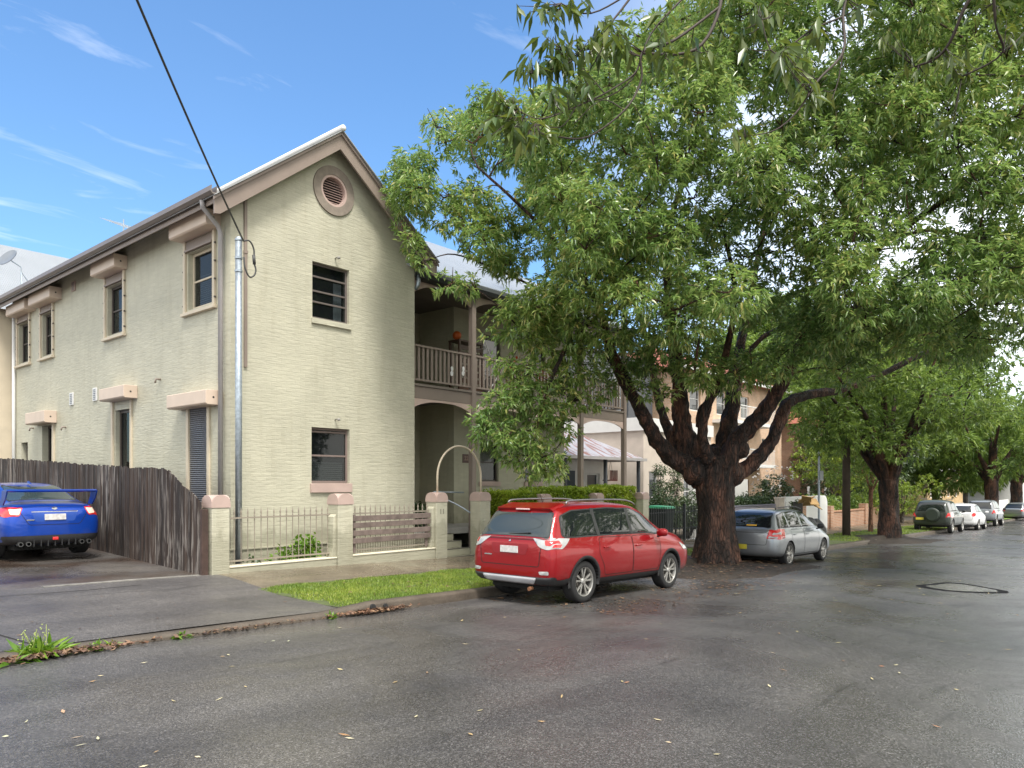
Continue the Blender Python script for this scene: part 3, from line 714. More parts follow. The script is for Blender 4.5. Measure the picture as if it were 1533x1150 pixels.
# ------------------------------------------------------------------ ground
def sheet(name, fz, x0, x1, y0f, y1f, nx, ny, mat, kind='structure', xs=None, **kw):
    mb = MB(); xs = xs or [x0 + (x1 - x0) * i / nx for i in range(nx + 1)]
    for x in xs:
        a, b_ = y0f(x), y1f(x)
        for j in range(ny + 1):
            y = a + (b_ - a) * j / ny; mb.v.append((x, y, fz(x, y)))
    for i in range(len(xs) - 1):
        for j in range(ny): k = i * (ny + 1) + j; mb.f.append((k, k + ny + 1, k + ny + 2, k + 1))
    o = mb.build(name, mat, None, smooth=True, recalc=False); o['kind'] = kind
    # faces must look up
    if o.data.polygons[0].normal.z < 0: o.data.flip_normals()
    return o
m_road = asphalt('wet_asphalt', (.070,.067,.066), roughs=(.15,.46), bst=.5)
m_drive = asphalt('driveway_asphalt', (.078,.073,.071), roughs=(.36,.65), bst=.4)
m_path = asphalt('wet_footpath', (.13,.105,.075), roughs=(.08,.4), brown=.35, bst=.1, dirt=(.06,.045,.03))
m_yard = asphalt('stained_yard', (.075,.068,.062), roughs=(.12,.6), brown=.8, bst=.25, dirt=(.05,.032,.022))
def kerb_y(x):                     # face of the kerb
    return 8.42 if x < 60 else 8.42 + (x - 60) * .02
def layback(x):                    # 0 at the driveway crossing, 1 where the kerb has full height
    return min(1, max(0, (x - 5.9) / .9)) if x > 0 else min(1, max(0, (-1.5 - x) / .9))
GUT = -.02
def road_z(x, y):
    t = min(1, max(0, (kerb_y(x) - y) / 4.2)); und = .012 * math.sin(x * .9 + y * .5) + .008 * math.sin(y * 2.1 - x * .35)
    return gz(x) + .055 * (1 - (1 - t) ** 2) - .03 + und * .5
xs_ = [-14 + i * .5 for i in range(69)] + [21 + i * 2 for i in range(60)] + [150, 200, 300]
sheet('road', road_z, 0, 0, lambda x: -9, lambda x: kerb_y(x) + .02, 0, 40, m_road, xs=xs_)
sheet('far_footpath', lambda x, y: gz(x) + .10, 0, 0, lambda x: -30, lambda x: -9, 0, 2, m_path, xs=xs_)
sheet('ground', lambda x, y: gz(x) - .12 + .0 * y - (.25 if y < 30 else 0), -200, 400, lambda x: -200, lambda x: 400, 40, 40, M('earth', (.09,.075,.055), .9, vs=.3))
def verge_z(x, y): return gz(x) + .10 * layback(x) + .012 + .045 * min(1, max(0, (y - kerb_y(x)) / 4.4)) + (.0 if layback(x) > .5 else 0)
# kerb: a real step with a rounded nose
mb = MB(); prof = [(0, -.12), (0, .0), (.012, .03), (.05, .045), (.15, .05), (.15, -.12)]
for x in [-14 + i * .3 for i in range(60)] + [4 + i * .12 for i in range(40)] + [9 + i * .6 for i in range(40)] + [33 + i * 4 for i in range(40)]:
    L = layback(x); rough_ = .008 * math.sin(x * 7.3) + .005 * math.sin(x * 17)
    for (dy, dz) in prof:
        h_ = .035 + .075 * L if dz > -.05 else 0
        mb.v.append((x, kerb_y(x) + dy + rough_ * (dy < .1), gz(x) + (dz if dz < -.05 else dz + h_ - .05 + .012)))
n = len(prof)
for i in range(len(mb.v) // n - 1):
    for j in range(n - 1): k = i * n + j; mb.f.append((k, k + n, k + n + 1, k + 1))
o = mb.build('kerb', M('worn_kerb_concrete', (.085,.068,.052), .6, var=.35, vs=3, bs=18, bstr=.5, bdist=.02, fine=.3), None, smooth=True); o['kind'] = 'structure'
drv_edge = lambda y: 6.1 + (y - 8.5) * .10        # right edge of the driveway crossing
dz_ = lambda x, y: gz(x) + .05 + .10 * min(1, max(0, (y - 8.6) / 4.2)) + (.035 * (y - 12.9) if y > 12.9 else 0) + .006 * math.sin(x * 1.3 + y)
sheet('driveway', lambda x, y: dz_(x, y) + .004, 0, 0, lambda x: kerb_y(x) + .145, lambda x: 12.9, 0, 16, m_drive, xs=[-14 + i * .5 for i in range(37)] + [4.5, 5, 5.5, 5.9, 6.05, 6.3, 6.62, 6.9])
sheet('yard_paving', lambda x, y: dz_(x, y), 0, 0, lambda x: 12.905, lambda x: 32, 0, 30, m_yard, xs=[-14 + i for i in range(21)] + [6.6, 7.6])
mb = MB(); 
for i in range(16): x = 4.0 + i * .155; mb.hexa([(x, 12.86, dz_(x,12.86)-.03), (x+.153, 12.86, dz_(x+.15,12.86)-.03), (x+.153, 12.98, dz_(x+.15,12.98)-.03), (x, 12.98, dz_(x,12.98)-.03), (x, 12.86, dz_(x,12.86)+.012), (x+.153, 12.86, dz_(x+.15,12.86)+.012), (x+.153, 12.98, dz_(x+.15,12.98)+.012), (x, 12.98, dz_(x,12.98)+.012)])
o = mb.build('concrete_edging', M('dirty_edging', (.20,.19,.17), .7, var=.35, vs=6, bs=30), None); o['kind'] = 'structure'
sheet('footpath', lambda x, y: verge_z(x, y) + .006 + (.012 * math.sin(x*.8) * 0), 0, 0, lambda x: 10.85, lambda x: 13.0, 0, 8, m_path, xs=[6.0 + i * .3 for i in range(60)] + [25 + i * 3 for i in range(60)])
# old joints and cracks in the crossing
mb = MB()
for pts in ([(1.9,11.6),(2.05,10.9),(2.35,10.2),(2.5,9.4),(2.62,8.62)], [(1.6,9.9),(2.0,9.6),(2.4,9.25)], [(1.0,12.2),(2.6,12.28),(4.4,12.22),(5.2,12.3)]):
    for a, b_ in zip(pts[:-1], pts[1:]):
        d = Vector((b_[0]-a[0], b_[1]-a[1])).normalized() * .012
        mb.add([(a[0]-d.y, a[1]+d.x, dz_(*a)+.0075), (a[0]+d.y, a[1]-d.x, dz_(*a)+.0075), (b_[0]+d.y, b_[1]-d.x, dz_(*b_)+.0075), (b_[0]-d.y, b_[1]+d.x, dz_(*b_)+.0075)], [(0,1,2,3)])
o = mb.build('driveway_crack', M('crack_dirt', (.012,.011,.010), .9), None); o['kind'] = 'structure'
# grass verge: soil sheet, then blades
m_turf = M('turf_soil', (.075,.095,.03), .9, var=.4, vs=6, fine=.5)
def vg0(x): return kerb_y(x) + .145
def vg1(x): return 10.86
def lawn_left(y): return 6.35 + np.maximum(0, (10.6 - y)) * .05
def vz(x, y): return verge_z(x, y) + .012 * math.sin(x * 2.3) * math.cos(y * 3.1)
sheet('verge_soil', vz, 0, 0, vg0, vg1, 0, 10, m_turf, xs=[6.35 + i * .3 for i in range(60)] + [25 + i * 2 for i in range(60)])
def tree_bare(x, y):               # bare earth round the trunks
    for (tx, ty, r_) in ((17.2, 8.3, 1.5), (34, 8.5, 1.3)):
        if (x - tx)**2 * .5 + (y - ty)**2 < r_ * r_: return True
    return False
N = 95000; X = np.concatenate([RNG.uniform(6.38, 17, N), RNG.uniform(17, 60, 26000)]); Y = RNG.uniform(8.56, 10.86, len(X)) 
edge = .12 * np.sin(X * 3.1) + .05 * np.sin(X * 9)
thin = np.sin(X * 1.7 + Y * 2.3) * np.cos(X * .6 - Y * 1.9)
keep = (Y < 10.86 + edge - .08) & (RNG.uniform(0, 1, len(X)) < .80 + .35 * thin) & (~(((X-17.2)**2 * .5 + (Y-8.3)**2) < 1.9)) & (~((X > 26.5) & (X < 29.5))) & (~(((X - 34)**2 * .5 + (Y - 8.5)**2) < 1.5))
keep &= ~((X < 6.9) & (Y > 8.5) & (X < lawn_left(Y) + .1 * np.sin(Y * 7)))
X, Y = X[keep], Y[keep]; n = len(X)
Z = np.array([vz(a, b_) for a, b_ in zip(X, Y)])
hgt = RNG.uniform(.015, .045, n) * np.where(X > 17, 1.3, 1); ang = RNG.uniform(0, 2 * math.pi, n); lean = RNG.uniform(.0, .7, n) * hgt; la = RNG.uniform(0, 2*math.pi, n); w_ = RNG.uniform(.004, .008, n) * np.where(X > 17, 2.6, 1.3)
V = np.empty((n, 3, 3)); V[:, 0] = np.stack([X - w_*np.cos(ang), Y - w_*np.sin(ang), Z - .004], 1); V[:, 1] = np.stack([X + w_*np.cos(ang), Y + w_*np.sin(ang), Z - .004], 1)
V[:, 2] = np.stack([X + lean*np.cos(la), Y + lean*np.sin(la), Z + hgt], 1)
m_grass = leafmat('grass_blade', [(.10,.16,.02),(.17,.26,.03),(.25,.35,.05),(.36,.40,.12)], .3, .5, (.22,.3,.04), clump=1.0)
g = np_mesh('grass', V.reshape(-1, 3), np.arange(n * 3).reshape(-1, 3), m_grass)
tag(g, 'short green grass growing on the verge between footpath and kerb', 'grass', kind='stuff')
# bare soil with roots round the trunks
mb = MB(); 
for (tx, ty, r0, h0) in ((17.2, 8.0, 2.6, .16), (34.0, 8.1, 2.2, .14)):
    b_ = len(mb.v)
    for i in range(15):
        for k in range(48):
            a = 2*math.pi*k/48; rr = r0 * i / 14; ex = 1.35 + .14*math.sin(3*a) + .09*math.sin(7*a+1); x = tx + rr*ex*math.cos(a); y = ty + rr*.72*(1+.12*math.sin(5*a))*math.sin(a)
            h_ = h0 * (1 - i/14) ** 1.1 + .03 * max(0, math.sin(5*a + 2)) * math.sin(math.pi * i/14)
            g0 = road_z(x, y) if y < kerb_y(x) else max(verge_z(x, y), gz(x)+.09) 
            mb.v.append((x, y, g0 + h_ + (.006 if i < 14 else -.02)))
    for i in range(14):
        for k in range(48): mb.f.append((b_+i*48+k, b_+i*48+(k+1)%48, b_+(i+1)*48+(k+1)%48, b_+(i+1)*48+k))
o = mb.build('tree_pit_soil', M('leafy_soil', (.04,.03,.022), .8, var=.5, vs=5, bs=22, bstr=1, bdist=.04, fine=.6), None, smooth=True); o['kind'] = 'structure'
# soil in the little front garden
sheet('garden_soil', lambda x, y: gz(x) + .17 + .02 * math.sin(x*5)*math.sin(y*6), 0, 0, lambda x: 13.1, lambda x: 14.02, 0, 8, M('garden_soil', (.035,.026,.02), .95, var=.4, vs=8, bs=30, bstr=1, bdist=.03), xs=[6.9 + i * .2 for i in range(28)])
sheet('side_yard', lambda x, y: gz(x) + .2, 0, 0, lambda x: 13.0, lambda x: 28, 0, 4, m_concrete, xs=[14.15 + i for i in range(9)])
# irregular sunken patch in the road with a tar-sealed rim
pc = (16.6, 2.85); mb = MB(); n = 36
def pr_(a, s_): return (pc[0] + s_ * (.80 + .14*math.sin(2*a+.5) + .09*math.sin(3*a)) * math.cos(a) * .95, pc[1] + s_ * (.66 + .10*math.sin(3*a+1)) * math.sin(a))
for s_ in (.85, 1.09):
    for k in range(n): x, y = pr_(2*math.pi*k/n, s_ * (1 + .02*math.sin(k*2.3))); mb.v.append((x, y, road_z(x, y) + .006))
for k in range(n): mb.f.append((k, (k+1) % n, n + (k+1) % n, n + k))
o = mb.build('tar_seal', M('fresh_tar', (.006,.006,.007), .9, spec=.15), None, recalc=True); o['kind'] = 'structure'
mb = MB(); mb.v.append((pc[0], pc[1], road_z(*pc) + .006))
for k in range(n): x, y = pr_(2*math.pi*k/n, .845 * (1 + .02*math.sin(k*2.3))); mb.v.append((x, y, road_z(x, y) + .006))
for k in range(n): mb.f.append((0, 1 + k, 1 + (k+1) % n))
o = mb.build('road_patch', asphalt('patch_asphalt', (.13,.13,.132), roughs=(.14,.3), bst=.3), None, recalc=True); o['kind'] = 'structure'
# kerb patch / drain holes at the end of the crossing
mb = MB()
for (x, r_) in ((6.75, .05), (6.98, .035)):
    mb.lathe([(r_*.6, -.03), (r_, -.03), (r_, .06), (r_*.6, .06)], (x, kerb_y(x) + .004, gz(x) + .045), 'y', 14)
tag(mb.build('kerb_outlet', m_blackpl, None), 'pair of drain outlet pipes in the kerb face by the leaf litter', 'drain outlet')
# fallen leaves
def scatter(n, fx, fy, fz_, L=.09, W=.03, flat=.15):
    X = fx(n); Y = fy(n, X); Z = np.array([fz_(a, b_) for a, b_ in zip(X, Y)]); a = RNG.uniform(0, 2*math.pi, n); l_ = L * RNG.uniform(.5, 1.2, n); w2 = W * RNG.uniform(.6, 1.3, n)
    V = np.empty((n, 4, 3)); dx, dy = np.cos(a), np.sin(a)
    V[:, 0] = np.stack([X - dx*l_/2, Y - dy*l_/2, Z + .004 + RNG.uniform(0, flat, n)*l_], 1)
    V[:, 1] = np.stack([X - dy*w2/2, Y + dx*w2/2, Z + .006 + RNG.uniform(0, flat*2, n)*w2], 1)
    V[:, 2] = np.stack([X + dx*l_/2, Y + dy*l_/2, Z + .004 + RNG.uniform(0, flat, n)*l_], 1)
    V[:, 3] = np.stack([X + dy*w2/2, Y - dx*w2/2, Z + .005 + RNG.uniform(0, flat, n)*w2], 1)
    i = np.arange(n) * 4; return V.reshape(-1, 3), np.concatenate([np.stack([i, i+1, i+2], 1), np.stack([i, i+2, i+3], 1)])
def sc(name, label, n, fx, fy, fz_, mat=None, **kw):
    V, F = scatter(n, fx, fy, fz_, **kw); return tag(np_mesh(name, V, F, mat or m_leaf_dry), label, 'leaves', kind='stuff')
lit = lambda a, b_: (lambda n: RNG.uniform(a, b_, n))
gut = lambda n, X: np.array([kerb_y(x) for x in X]) - np.abs(RNG.normal(0, .07, n)) - .01
zl = lambda x, y: road_z(x, y) + .01 + .03 * random.random()
sc('leaf_litter', 'brown leaf litter in the gutter below the weeds', 520, lambda n: np.clip(RNG.normal(2.5, .42, n), 1.5, 3.9), lambda n, X: gut(n, X) * 1 - np.abs(RNG.normal(0, .06, n)), zl, L=.075, W=.035, flat=.5)
sc('leaf_litter', 'reddish leaf litter in the gutter beside the drain outlets', 420, lambda n: RNG.normal(6.7, .32, n), gut, zl, L=.075, W=.032, flat=.5)
sc('leaf_litter', 'thin line of brown leaves in the gutter along the driveway crossing', 170, lambda n: np.concatenate([RNG.normal(4.5,.28,n//2), RNG.uniform(3.3,5.6,n-n//2)]), gut, zl, L=.065, W=.03, flat=.4)
sc('leaf_litter', 'yellow and brown leaves on the asphalt around the red car', 620, lit(8.8, 15.5), lambda n, X: RNG.uniform(5.4, 8.3, n) + .0, lambda x, y: road_z(x, y) + .004, L=.10, W=.035)
sc('leaf_litter', 'leaf litter on the bare soil round the big tree', 1100, lambda n: RNG.normal(17.2, 1.5, n), lambda n, X: RNG.normal(7.9, .75, n), lambda x, y: (road_z(x,y) if y < kerb_y(x) else verge_z(x,y)) + .02 + .17 * max(0, 1 - math.hypot((x-17.2)/3.4, (y-8)/1.9)), L=.10, W=.04)
V, F = scatter(150, lambda n: 1.5 + RNG.uniform(0, 1, n)**1.4 * 17, lambda n, X: RNG.uniform(.5, 8.0, n), lambda x, y: road_z(x, y) + .003, L=.085, W=.022, flat=.1)
tag(np_mesh('fallen_leaf_scatter', V, F, leafmat('pale_fallen_leaf', [(.30,.16,.08),(.5,.42,.25),(.62,.58,.45),(.35,.10,.04)], .05, .5)), 'pale and orange leaves scattered over the wet road', 'leaves', kind='stuff')
sc('fallen_leaf_scatter', 'a few brown leaves lying on the grass verge', 70, lit(6.8, 11), lambda n, X: RNG.uniform(8.7, 10.7, n), lambda x, y: vz(x, y) + .03, L=.07, W=.03)
V, F = scatter(60, lit(1.5, 6.4), lambda n, X: RNG.uniform(8.8, 12.7, n), lambda x, y: dz_(x, y) + .006, L=.05, W=.02, flat=.1)
tag(np_mesh('fallen_leaf_scatter', V, F, m_leaf_dry), 'a few small leaves scattered over the driveway crossing', 'leaves', kind='stuff')

# ------------------------------------------------------------------ weeds and garden plants
def rosette(name, loc, n, L, W, label, mat, stem=None, droop=.25, spread=.9):
    t = thing(name, loc, label, 'weed'); C = np.array([list(loc)] * n) + RNG.normal(size=(n, 3)) * [L*.35, L*.35, 0]
    A = np.tile([0, 0, 1.], (n, 1)) + RNG.normal(size=(n, 3)) * .35
    V, F = whorls(C, A, 5, L, W, spread, droop, .01); np_mesh('foliage', V, F, mat, t)
    if stem:
        mb = MB()
        for _ in range(stem):
            a = random.uniform(0, 6.28); q = Vector(loc) + Vector((.1*math.cos(a)*random.random(), .1*math.sin(a)*random.random(), 0)); tp = q + Vector((random.gauss(0,.06), random.gauss(0,.06), L * random.uniform(.8, 1.25)))
            mb.tube([q, (q+tp)/2 + Vector((.01,.01,0)), tp], .003, 5)
            for k in range(5): mb.lathe([(0,-.008),(.009,0),(0,.008)], tp + Vector((random.gauss(0,.025), random.gauss(0,.025), -.03*k)), 'z', 5)
        mb.build('flower_stem', M('seed_head', (.30,.36,.10), .7), t)
    return t
m_weed = leafmat('weed_leaf', [(.07,.16,.015),(.14,.28,.02),(.24,.38,.05)], .35, .45, (.2,.35,.03), clump=4)
wz = lambda x, d: (x, kerb_y(x) - d, road_z(x, kerb_y(x) - d) + .01)
p = G0 = wz(2.58, -.02)
rosette('gutter_weed', p, 26, .24, .045, 'bushy bright green weed with thin flower stalks in the gutter', m_weed, stem=7)
rosette('gutter_weed', wz(3.1, .0), 14, .12, .03, 'low green weed just right of the bushy gutter weed', m_weed)
rosette('gutter_weed', wz(3.25, .0), 6, .09, .03, 'small reddish green weed beside the leaf litter', leafmat('red_weed', [(.2,.14,.03),(.12,.2,.03)], .3))
rosette('gutter_weed', wz(4.0, .02), 9, .09, .03, 'small weed halfway along the driveway kerb', m_weed)
rosette('gutter_weed', wz(6.05, .03), 8, .09, .03, 'small weed at the foot of the worn kerb ramp', m_weed)
def bush(name, c, r, n, L, W, mat, label, cat='shrub', blobs=None, stems=True, group=None, m=6, bk=None):
    base = Vector(c); t = thing(name, base, label, cat, group); Vs = []; Fs = []; k0 = 0
    bl = blobs or [(0, 0, r * .9, r)]
    tot = sum(b_[3]**2 for b_ in bl); mb = MB()
    for (dx, dy, dz, rr) in bl:
        cc = base + Vector((dx, dy, dz)); P, A = blob_points(tuple(cc), rr, max(10, int(n * rr * rr / tot)))
        P[:, 2] = np.maximum(P[:, 2], base.z + .02); A[:, 2] += .5
        V, F = whorls(P, A, m, L, W, .9, .25); Vs.append(V); Fs.append(F + k0); k0 += len(V)
        for _ in range(4):
            e = cc + Vector((random.gauss(0, rr*.3), random.gauss(0, rr*.3), rr*.2)); mb.tube([base + Vector((dx*.15, dy*.15, -.03)), base + (e - base) * .5 + Vector((random.gauss(0, rr*.08), random.gauss(0, rr*.08), 0)), e], [.012 + rr*.02, .01 + rr*.012, .006], 6)
    np_mesh('foliage', np.concatenate(Vs), np.concatenate(Fs), mat, t); mb.build('stem', bk or m_bark_grey, t); return t
g1 = PY(440, 835, 13.5); zg = gz(8.8) + .18
bush('garden_shrub', (8.95, 13.45, zg), .3, 75, .13, .07, m_weed, 'bright leafy shrub behind the iron railing below the front window', blobs=[(0,0,.25,.26),(.12,0,.42,.16),(-.25,0,.15,.2),(-.55,0,.12,.16),(.18,.05,.15,.2)])
bush('garden_shrub', (7.72, 13.3, gz(7.7) + .18), .1, 9, .1, .06, m_leaf_dark, 'tiny dark plant at the foot of the steel pole', blobs=[(0,0,.08,.08)])
bush('garden_shrub', (13.2, 14.5, .46), .4, 120, .16, .05, m_leaf_dark, 'dark spiky plant beside the entrance steps', blobs=[(0,0,.35,.32)])

# ------------------------------------------------------------------ service pole and cable
pole = thing('service_pole', (7.47, 13.35, gz(7.47) + .1), 'galvanised steel pole standing in front of the house corner', 'pole')
MB().tube([(7.47, 13.35, -.1), (7.47, 13.35, 6.30)], .062, 20).build('pole_shaft', m_galv, pole, smooth=True)
MB().lathe([(.0, 6.301), (.07, 6.301), (.07, 6.33), (.045, 6.37), (0, 6.38)], (7.47, 13.35, 0), 'z', 18).build('pole_cap', m_galv, pole)
for z in (5.7, 5.95): MB().lathe([(.063, z), (.072, z), (.072, z + .04), (.063, z + .04)], (7.47, 13.35, 0), 'z', 18).build('strap', m_galv, pole)
pa = Vector((7.53, 13.28, 6.30)); pb = AT(205, 0, 9.0); far = pa + (pb - pa) * 2.6
pts = [pa.lerp(far, i / 24) + Vector((0, 0, -.35 * 4 * (i/24) * (1 - i/24))) for i in range(25)]
sag = Vector((0, 0, .35 * 4 * (1/2.6) * (1 - 1/2.6)))
far += sag * 2.6; pts = [pa.lerp(far, i / 24) + Vector((0, 0, -.35 * 4 * (i/24) * (1 - i/24))) for i in range(25)]
pc_ = thing('power_cable', pa, 'black overhead power cable running from the steel pole up over the street', 'cable')
MB().tube(pts, .017, 8).build('cable', m_cable, pc_, smooth=True)
lp = catmull([pa, pa + Vector((.12,-.02,.02)), pa + Vector((.22,0,-.12)), pa + Vector((.22,0,-.35)), pa + Vector((.26,0,-.5)), pa + Vector((.22,0,-.62)), pa + Vector((.12,0,-.66)), pa + Vector((.03,.0,-.5)), pa + Vector((.02,.02,-.3))], 6)
MB().tube(lp, .016, 8).build('drip_loop', m_cable, pc_, smooth=True)
MB().tube([pa + Vector((.215,0,-.22)), pa + Vector((.23,0,-.40))], .03, 10).build('connector', m_cable, pc_, smooth=True)

# ------------------------------------------------------------------ masonry front fence
def pier(x0, x1, y0, y1, zb, zt, parent=None, name='pier', wob=0):
    mb = MB(); mb.box(x0, x1, y0, y1, zb, zt)
    p = mb.build(name, m_wall, parent, bevel=.01)
    e = .012; w, d_ = (x1 - x0) + 2*e, (y1 - y0) + 2*e; h_ = .17; cx_, cy_ = (x0+x1)/2, (y0+y1)/2
    mb = MB(); mb.box(x0 - e, x1 + e, y0 - e, y1 + e, zt + .001, zt + .055)
    for ax in (0, 1):
        n = 14; V = []
        W_ = w if ax == 0 else d_; L_ = (d_ if ax == 0 else w) - (0 if ax == 0 else .003)
        prof = [(-W_/2 + (.002 if ax else 0), .055)] + [(-(W_/2 - .004) * math.cos(math.pi*i/n), .06 + (h_ - .0) * math.sin(math.pi*i/n) ** .8) for i in range(n+1)] + [(W_/2 - (.002 if ax else 0), .055)]
        if ax == 0: mb.poly(lambda u, v, dd: (cx_ + u, cy_ + dd, zt + v), prof, [], -L_/2, L_/2)
        else: mb.poly(lambda u, v, dd: (cx_ + dd, cy_ + u, zt + v), prof, [], -L_/2, L_/2)
    c_ = mb.build('pier_cap', m_pink, p if parent is not None else None); return p
ff = thing('front_fence', (6.85, 13.0, -.1), 'cream masonry front fence with pink arched pier caps and iron pickets', 'fence')
piers = [(6.68, 7.02), (9.42, 9.80), (12.22, 12.58)]
for x0, x1 in piers: pier(x0, x1, 12.86, 13.22, -.5, 1.20, ff)
# cream low wall between piers, curved up at the ends
def low(x0, x1, zt, parent, sh=.0):
    P = [(x0, -.6), (x1, -.6), (x1, zt + sh), (x1 - .03, zt + sh * .3), (x1 - .09, zt), (x0 + .09, zt), (x0 + .03, zt + sh * .3), (x0, zt + sh)]
    MB().poly(lambda u, v, d: (u, d, v), P, [], 12.9, 13.16).build('low_wall', m_wall, parent, bevel=.012)
    MB().box(x0 + .002, x1 - .002, 12.885, 13.175, zt + .001, zt + .03).build('coping', M('cream_coping', (.70,.655,.52), .5, var=.08, bs=30), parent, bevel=.008)
low(7.022, 9.418, .085, ff); low(9.802, 12.218, .10, ff)
mb = MB(); mb.poly(lambda u, v, d: (u, d, v), [(12.219,.13),(12.219,1.1),(12.15,1.05),(12.13,.9),(12.13,.3),(12.1,.13)], [], 12.93, 13.13); mb.poly(lambda u, v, d: (u, d, v), [(9.419,.116),(9.419,1.0),(9.36,.95),(9.34,.8),(9.34,.3),(9.3,.116)], [], 12.93, 13.13); mb.build('pier_return', m_wall, ff, bevel=.01)
for (x0, x1, zb) in ((7.03, 9.33, .13), (9.81, 12.12, .15)):
    mb = MB(); mb.box(x0, x1, 13.01, 13.035, .98, 1.01); mb.box(x0, x1, 13.01, 13.035, zb + .05, zb + .08)
    n = round((x1 - x0) / .145)
    for i in range(n + 1):
        x = x0 + .04 + (x1 - x0 - .08) * i / n; mb.tube([(x, 13.045, zb), (x, 13.045, 1.12)], .0085, 6)
        mb.lathe([(0, 1.0), (.019, 1.02), (.012, 1.05), (.018, 1.10), (.009, 1.14), (0, 1.19)], (x, 13.045, 0), 'z', 6)
        if x0 > 9 and i < n: xx = x + (x1-x0)/n/2; mb.tube([(xx, 13.045, zb), (xx, 13.045, .42)], .0085, 6); mb.lathe([(0, .38), (.018, .42), (0, .5)], (xx, 13.045, 0), 'z', 6)
    mb.build('iron_pickets', m_iron, ff)
nt_ = lambda u, v, d: (u, 12.86 - d, v)
for i, dx in enumerate((-.045, .045)):
    pass
p3 = [o for o in ff.children if o.name.startswith('pier')][2]
text_mesh('11', .17, nt_, 12.40, .97, .003, 'number', M('number_grey', (.16,.15,.12), .5), p3, bold=.003)
# weathered slatted timber panel leaning inside the second bay
tp = thing('timber_screen', (11, 12.95, .2), 'weathered slatted timber panel fixed in front of the pickets in the second fence bay', 'screen')
m_wood_old = M('weathered_wood', (.175,.135,.12), .75, var=.3, vs=7, bs=35, bstr=.4)
for i, (z, sg) in enumerate(((.90, .0), (.75, .01), (.585, -.005), (.42, .015))):
    mb = MB(); mb.hexa([(9.86, 12.935, z-.065), (12.10, 12.935, z-.065+sg), (12.10, 12.975, z-.065+sg), (9.86, 12.975, z-.065), (9.86, 12.925, z+.05), (12.10, 12.925, z+.05+sg), (12.10, 12.965, z+.05+sg), (9.86, 12.965, z+.05)])
    mb.build('slat', m_wood_old, tp, bevel=.006)
mb = MB(); mb.box(9.90, 9.96, 12.98, 13.0, .16, .97); mb.box(11.98, 12.05, 12.98, 13.0, .16, .97); mb.build('batten', m_wood_old, tp)
# gate: pier, arch, steps, handrail
gp = thing('gate_pier', (13.93, 13.0, -.3), 'single cream pier with pink arched cap on the right of the entrance steps', 'pier')
pier(13.74, 14.11, 12.86, 13.22, -.6, 1.20, gp, name='pier_shaft')
ga = thing('gate_arch', (13.0, 13.0, 1.4), 'cream tubular arch spanning the two piers over the entrance steps', 'arch')
ca = (13.16, 1.92); P = [(12.40, 13.02, 1.40)] + [(ca[0] - .76 * math.cos(math.pi*i/20), 13.02, 1.80 + .76 * math.sin(math.pi*i/20)) for i in range(21)] + [(13.92, 13.02, 1.40)]
MB().tube(P, .026, 10).build('arch_tube', m_creamtrim, ga, smooth=True)
st = thing('entrance_steps', (13.2, 13.4, -.3), 'cream rendered entrance steps with dark nosings behind the gate piers', 'steps')
for i in range(4):
    z1 = -.16 + i * .165; mb = MB(); mb.box(12.585, 13.735, 12.92 + i * .30, 14.3, z1 - .16 if i else -.7, z1); mb.build('step', m_wall, st, bevel=.008)
    mb = MB(); mb.box(12.59, 13.73, 12.915 + i * .30, 12.99 + i * .30, z1 + .001, z1 + .016); mb.build('nosing', M('step_nosing', (.10,.095,.08), .7), st)
hr = thing('handrail', (13.5, 13.4, .3), 'bent galvanised pipe handrail beside the entrance steps', 'handrail')
mb = MB(); mb.tube(catmull([(13.3,14.0,.35),(13.3,13.95,.95),(13.2,14.0,1.15),(13.22,14.05,1.35),(13.3,14.1,1.42)],5), .02, 8); mb.tube([(13.3,14.1,1.42),(14.4,14.1,1.40)], .02, 8); mb.tube(catmull([(13.2,14.05,1.40),(13.55,13.5,1.1),(13.72,13.25,.92),(13.80,13.23,.9)],5), .02, 8)
mb.build('rail', m_galv, hr, smooth=True)
# second fence with hedge
hf = thing('hedge_fence', (18, 13.0, -.4), 'low cream fence with pink-capped piers half buried in the hedge', 'fence')
for (x0, x1) in ((16.3, 16.66), (18.92, 19.28), (21.62, 21.98)): pier(x0, x1, 12.86, 13.22, -.8, 1.12, hf)
for (a, b_) in ((14.112, 16.298), (16.662, 18.918), (19.282, 21.618)): low(a, b_, -.05, hf)
hd = thing('clipped_hedge', (18, 13.6, -.2), 'clipped lime green hedge behind the red car', 'hedge')
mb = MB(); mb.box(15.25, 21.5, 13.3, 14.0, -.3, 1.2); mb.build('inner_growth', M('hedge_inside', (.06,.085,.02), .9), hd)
n = 9500; P = []; A = []
for _ in range(n):
    x = random.uniform(15.1, 21.65); f_ = random.random()
    top = 1.42 + .05*math.sin(x*1.9) + .03*math.sin(x*5.3) + (.06 if x > 18 else 0); fr_ = 13.12 + .05*math.sin(x*2.7)
    if f_ < .45: P.append((x, random.uniform(fr_, 14.1), top - abs(random.gauss(0, .05)))); A.append((random.gauss(0,.4), random.gauss(0,.4)-.2, 1))
    else: P.append((x, fr_ + abs(random.gauss(0, .07)), random.uniform(-.1, top))); A.append((random.gauss(0,.4), -1, .5))
for _ in range(900): P.append((15.1 + abs(random.gauss(0,.05)), random.uniform(13.15, 14.1), random.uniform(-.1, 1.42))); A.append((-1, random.gauss(0,.4), .5))
V, F = whorls(np.array(P), np.array(A), 5, .085, .045, .9, .0, .02); np_mesh('foliage', V, F, m_leaf_hedge, hd)
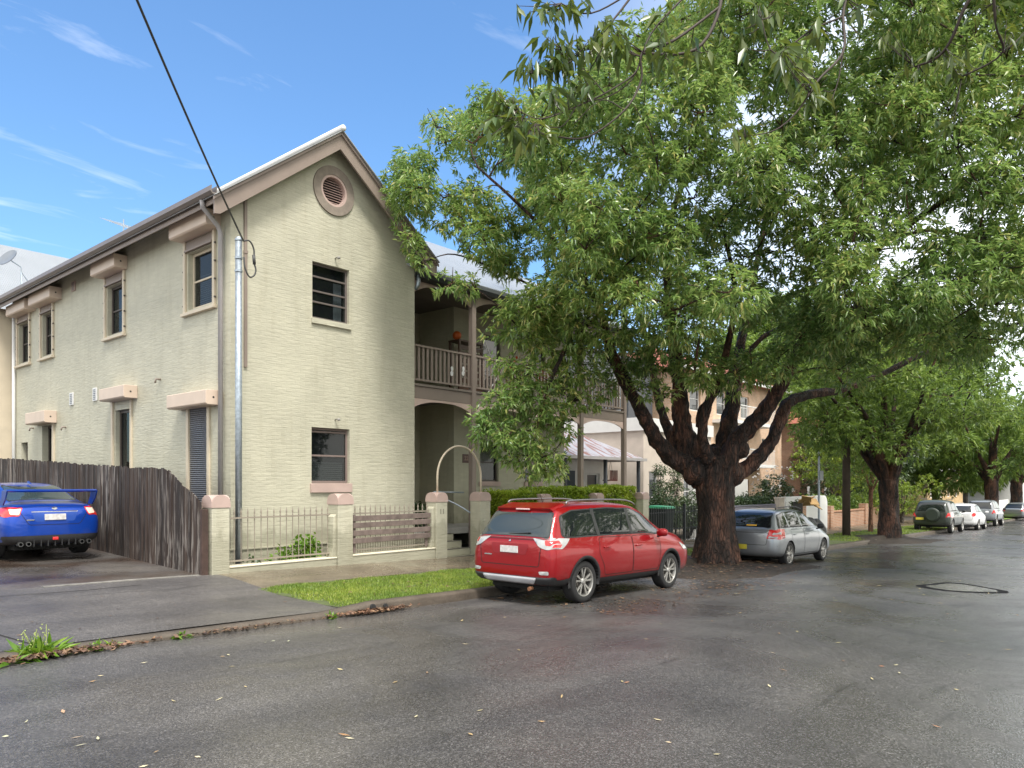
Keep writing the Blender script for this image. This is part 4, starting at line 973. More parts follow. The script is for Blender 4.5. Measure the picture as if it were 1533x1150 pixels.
# ------------------------------------------------------------------ paling fence on the left
m_paling = None
def paling_mat():
    m, nt, b = _nt('weathered_paling'); g = nt.nodes.new('ShaderNodeNewGeometry')
    cc = ramp(nt, g.outputs['Random Per Island'], [(0, (.014,.009,.007)), (.5, (.032,.019,.014)), (1, (.056,.036,.026))])
    st_ = noi(nt, pos(nt, (7, 7, .55)), 2.2, 6, .6, .4)
    lg = ramp(nt, noi(nt, pos(nt, (1,1,1)), .55, 3), [(.40, (.15,)*3), (.58, (1,1,1))])
    sm = nt.nodes.new('ShaderNodeMath'); sm.operation = 'MULTIPLY'; nt.links.new(ramp(nt, st_, [(.50, (0,0,0)), (.60, (.9,)*3)]), sm.inputs[0]); nt.links.new(lg, sm.inputs[1])
    cc = mixc(nt, sm.outputs[0], cc, (.25,.225,.205))
    st2 = noi(nt, pos(nt, (9, 9, .4)), 3.1, 5)
    cc = mixc(nt, ramp(nt, st2, [(.56, (0,0,0)), (.66, (.85,)*3)]), cc, (.014,.011,.010))
    nt.links.new(cc, b.inputs['Base Color']); b.inputs['Roughness'].default_value = .75
    bump(nt, b, noi(nt, pos(nt, (14, 14, .8)), 6, 6), .6, .012); return m
m_paling = paling_mat()
pf = thing('paling_fence', (6.5, 18, .1), 'old dark paling fence with grey weathered streaks beside the driveway', 'fence')
mb = MB(); y = 13.02; rnd = random.Random(3)
def ftop(y):
    if y < 14.45: return 1.27 + (1.93 - 1.27) * (y - 12.95) / 1.5
    if y < 16: return 1.94 + .02 * (y-14.45)
    return 1.97 + (y - 16) * .045
while y < 26:
    w = rnd.uniform(.085, .105); x = 6.55 + rnd.uniform(-.008, .008) + (y - 13) * .004; z0 = dz_(6.5, y) - .03; zt = ftop(y + w/2) + rnd.uniform(-.022, .022); sl = (ftop(y + w) - ftop(y)) * .8 + rnd.uniform(-.004,.004)
    tl = rnd.uniform(-.008, .008)
    mb.hexa([(x, y, z0), (x + .018, y, z0), (x + .018, y + w - .006, z0), (x, y + w - .006, z0), (x + tl, y, zt - sl/2), (x + .018 + tl, y, zt - sl/2), (x + .018 + tl, y + w - .006, zt + sl/2), (x + tl, y + w - .006, zt + sl/2)])
    y += w
mb.build('palings', m_paling, pf)
mb = MB()
for z in (.35, 1.05): mb.box(6.60, 6.65, 13.0, 26, z, z + .08)
mb.build('fence_rail', m_paling, pf)
for y in (13.02, 15.2, 17.6, 20, 22.4): MB().box(6.585, 6.68, y, y + .09, -.1, ftop(y) - .12).build('fence_post', m_paling, pf)
MB().box(6.53, 6.65, 12.93, 13.01, -.1, 1.18).build('end_post', M('end_post_wood', (.06,.035,.028), .7, var=.3, vs=6), pf, bevel=.006)
# ------------------------------------------------------------------ cars
# local frame of a car: +x forward, +y left, z up, origin on the ground under the middle of the wheelbase
m_tyre = M('tyre_rubber', (.018,.018,.019), .7, world=False, bs=60, bstr=.1)
m_alloy = M('alloy_wheel', (.42,.41,.39), .35, metal=.8, world=False)
m_cglass = glass('car_glass', (.010,.013,.014), .02)
m_cglass2 = glass('car_rear_glass', (.035,.045,.045), .03)
m_seam = M('panel_gap', (.006,.006,.006), .6, world=False)
m_redlens = M('red_lens', (.55,.012,.015), .15, coat=1, world=False, var=.15, vs=9)
m_clearlens = M('clear_lens', (.36,.37,.37), .12, coat=1, world=False, var=.15, vs=12)
m_chrome = M('chrome', (.55,.55,.55), .15, metal=1, world=False, var=.03)
m_cladding = M('dark_cladding', (.022,.022,.024), .5, world=False)
m_silverpl = M('silver_plastic', (.42,.42,.44), .4, metal=.3, world=False)
m_railgrey = M('rail_grey', (.20,.20,.21), .35, metal=.5, world=False)
m_under = M('underbody', (.008,.008,.008), .9, world=False)
m_plate_w = M('plate_white', (.55,.53,.52), .4, world=False, var=.2, vs=18)
m_plate_y = M('plate_yellow', (.62,.52,.06), .4, world=False)
m_int = M('car_interior', (.02,.02,.02), .8, world=False)

class Car:
    def __init__(s, name, label, loc, heading, paint, ST, wb, wr, tw, track, arch=1.10, group=None, detail=2, pitch=0.0, sx=1, subsurf=2):
        s.root = thing(name, loc, label, 'car', group, rz=heading); s.root.rotation_mode = 'XYZ'; s.root.rotation_euler = (0, pitch, heading)
        s.paint = paint; s.wb = wb; s.wr = wr; s.detail = detail
        rings = [s.ring(t) for t in ST]
        n = len(rings[0]); V = [p for r in rings for p in r]; F = []
        for i in range(len(rings) - 1):
            for k in range(n): F.append((i*n+k, i*n+(k+1) % n, (i+1)*n+(k+1) % n, (i+1)*n+k))
        F.append(tuple(range(n))); F.append(tuple((len(rings)-1)*n + k for k in range(n))[::-1])
        me = bpy.data.meshes.new('body_cage'); me.from_pydata(V, [], F); o = bpy.data.objects.new('body_cage', me); col.objects.link(o)
        bm = bmesh.new(); bm.from_mesh(me); bmesh.ops.recalc_face_normals(bm, faces=bm.faces)
        cr = bm.edges.layers.float.get('crease_edge') or bm.edges.layers.float.new('crease_edge')
        for e in bm.edges:
            if len(e.link_faces) == 2 and (len(e.link_faces[0].verts) > 4 or len(e.link_faces[1].verts) > 4): e[cr] = .35
        bm.to_mesh(me); bm.free()
        ss = o.modifiers.new('s', 'SUBSURF'); ss.levels = subsurf; ss.render_levels = subsurf
        dg = bpy.context.evaluated_depsgraph_get(); sm = bpy.data.meshes.new_from_object(o.evaluated_get(dg))
        s.bvh = BVHTree.FromPolygons([v.co.copy() for v in sm.vertices], [tuple(p.vertices) for p in sm.polygons])
        # wheel arches cut clean through the flanks
        o.modifiers.clear(); o.data = sm
        cut = MB()
        for wx in (-wb/2, wb/2):
            for sd_ in (-1, 1):
                prof = [(0, 0), (wr * arch, 0), (wr * arch, .42), (0, .42)]
                cut.lathe([(.0, sd_ * (track/2 - tw - .08)), (wr*arch, sd_ * (track/2 - tw - .08)), (wr*arch, sd_ * (track/2 + .4)), (0, sd_ * (track/2 + .4))], (wx, 0, wr), 'y', 40)
                
        co = cut.build('cutter', m_under, None, merge=1e-5)
        b = o.modifiers.new('b', 'BOOLEAN'); b.operation = 'DIFFERENCE'; b.object = co; b.solver = 'EXACT'
        dg = bpy.context.evaluated_depsgraph_get(); fm = bpy.data.meshes.new_from_object(o.evaluated_get(dg))
        fm.materials.clear(); fm.materials.append(paint); fm.materials.append(m_under)
        for p in fm.polygons:
            c_ = p.center; p.material_index = 0
            if c_.z < ST[3]['zb'] + .03 and abs(p.normal.z) > .6: p.material_index = 1
            for wx in (-wb/2, wb/2):
                d = math.hypot(c_.x - wx, c_.z - wr)
                if d < wr * arch + .004 and abs(c_.y) < track/2 + .12 and (abs(p.normal.y) > .9 and abs(c_.y) < track/2 - tw or abs(d - wr*arch*math.cos(math.pi/40)) < .012): p.material_index = 1
        fm.shade_smooth()
        for e_ in (o, co): bpy.data.objects.remove(e_)
        bo = bpy.data.objects.new('body', fm); col.objects.link(bo); bo.parent = s.root; s.body = bo
        try:
            fm.set_sharp_from_angle(angle=R(38))
        except Exception: pass
        s.wheels(wb, wr, tw, track)
    def ring(s, t):
        x, w, zb, zbelt, zr = t['x'], t['w'], t['zb'], t['belt'], t['zr']; wb_, wr_ = t.get('wbelt', w * .95), t.get('wr', w * .7)
        hb = zbelt - zb; cab = zr - zbelt
        half = [(w*.80, zb), (w*.96, zb + .07), (w*.99, zb + hb*.35), (w, zb + hb*.62), (w*.985, zb + hb*.84), (wb_, zbelt)]
        if cab > .25: half += [(wb_ + (wr_ - wb_)*.5, zbelt + cab*.48), (wr_ + .012, zr - cab*.14), (wr_ - .05, zr - .028), (wr_*.5, zr - .004)]
        else: half += [(wb_ + (wr_ - wb_)*.35, zbelt + cab*.45), (wb_ + (wr_ - wb_)*.65, zbelt + cab*.72), (wr_, zbelt + cab*.88), (wr_*.5, zr - .002)]
        L = [(x, a, b_) for a, b_ in half]
        return [(x, 0, zb)] + L + [(x, 0, zr)] + [(x, -a, b_) for a, b_ in half[::-1]]
    def panel(s, name, poly, axis, mat, off=.004, parent=None, step=.05, thick=0, both=False, smooth=True, max_y=None):
        """a panel cut to an outline and laid on the body. axis 'L'/'R' side view (x,z); 'B' from behind (y,z); 'F' from the front; 'T' from above (x,y)"""
        if both:
            a = s.panel(name, poly, 'L', mat, off, parent, step, thick); b_ = s.panel(name, poly, 'R', mat, off, parent, step, thick); return a, b_
        pts = [Vector(p) for p in s.rounded(poly)] if len(poly) < 14 else [Vector(p) for p in poly]
        xs = [p.x for p in pts]; ys = [p.y for p in pts]; n0 = len(pts)
        edges = [(i, (i+1) % n0) for i in range(n0)]
        full = list(pts); 
        x = min(xs) + step/2
        while x < max(xs):
            y = min(ys) + step/2
            while y < max(ys): full.append(Vector((x, y))); y += step
            x += step
        vs, es, fs, _, _, _ = delaunay_2d_cdt(full, edges, [list(range(n0))], 1, 1e-5)
        V = []; ok = []; 
        for p in vs:
            if axis in ('L', 'R'): sg = 1 if axis == 'L' else -1; o_ = Vector((p.x, sg*3, p.y)); d = Vector((0, -sg, 0))
            elif axis == 'B': o_ = Vector((-6, p.x, p.y)); d = Vector((1, 0, 0))
            elif axis in ('CL', 'CR'):
                sg = 1 if axis == 'CL' else -1; a_ = p.x * 100 * math.pi / 180; dd_ = Vector((-math.cos(a_), sg*math.sin(a_), 0)); o_ = Vector((s.pivot[0], sg*s.pivot[1], p.y)) + dd_*3; d = -dd_
            elif axis == 'F': o_ = Vector((6, p.x, p.y)); d = Vector((-1, 0, 0))
            else: o_ = Vector((p.x, p.y, 4)); d = Vector((0, 0, -1))
            h_ = s.bvh.ray_cast(o_, d)
            if h_[0] is None: V.append(Vector((0,0,0))); ok.append(False)
            else:
                nn = h_[1]; 
                if nn.dot(d) > 0: nn = -nn
                V.append(h_[0] + nn * off); ok.append(True)
        F = [tuple(f) for f in fs if all(ok[i] for i in f)]
        if not F: return None
        mb = MB(); mb.add(V, F)
        obs = sorted(mb.split(name, mat, parent or s.root, smooth=smooth, local=True, recalc=True), key=lambda q: -len(q.data.polygons))
        for q in obs[1:]: bpy.data.objects.remove(q)
        ob = obs[0]
        # outward normals
        me = ob.data; c0 = me.polygons[len(me.polygons)//2]; d0 = {'L': Vector((0,1,0)), 'R': Vector((0,-1,0)), 'B': Vector((-1,0,0)), 'F': Vector((1,0,0)), 'T': Vector((0,0,1)), 'CL': Vector((-.7,.7,0)), 'CR': Vector((-.7,-.7,0))}[axis]
        if c0.normal.dot(d0) < 0: me.flip_normals()
        if thick: m_ = ob.modifiers.new('thick', 'SOLIDIFY'); m_.thickness = thick; m_.offset = -1
        return ob
    def rounded(s, poly, r=.028, k=4):
        out = []; n = len(poly)
        for i in range(n):
            p, a, b_ = Vector(poly[i][:2]), Vector(poly[i-1][:2]), Vector(poly[(i+1) % n][:2]); rr = poly[i][2] if len(poly[i]) > 2 else r
            u, w = (a - p), (b_ - p); q = min(rr, u.length*.45, w.length*.45); u.normalize(); w.normalize()
            for j in range(k + 1): t = j / k; A, B = p + u*q*(1-t), p + w*q*t; out.append(tuple(A + (B - p)*(t) if False else (p + u*q*(1-t)**2 + w*q*t**2)))
        return out
    def grow(s, poly, g):
        c_ = Vector((sum(p[0] for p in poly)/len(poly), sum(p[1] for p in poly)/len(poly))); out = []
        n = len(poly)
        for i in range(n):
            p, a, b_ = Vector(poly[i][:2]), Vector(poly[i-1][:2]), Vector(poly[(i+1) % n][:2])
            u, w = (p - a).normalized(), (b_ - p).normalized(); area = sum(poly[k][0]*poly[(k+1) % n][1] - poly[(k+1) % n][0]*poly[k][1] for k in range(n))
            sg = 1 if area > 0 else -1; n1, n2 = Vector((u.y, -u.x))*sg, Vector((w.y, -w.x))*sg; m_ = (n1 + n2); m_ = m_ / max(.25, m_.length_squared) * 2
            out.append(tuple(p + m_ * g) + tuple(poly[i][2:]))
        return out
    def seam(s, poly, axis='R', w=.010, both=True):
        """a closed gap line"""
        P = s.rounded(poly, .05, 4); n = len(P)
        for ax in (('L', 'R') if both and axis in 'LR' else (axis,)):
            mb = MB()
            pts = []
            for i in range(n):
                a, b_ = Vector(P[i]), Vector(P[(i+1) % n]); m_ = max(1, int((b_ - a).length / .05))
                for j in range(m_): pts.append(a.lerp(b_, j / m_))
            H = []
            for p in pts:
                if ax in 'LR': sg = 1 if ax == 'L' else -1; h_ = s.bvh.ray_cast(Vector((p.x, sg*3, p.y)), Vector((0,-sg,0)))
                elif ax == 'B': h_ = s.bvh.ray_cast(Vector((-6, p.x, p.y)), Vector((1,0,0)))
                else: h_ = s.bvh.ray_cast(Vector((p.x, p.y, 4)), Vector((0,0,-1)))
                H.append((h_[0], h_[1]) if h_[0] is not None else None)
            m_ = len(H)
            for i in range(m_):
                A, B = H[i], H[(i+1) % m_]
                if A is None or B is None: continue
                d = (B[0] - A[0])
                if d.length < 1e-5: continue
                na = A[1]; sd_ = d.normalized().cross(na).normalized() * w/2
                q = [A[0] - sd_ + na*.0025, A[0] + sd_ + na*.0025, B[0] + sd_ + na*.0025, B[0] - sd_ + na*.0025]; mb.add(q, [(0,1,2,3)])
            if mb.f: mb.build('panel_gap', m_seam, s.root, local=True, recalc=False)
    def wheels(s, wb, wr, tw, track, rim=None):
        protos = {}
        for sd_ in (-1, 1):
            y = sd_ * track/2; rr = wr * .70
            t = MB(); t.lathe([(rr*.98, y - sd_*tw), (wr*.93, y - sd_*tw), (wr*.985, y - sd_*(tw-.02)), (wr, y - sd_*(tw-.05)), (wr, y - sd_*.045), (wr*.985, y - sd_*.018), (wr*.94, y - sd_*.003), (wr*.80, y + sd_*.002), (rr*1.01, y - sd_*.006), (rr*.98, y - sd_*.03)], (0, 0, 0), 'y', 44, cap=False)
            r_ = MB()
            r_.lathe([(rr*1.0, y - sd_*.004), (rr*.94, y - sd_*.01), (rr*.90, y - sd_*.05), (rr*.88, y - sd_*(tw-.02)), (rr*.96, y - sd_*(tw-.02)), (rr*1.0, y - sd_*.02)], (0,0,0), 'y', 40, cap=False)
            r_.lathe([(.0, y - sd_*.012), (.035, y - sd_*.012), (.06, y - sd_*.03), (.065, y - sd_*.09), (0, y - sd_*.09)], (0,0,0), 'y', 20)
            ns = s.spokes if hasattr(s, 'spokes') else 5; dbl = getattr(s, 'double', True)
            for k in range(ns):
                a = 2*math.pi*k/ns + .3
                for da in ((-.16, .16) if dbl else (0,)):
                    a0, a1 = a + da*.6, a + da*1.45; w0, w1 = (.013, .019) if dbl else (.028, .036)
                    c0 = Vector((math.cos(a0), 0, math.sin(a0)))*.045; c1 = Vector((math.cos(a1), 0, math.sin(a1)))*rr*.93
                    tn = Vector((-math.sin(a), 0, math.cos(a))); P = []
                    for (c_, w_, yy) in ((c0, w0, -.03), (c1, w1, -.022)):
                        for (ss_, dy) in ((-1, -.03), (1, -.03), (1, 0), (-1, 0)): P.append(c_ + tn*w_*ss_ + Vector((0, y + sd_*(yy + dy), 0)))
                    r_.add(P, [(0,1,2,3),(7,6,5,4),(0,4,5,1),(1,5,6,2),(2,6,7,3),(3,7,4,0)])
            h_ = MB(); h_.lathe([(0, y - sd_*.07), (rr*.55, y - sd_*.07), (rr*.55, y - sd_*.09), (0, y - sd_*.09)], (0,0,0), 'y', 28)
            for wx in (-wb/2, wb/2):
                w_ = bpy.data.objects.new('wheel', None); col.objects.link(w_); w_.parent = s.root; w_.location = (wx, 0, wr); w_.empty_display_size = .1
                if sd_ not in protos:
                    a = t.build('tyre', m_tyre, w_, smooth=True, local=True); b_ = r_.build('rim', m_alloy, w_, local=True, bevel=.003); c_ = h_.build('brake_disc', M('brake_disc', (.12,.11,.10), .4, metal=.7, world=False), w_, local=True)
                    try: a.data.set_sharp_from_angle(angle=R(50))
                    except Exception: pass
                    protos[sd_] = (a, b_, c_)
                else:
                    for q in protos[sd_]: d = q.copy(); col.objects.link(d); d.parent = w_
    def tube(s, name, pts, r, mat, n=8, flat=None): return MB().tube(pts, r, n).build(name, mat, s.root, smooth=True, local=True)
    def mirror_pair(s, x, y, z, mat, sc=1):
        for sd_ in (-1, 1):
            V = []; c_ = Vector((x, sd_*y, z)); mb = MB()
            for i, (dx, w, h_) in enumerate(((-.075, .085, .055), (-.06, .10, .07), (.0, .105, .075), (.05, .08, .055), (.075, .04, .03))):
                for k in range(14): a = 2*math.pi*k/14; V.append(c_ + Vector((dx*sc, w*math.copysign(abs(math.cos(a))**.7, math.cos(a))*sc, h_*math.copysign(abs(math.sin(a))**.7, math.sin(a))*sc)))
            F = [(i*14+k, i*14+(k+1) % 14, (i+1)*14+(k+1) % 14, (i+1)*14+k) for i in range(4) for k in range(14)] + [tuple(range(14)), tuple(56+k for k in range(14))]
            mb.add(V, F); m_ = mb.build('wing_mirror', mat, s.root, smooth=True, local=True)
            MB().tube([c_ + Vector((.01, 0, -.05)), c_ + Vector((.03, -sd_*.13, -.08))], .018, 8).build('mirror_stalk', m_blackpl, m_, local=True)
    def handles(s, spots, mat=None):
        for (x, z) in spots:
            for sd_ in (-1, 1):
                h_ = s.bvh.ray_cast(Vector((x, sd_*3, z)), Vector((0,-sd_,0)))
                if h_[0] is None: continue
                p = h_[0]; n_ = Vector((0, sd_, 0))
                MB().tube([p + Vector((-.09,0,0)) + n_*.0, p + Vector((-.075,0,0)) + n_*.028, p + Vector((.075,0,0)) + n_*.028, p + Vector((.09,0,0)) + n_*0], .011, 8).build('door_handle', mat or s.paint, s.root, smooth=True, local=True)
    def box(s, name, x0, x1, y0, y1, z0, z1, mat, bevel=.01, parent=None): return MB().box(x0, x1, y0, y1, z0, z1).build(name, mat, parent or s.root, local=True, bevel=bevel)
    def place_panel(s, name, y, z, w, h_, mat, t=.012, off=.004, tilt=True, axis='B'):
        hh = s.bvh.ray_cast(Vector((-6 if axis == 'B' else 6, y, z)), Vector((1 if axis == 'B' else -1, 0, 0)))
        p = hh[0]; n_ = hh[1]; n_ = n_ if n_.x * (-1 if axis == 'B' else 1) > 0 else -n_
        u = Vector((0,0,1)).cross(n_).normalized(); v = n_.cross(u); mb = MB(); c_ = p + n_*(off)
        P = [c_ + u*a*w/2 + v*b_*h_/2 + n_*d for d in (0, t) for a, b_ in ((-1,-1),(1,-1),(1,1),(-1,1))]
        mb.add(P, [(0,3,2,1),(4,5,6,7),(0,1,5,4),(1,2,6,5),(2,3,7,6),(3,0,4,7)])
        return mb.build(name, mat, s.root, local=True, bevel=.003), (c_ + n_*t, u, v, n_)

def S(x, w, zb, belt, zr, wr=None, wbelt=None):
    d = dict(x=x, w=w, zb=zb, belt=belt, zr=zr)
    if wr: d['wr'] = wr
    if wbelt: d['wbelt'] = wbelt
    return d
def lettering(car, txt, fr, size, dx, dy, mat, name='lettering'):
    c_, u, v, n_ = fr
    fn = lambda a, b_, d: tuple(c_ + u*a + v*b_ + n_*d)
    cu = bpy.data.curves.new(name, 'FONT'); cu.body = txt; cu.size = size; cu.align_x = 'CENTER'; cu.align_y = 'CENTER'
    to = bpy.data.objects.new('tmp', cu); col.objects.link(to); dg = bpy.context.evaluated_depsgraph_get(); me = bpy.data.meshes.new_from_object(to.evaluated_get(dg))
    bpy.data.objects.remove(to)
    for q in me.vertices: q.co = Vector(fn(dx + q.co.x, dy + q.co.y, .0015))
    me.materials.clear(); me.materials.append(mat); o = bpy.data.objects.new(name, me); col.objects.link(o); o.parent = car.root; return o

def zroad(x, y): return road_z(x, y)
# ---- red SUV --------------------------------------------------------------
wbR = 2.79; xr = 9.63; xc = xr + wbR/2; yc = 6.79 + .86
zc = (zroad(9.6, 6.9) + zroad(12.4, 6.9))/2
m_redpaint = carpaint('red_metallic_paint', (.27,.002,.006), .35, .3)
STR = [S(-2.27,.68,.42,.86,.97,.54,.62), S(-2.24,.81,.34,.93,1.04,.62,.75), S(-2.13,.870,.30,1.00,1.17,.66,.81), S(-2.02,.887,.29,1.03,1.36,.655,.82), S(-1.89,.89,.28,1.045,1.565,.645,.828),
       S(-1.70,.893,.27,1.05,1.615,.64,.83), S(-1.2,.895,.26,1.045,1.645,.655,.84), S(-.55,.895,.25,1.035,1.66,.67,.845), S(.1,.895,.25,1.02,1.66,.67,.845), S(.55,.893,.25,1.01,1.60,.65,.84),
       S(.92,.89,.25,1.0,1.40,.63,.835), S(1.25,.885,.25,1.0,1.19,.64,.82), S(1.55,.88,.25,.99,1.12,.64,.80), S(1.95,.87,.26,.95,1.06,.60,.77), S(2.20,.83,.28,.85,.98,.55,.70), S(2.33,.68,.34,.74,.84,.45,.55)]
red = Car('red_car', 'red five door off-road estate car parked against the kerb in front of the hedge', (xc, yc, zc), 0, m_redpaint, STR, wbR, .345, .225, 1.72, 1.11, pitch=math.atan(SL * .9))
red.root.scale = (.975, .98, .955)
# glass
sideglass = [(-1.93,1.115,.06), (-1.86,1.41,.06), (-1.55,1.50,.05), (-.55,1.545), (.20,1.535,.10), (.62,1.42,.05), (1.06,1.13,.02), (1.0,1.085,.02), (-1.75,1.095,.08)]
red.panel('window_seal', red.grow(sideglass, .022), 'R', m_blackpl, .0035, both=True)
gl = red.panel('side_window', sideglass, 'R', m_cglass, .0065, both=True)
for x0, x1 in ((-1.02, -.93), (.02, .11)): red.panel('door_pillar', [(x0, 1.10), (x0 - .02, 1.55), (x1 - .02, 1.55), (x1, 1.10)], 'R', m_blackpl, .0095, both=True)
rg = [(-.70,1.085,.05), (-.60,1.47,.06), (.60,1.47,.06), (.70,1.085,.05)]
red.panel('window_seal', red.grow(rg, .018), 'B', m_blackpl, .003); red.panel('rear_window', rg, 'B', m_cglass2, .007, step=.04)
red.panel('windscreen', [(.98,-.62),(.98,.62),(.62,.56),(.62,-.56)], 'T', m_cglass, .006)
# roof spoiler and high brake lamp
mb = MB(); mb.hexa([(-1.90,-.58,1.49),(-1.60,-.60,1.60),(-1.60,.60,1.60),(-1.90,.58,1.49),(-1.95,-.56,1.545),(-1.60,-.56,1.636),(-1.60,.56,1.636),(-1.95,.56,1.545)]); sp_ = mb.build('roof_spoiler', m_redpaint, red.root, local=True, bevel=.015)
MB().box(-1.958, -1.93, -.14, .14, 1.515, 1.538).build('brake_lamp', M('brake_lamp', (.65,.45,.45), .3, world=False), sp_, local=True, bevel=.004)
for sd_ in (-1, 1):
    MB().tube(catmull([(-1.6, sd_*.615, 1.625), (-1.5, sd_*.61, 1.672), (-.9, sd_*.615, 1.695), (.0, sd_*.62, 1.70), (.35, sd_*.615, 1.665), (.5, sd_*.61, 1.61)], 5), .015, 8).build('roof_rail', m_chrome if False else m_railgrey, red.root, smooth=True, local=True)
MB().tube([(-1.3, .1, 1.64), (-1.38, .1, 1.78)], .006, 6).build('aerial', m_blackpl, red.root, local=True)
# tail lamps: pale wedges joined by a bright strip
red.pivot = (-1.78, .42)
for ax in ('CR', 'CL'):
    l = red.panel('tail_lamp', [(.03,1.065,.01),(.60,1.075,.02),(.90,1.065,.02),(.76,.985,.03),(.62,.91,.03),(.34,.895,.03),(.22,.93,.04)], ax, m_clearlens, .009, step=.04)
    red.panel('lens', [(.30,1.035,.02),(.56,1.04,.02),(.60,.99,.02),(.44,.985,.01),(.40,.955,.02),(.32,.96,.02)], ax, m_redlens, .013, parent=l, step=.03)
    red.panel('lens', [(.46,.975,.02),(.62,.98,.02),(.58,.93,.02),(.42,.925,.02)], ax, m_redlens, .013, parent=l, step=.03)
red.panel('trim_strip', [(-.78,1.045,.01),(-.78,1.078,.01),(.78,1.078,.01),(.78,1.045,.01)], 'B', m_clearlens, .009, step=.03)
red.seam([(-.66,1.04),(.66,1.04),(.62,.86),(.60,.62),(-.60,.62),(-.62,.86)], 'B', .012)
red.panel('number_recess', [(-.40,.97,.05),(.40,.97,.05),(.34,.80,.05),(-.34,.80,.05)], 'B', M('red_recess', (.22,.002,.008), .5, world=False), .003)
pl, fr = red.place_panel('number_plate', 0, .875, .37, .11, m_plate_w)
red.panel('badge', [(-.03,1.0,.03),(.03,1.0,.03),(.0,1.035,.005)], 'B', m_chrome, .01, step=.02)
_, f2 = red.place_panel('badge', .45, .77, .16, .02, m_chrome, t=.004)
red.panel('bumper_reflector', [(.60,.55,.02),(.77,.56,.02),(.77,.50,.02),(.62,.50,.02)], 'B', m_clearlens, .008, step=.03); red.panel('bumper_reflector', [(-.60,.55,.02),(-.77,.56,.02),(-.77,.50,.02),(-.62,.50,.02)], 'B', m_clearlens, .008, step=.03)
# black lower cladding, silver skid plate
red.panel('lower_bumper', [(-.84,.47),(.84,.47),(.82,.36),(.62,.355),(-.62,.355),(-.82,.36)], 'B', m_cladding, .010, step=.04)
red.panel('skid_plate', [(-.56,.445,.03),(.56,.445,.03),(.50,.35,.08),(-.50,.35,.08)], 'B', m_silverpl, .024, step=.04, thick=.014)
red.panel('sill_cladding', [(-.98,.385),(.97,.385),(.97,.25),(-.98,.25)], 'R', m_cladding, .009, both=True, step=.04)
red.panel('bumper_cladding', [(-2.32,.455),(-1.80,.44),(-1.80,.28),(-2.26,.30)], 'R', m_cladding, .010, both=True, step=.04)
for sd_ in (-1, 1):
    for wx in (-wbR/2, wbR/2):
        mb = MB(); n = 26; ri, ro = .345*1.11, .345*1.11 + .052
        for i in range(n + 1):
            a = -.18 + (math.pi + .36) * i / n
            for r_, dz in ((ri, .012), (ro, .006), (ri, -.06)):
                x, z = wx + r_*math.cos(a), .345 + r_*math.sin(a); h_ = red.bvh.ray_cast(Vector((x, sd_*3, max(.30, z))), Vector((0,-sd_,0)))
                yb = abs(h_[0].y) if h_[0] is not None else .88
                mb.v.append((x, sd_*(max(yb, .84) + dz), z))
        for i in range(n):
            k = i*3; mb.f += [(k, k+1, k+4, k+3), (k, k+3, k+5, k+2)]
        mb.build('arch_cladding', m_cladding, red.root, smooth=True, local=True)
# doors
red.seam([(-.98,1.06),(-1.02,.80),(-.86,.56),(-.84,.42),(.03,.42),(.03,1.06)]); red.seam([(.05,1.06),(.05,.42),(.93,.42),(1.0,.75),(1.02,1.06)])
red.panel('window_line', [(-1.9,1.088),(1.04,1.075),(1.04,1.062),(-1.9,1.075)], 'R', m_chrome if False else m_blackpl, .006, both=True, step=.05)
red.handles([(-.80,.89), (.22,.88)]); red.mirror_pair(.86, 1.0, 1.10, m_redpaint)
red.panel('fuel_flap', [(-1.62,.90,.05),(-1.42,.90,.05),(-1.42,.72,.05),(-1.62,.72,.05)], 'L', m_redpaint, .004)
red.panel('headlamp', [(1.75,.88,.03),(2.2,.76,.02),(2.24,.70,.02),(1.9,.74,.03)], 'R', m_clearlens, .006, both=True, step=.03)
hp = red.bvh.ray_cast(Vector((-6, .12, 1.15)), Vector((1,0,0)))[0]
MB().tube([hp + Vector((-.02,-.02,-.03)), hp + Vector((-.03,-.25,-.02)), hp + Vector((-.03,-.48,.0))], .012, 6).build('rear_wiper', m_blackpl, red.root, local=True)
MB().tube([(-2.2,-.42,.27), (-2.28,-.42,.26)], .032, 12).build('exhaust', M('rusty_pipe', (.22,.10,.05), .5, world=False), red.root, local=True)
red.box('underbody', -2.0, 2.0, -.6, .6, .21, .32, m_under, .02)

# ---- blue saloon in the driveway --------------------------------------------
bx, by = 5.22, 16.1
m_bluepaint = carpaint('blue_metallic_paint', (.004,.050,.36), .4, .28)
STB = [S(-2.30,.62,.38,.74,.84,.45,.56), S(-2.26,.78,.30,.84,.99,.55,.70), S(-2.12,.86,.27,.92,1.07,.60,.78), S(-1.85,.885,.25,.955,1.095,.62,.80), S(-1.58,.89,.23,.97,1.13,.60,.815), S(-1.25,.89,.22,.975,1.29,.575,.825),
       S(-.85,.89,.21,.975,1.43,.565,.825), S(-.35,.89,.20,.97,1.475,.57,.83), S(.15,.89,.20,.96,1.47,.57,.83), S(.55,.89,.20,.95,1.38,.57,.82), S(.95,.89,.20,.94,1.18,.58,.81), S(1.25,.89,.20,.925,1.04,.58,.80),
       S(1.7,.88,.21,.86,.96,.56,.76), S(2.1,.84,.23,.74,.86,.5,.68), S(2.28,.66,.30,.60,.70,.4,.5)]
blue = Car('blue_car', 'bright blue saloon with a tall rear wing parked on the driveway beside the paling fence', (bx - .02, by + 2.3, dz_(bx, by + 1.2) + .02), R(90), m_bluepaint, STB, 2.65, .33, .245, 1.74, 1.09)
m_bg = glass('blue_car_rear_glass', (.03,.045,.05), .02)
rgb = [(-.60,1.115,.04),(-.48,1.40,.05),(.48,1.40,.05),(.60,1.115,.04)]
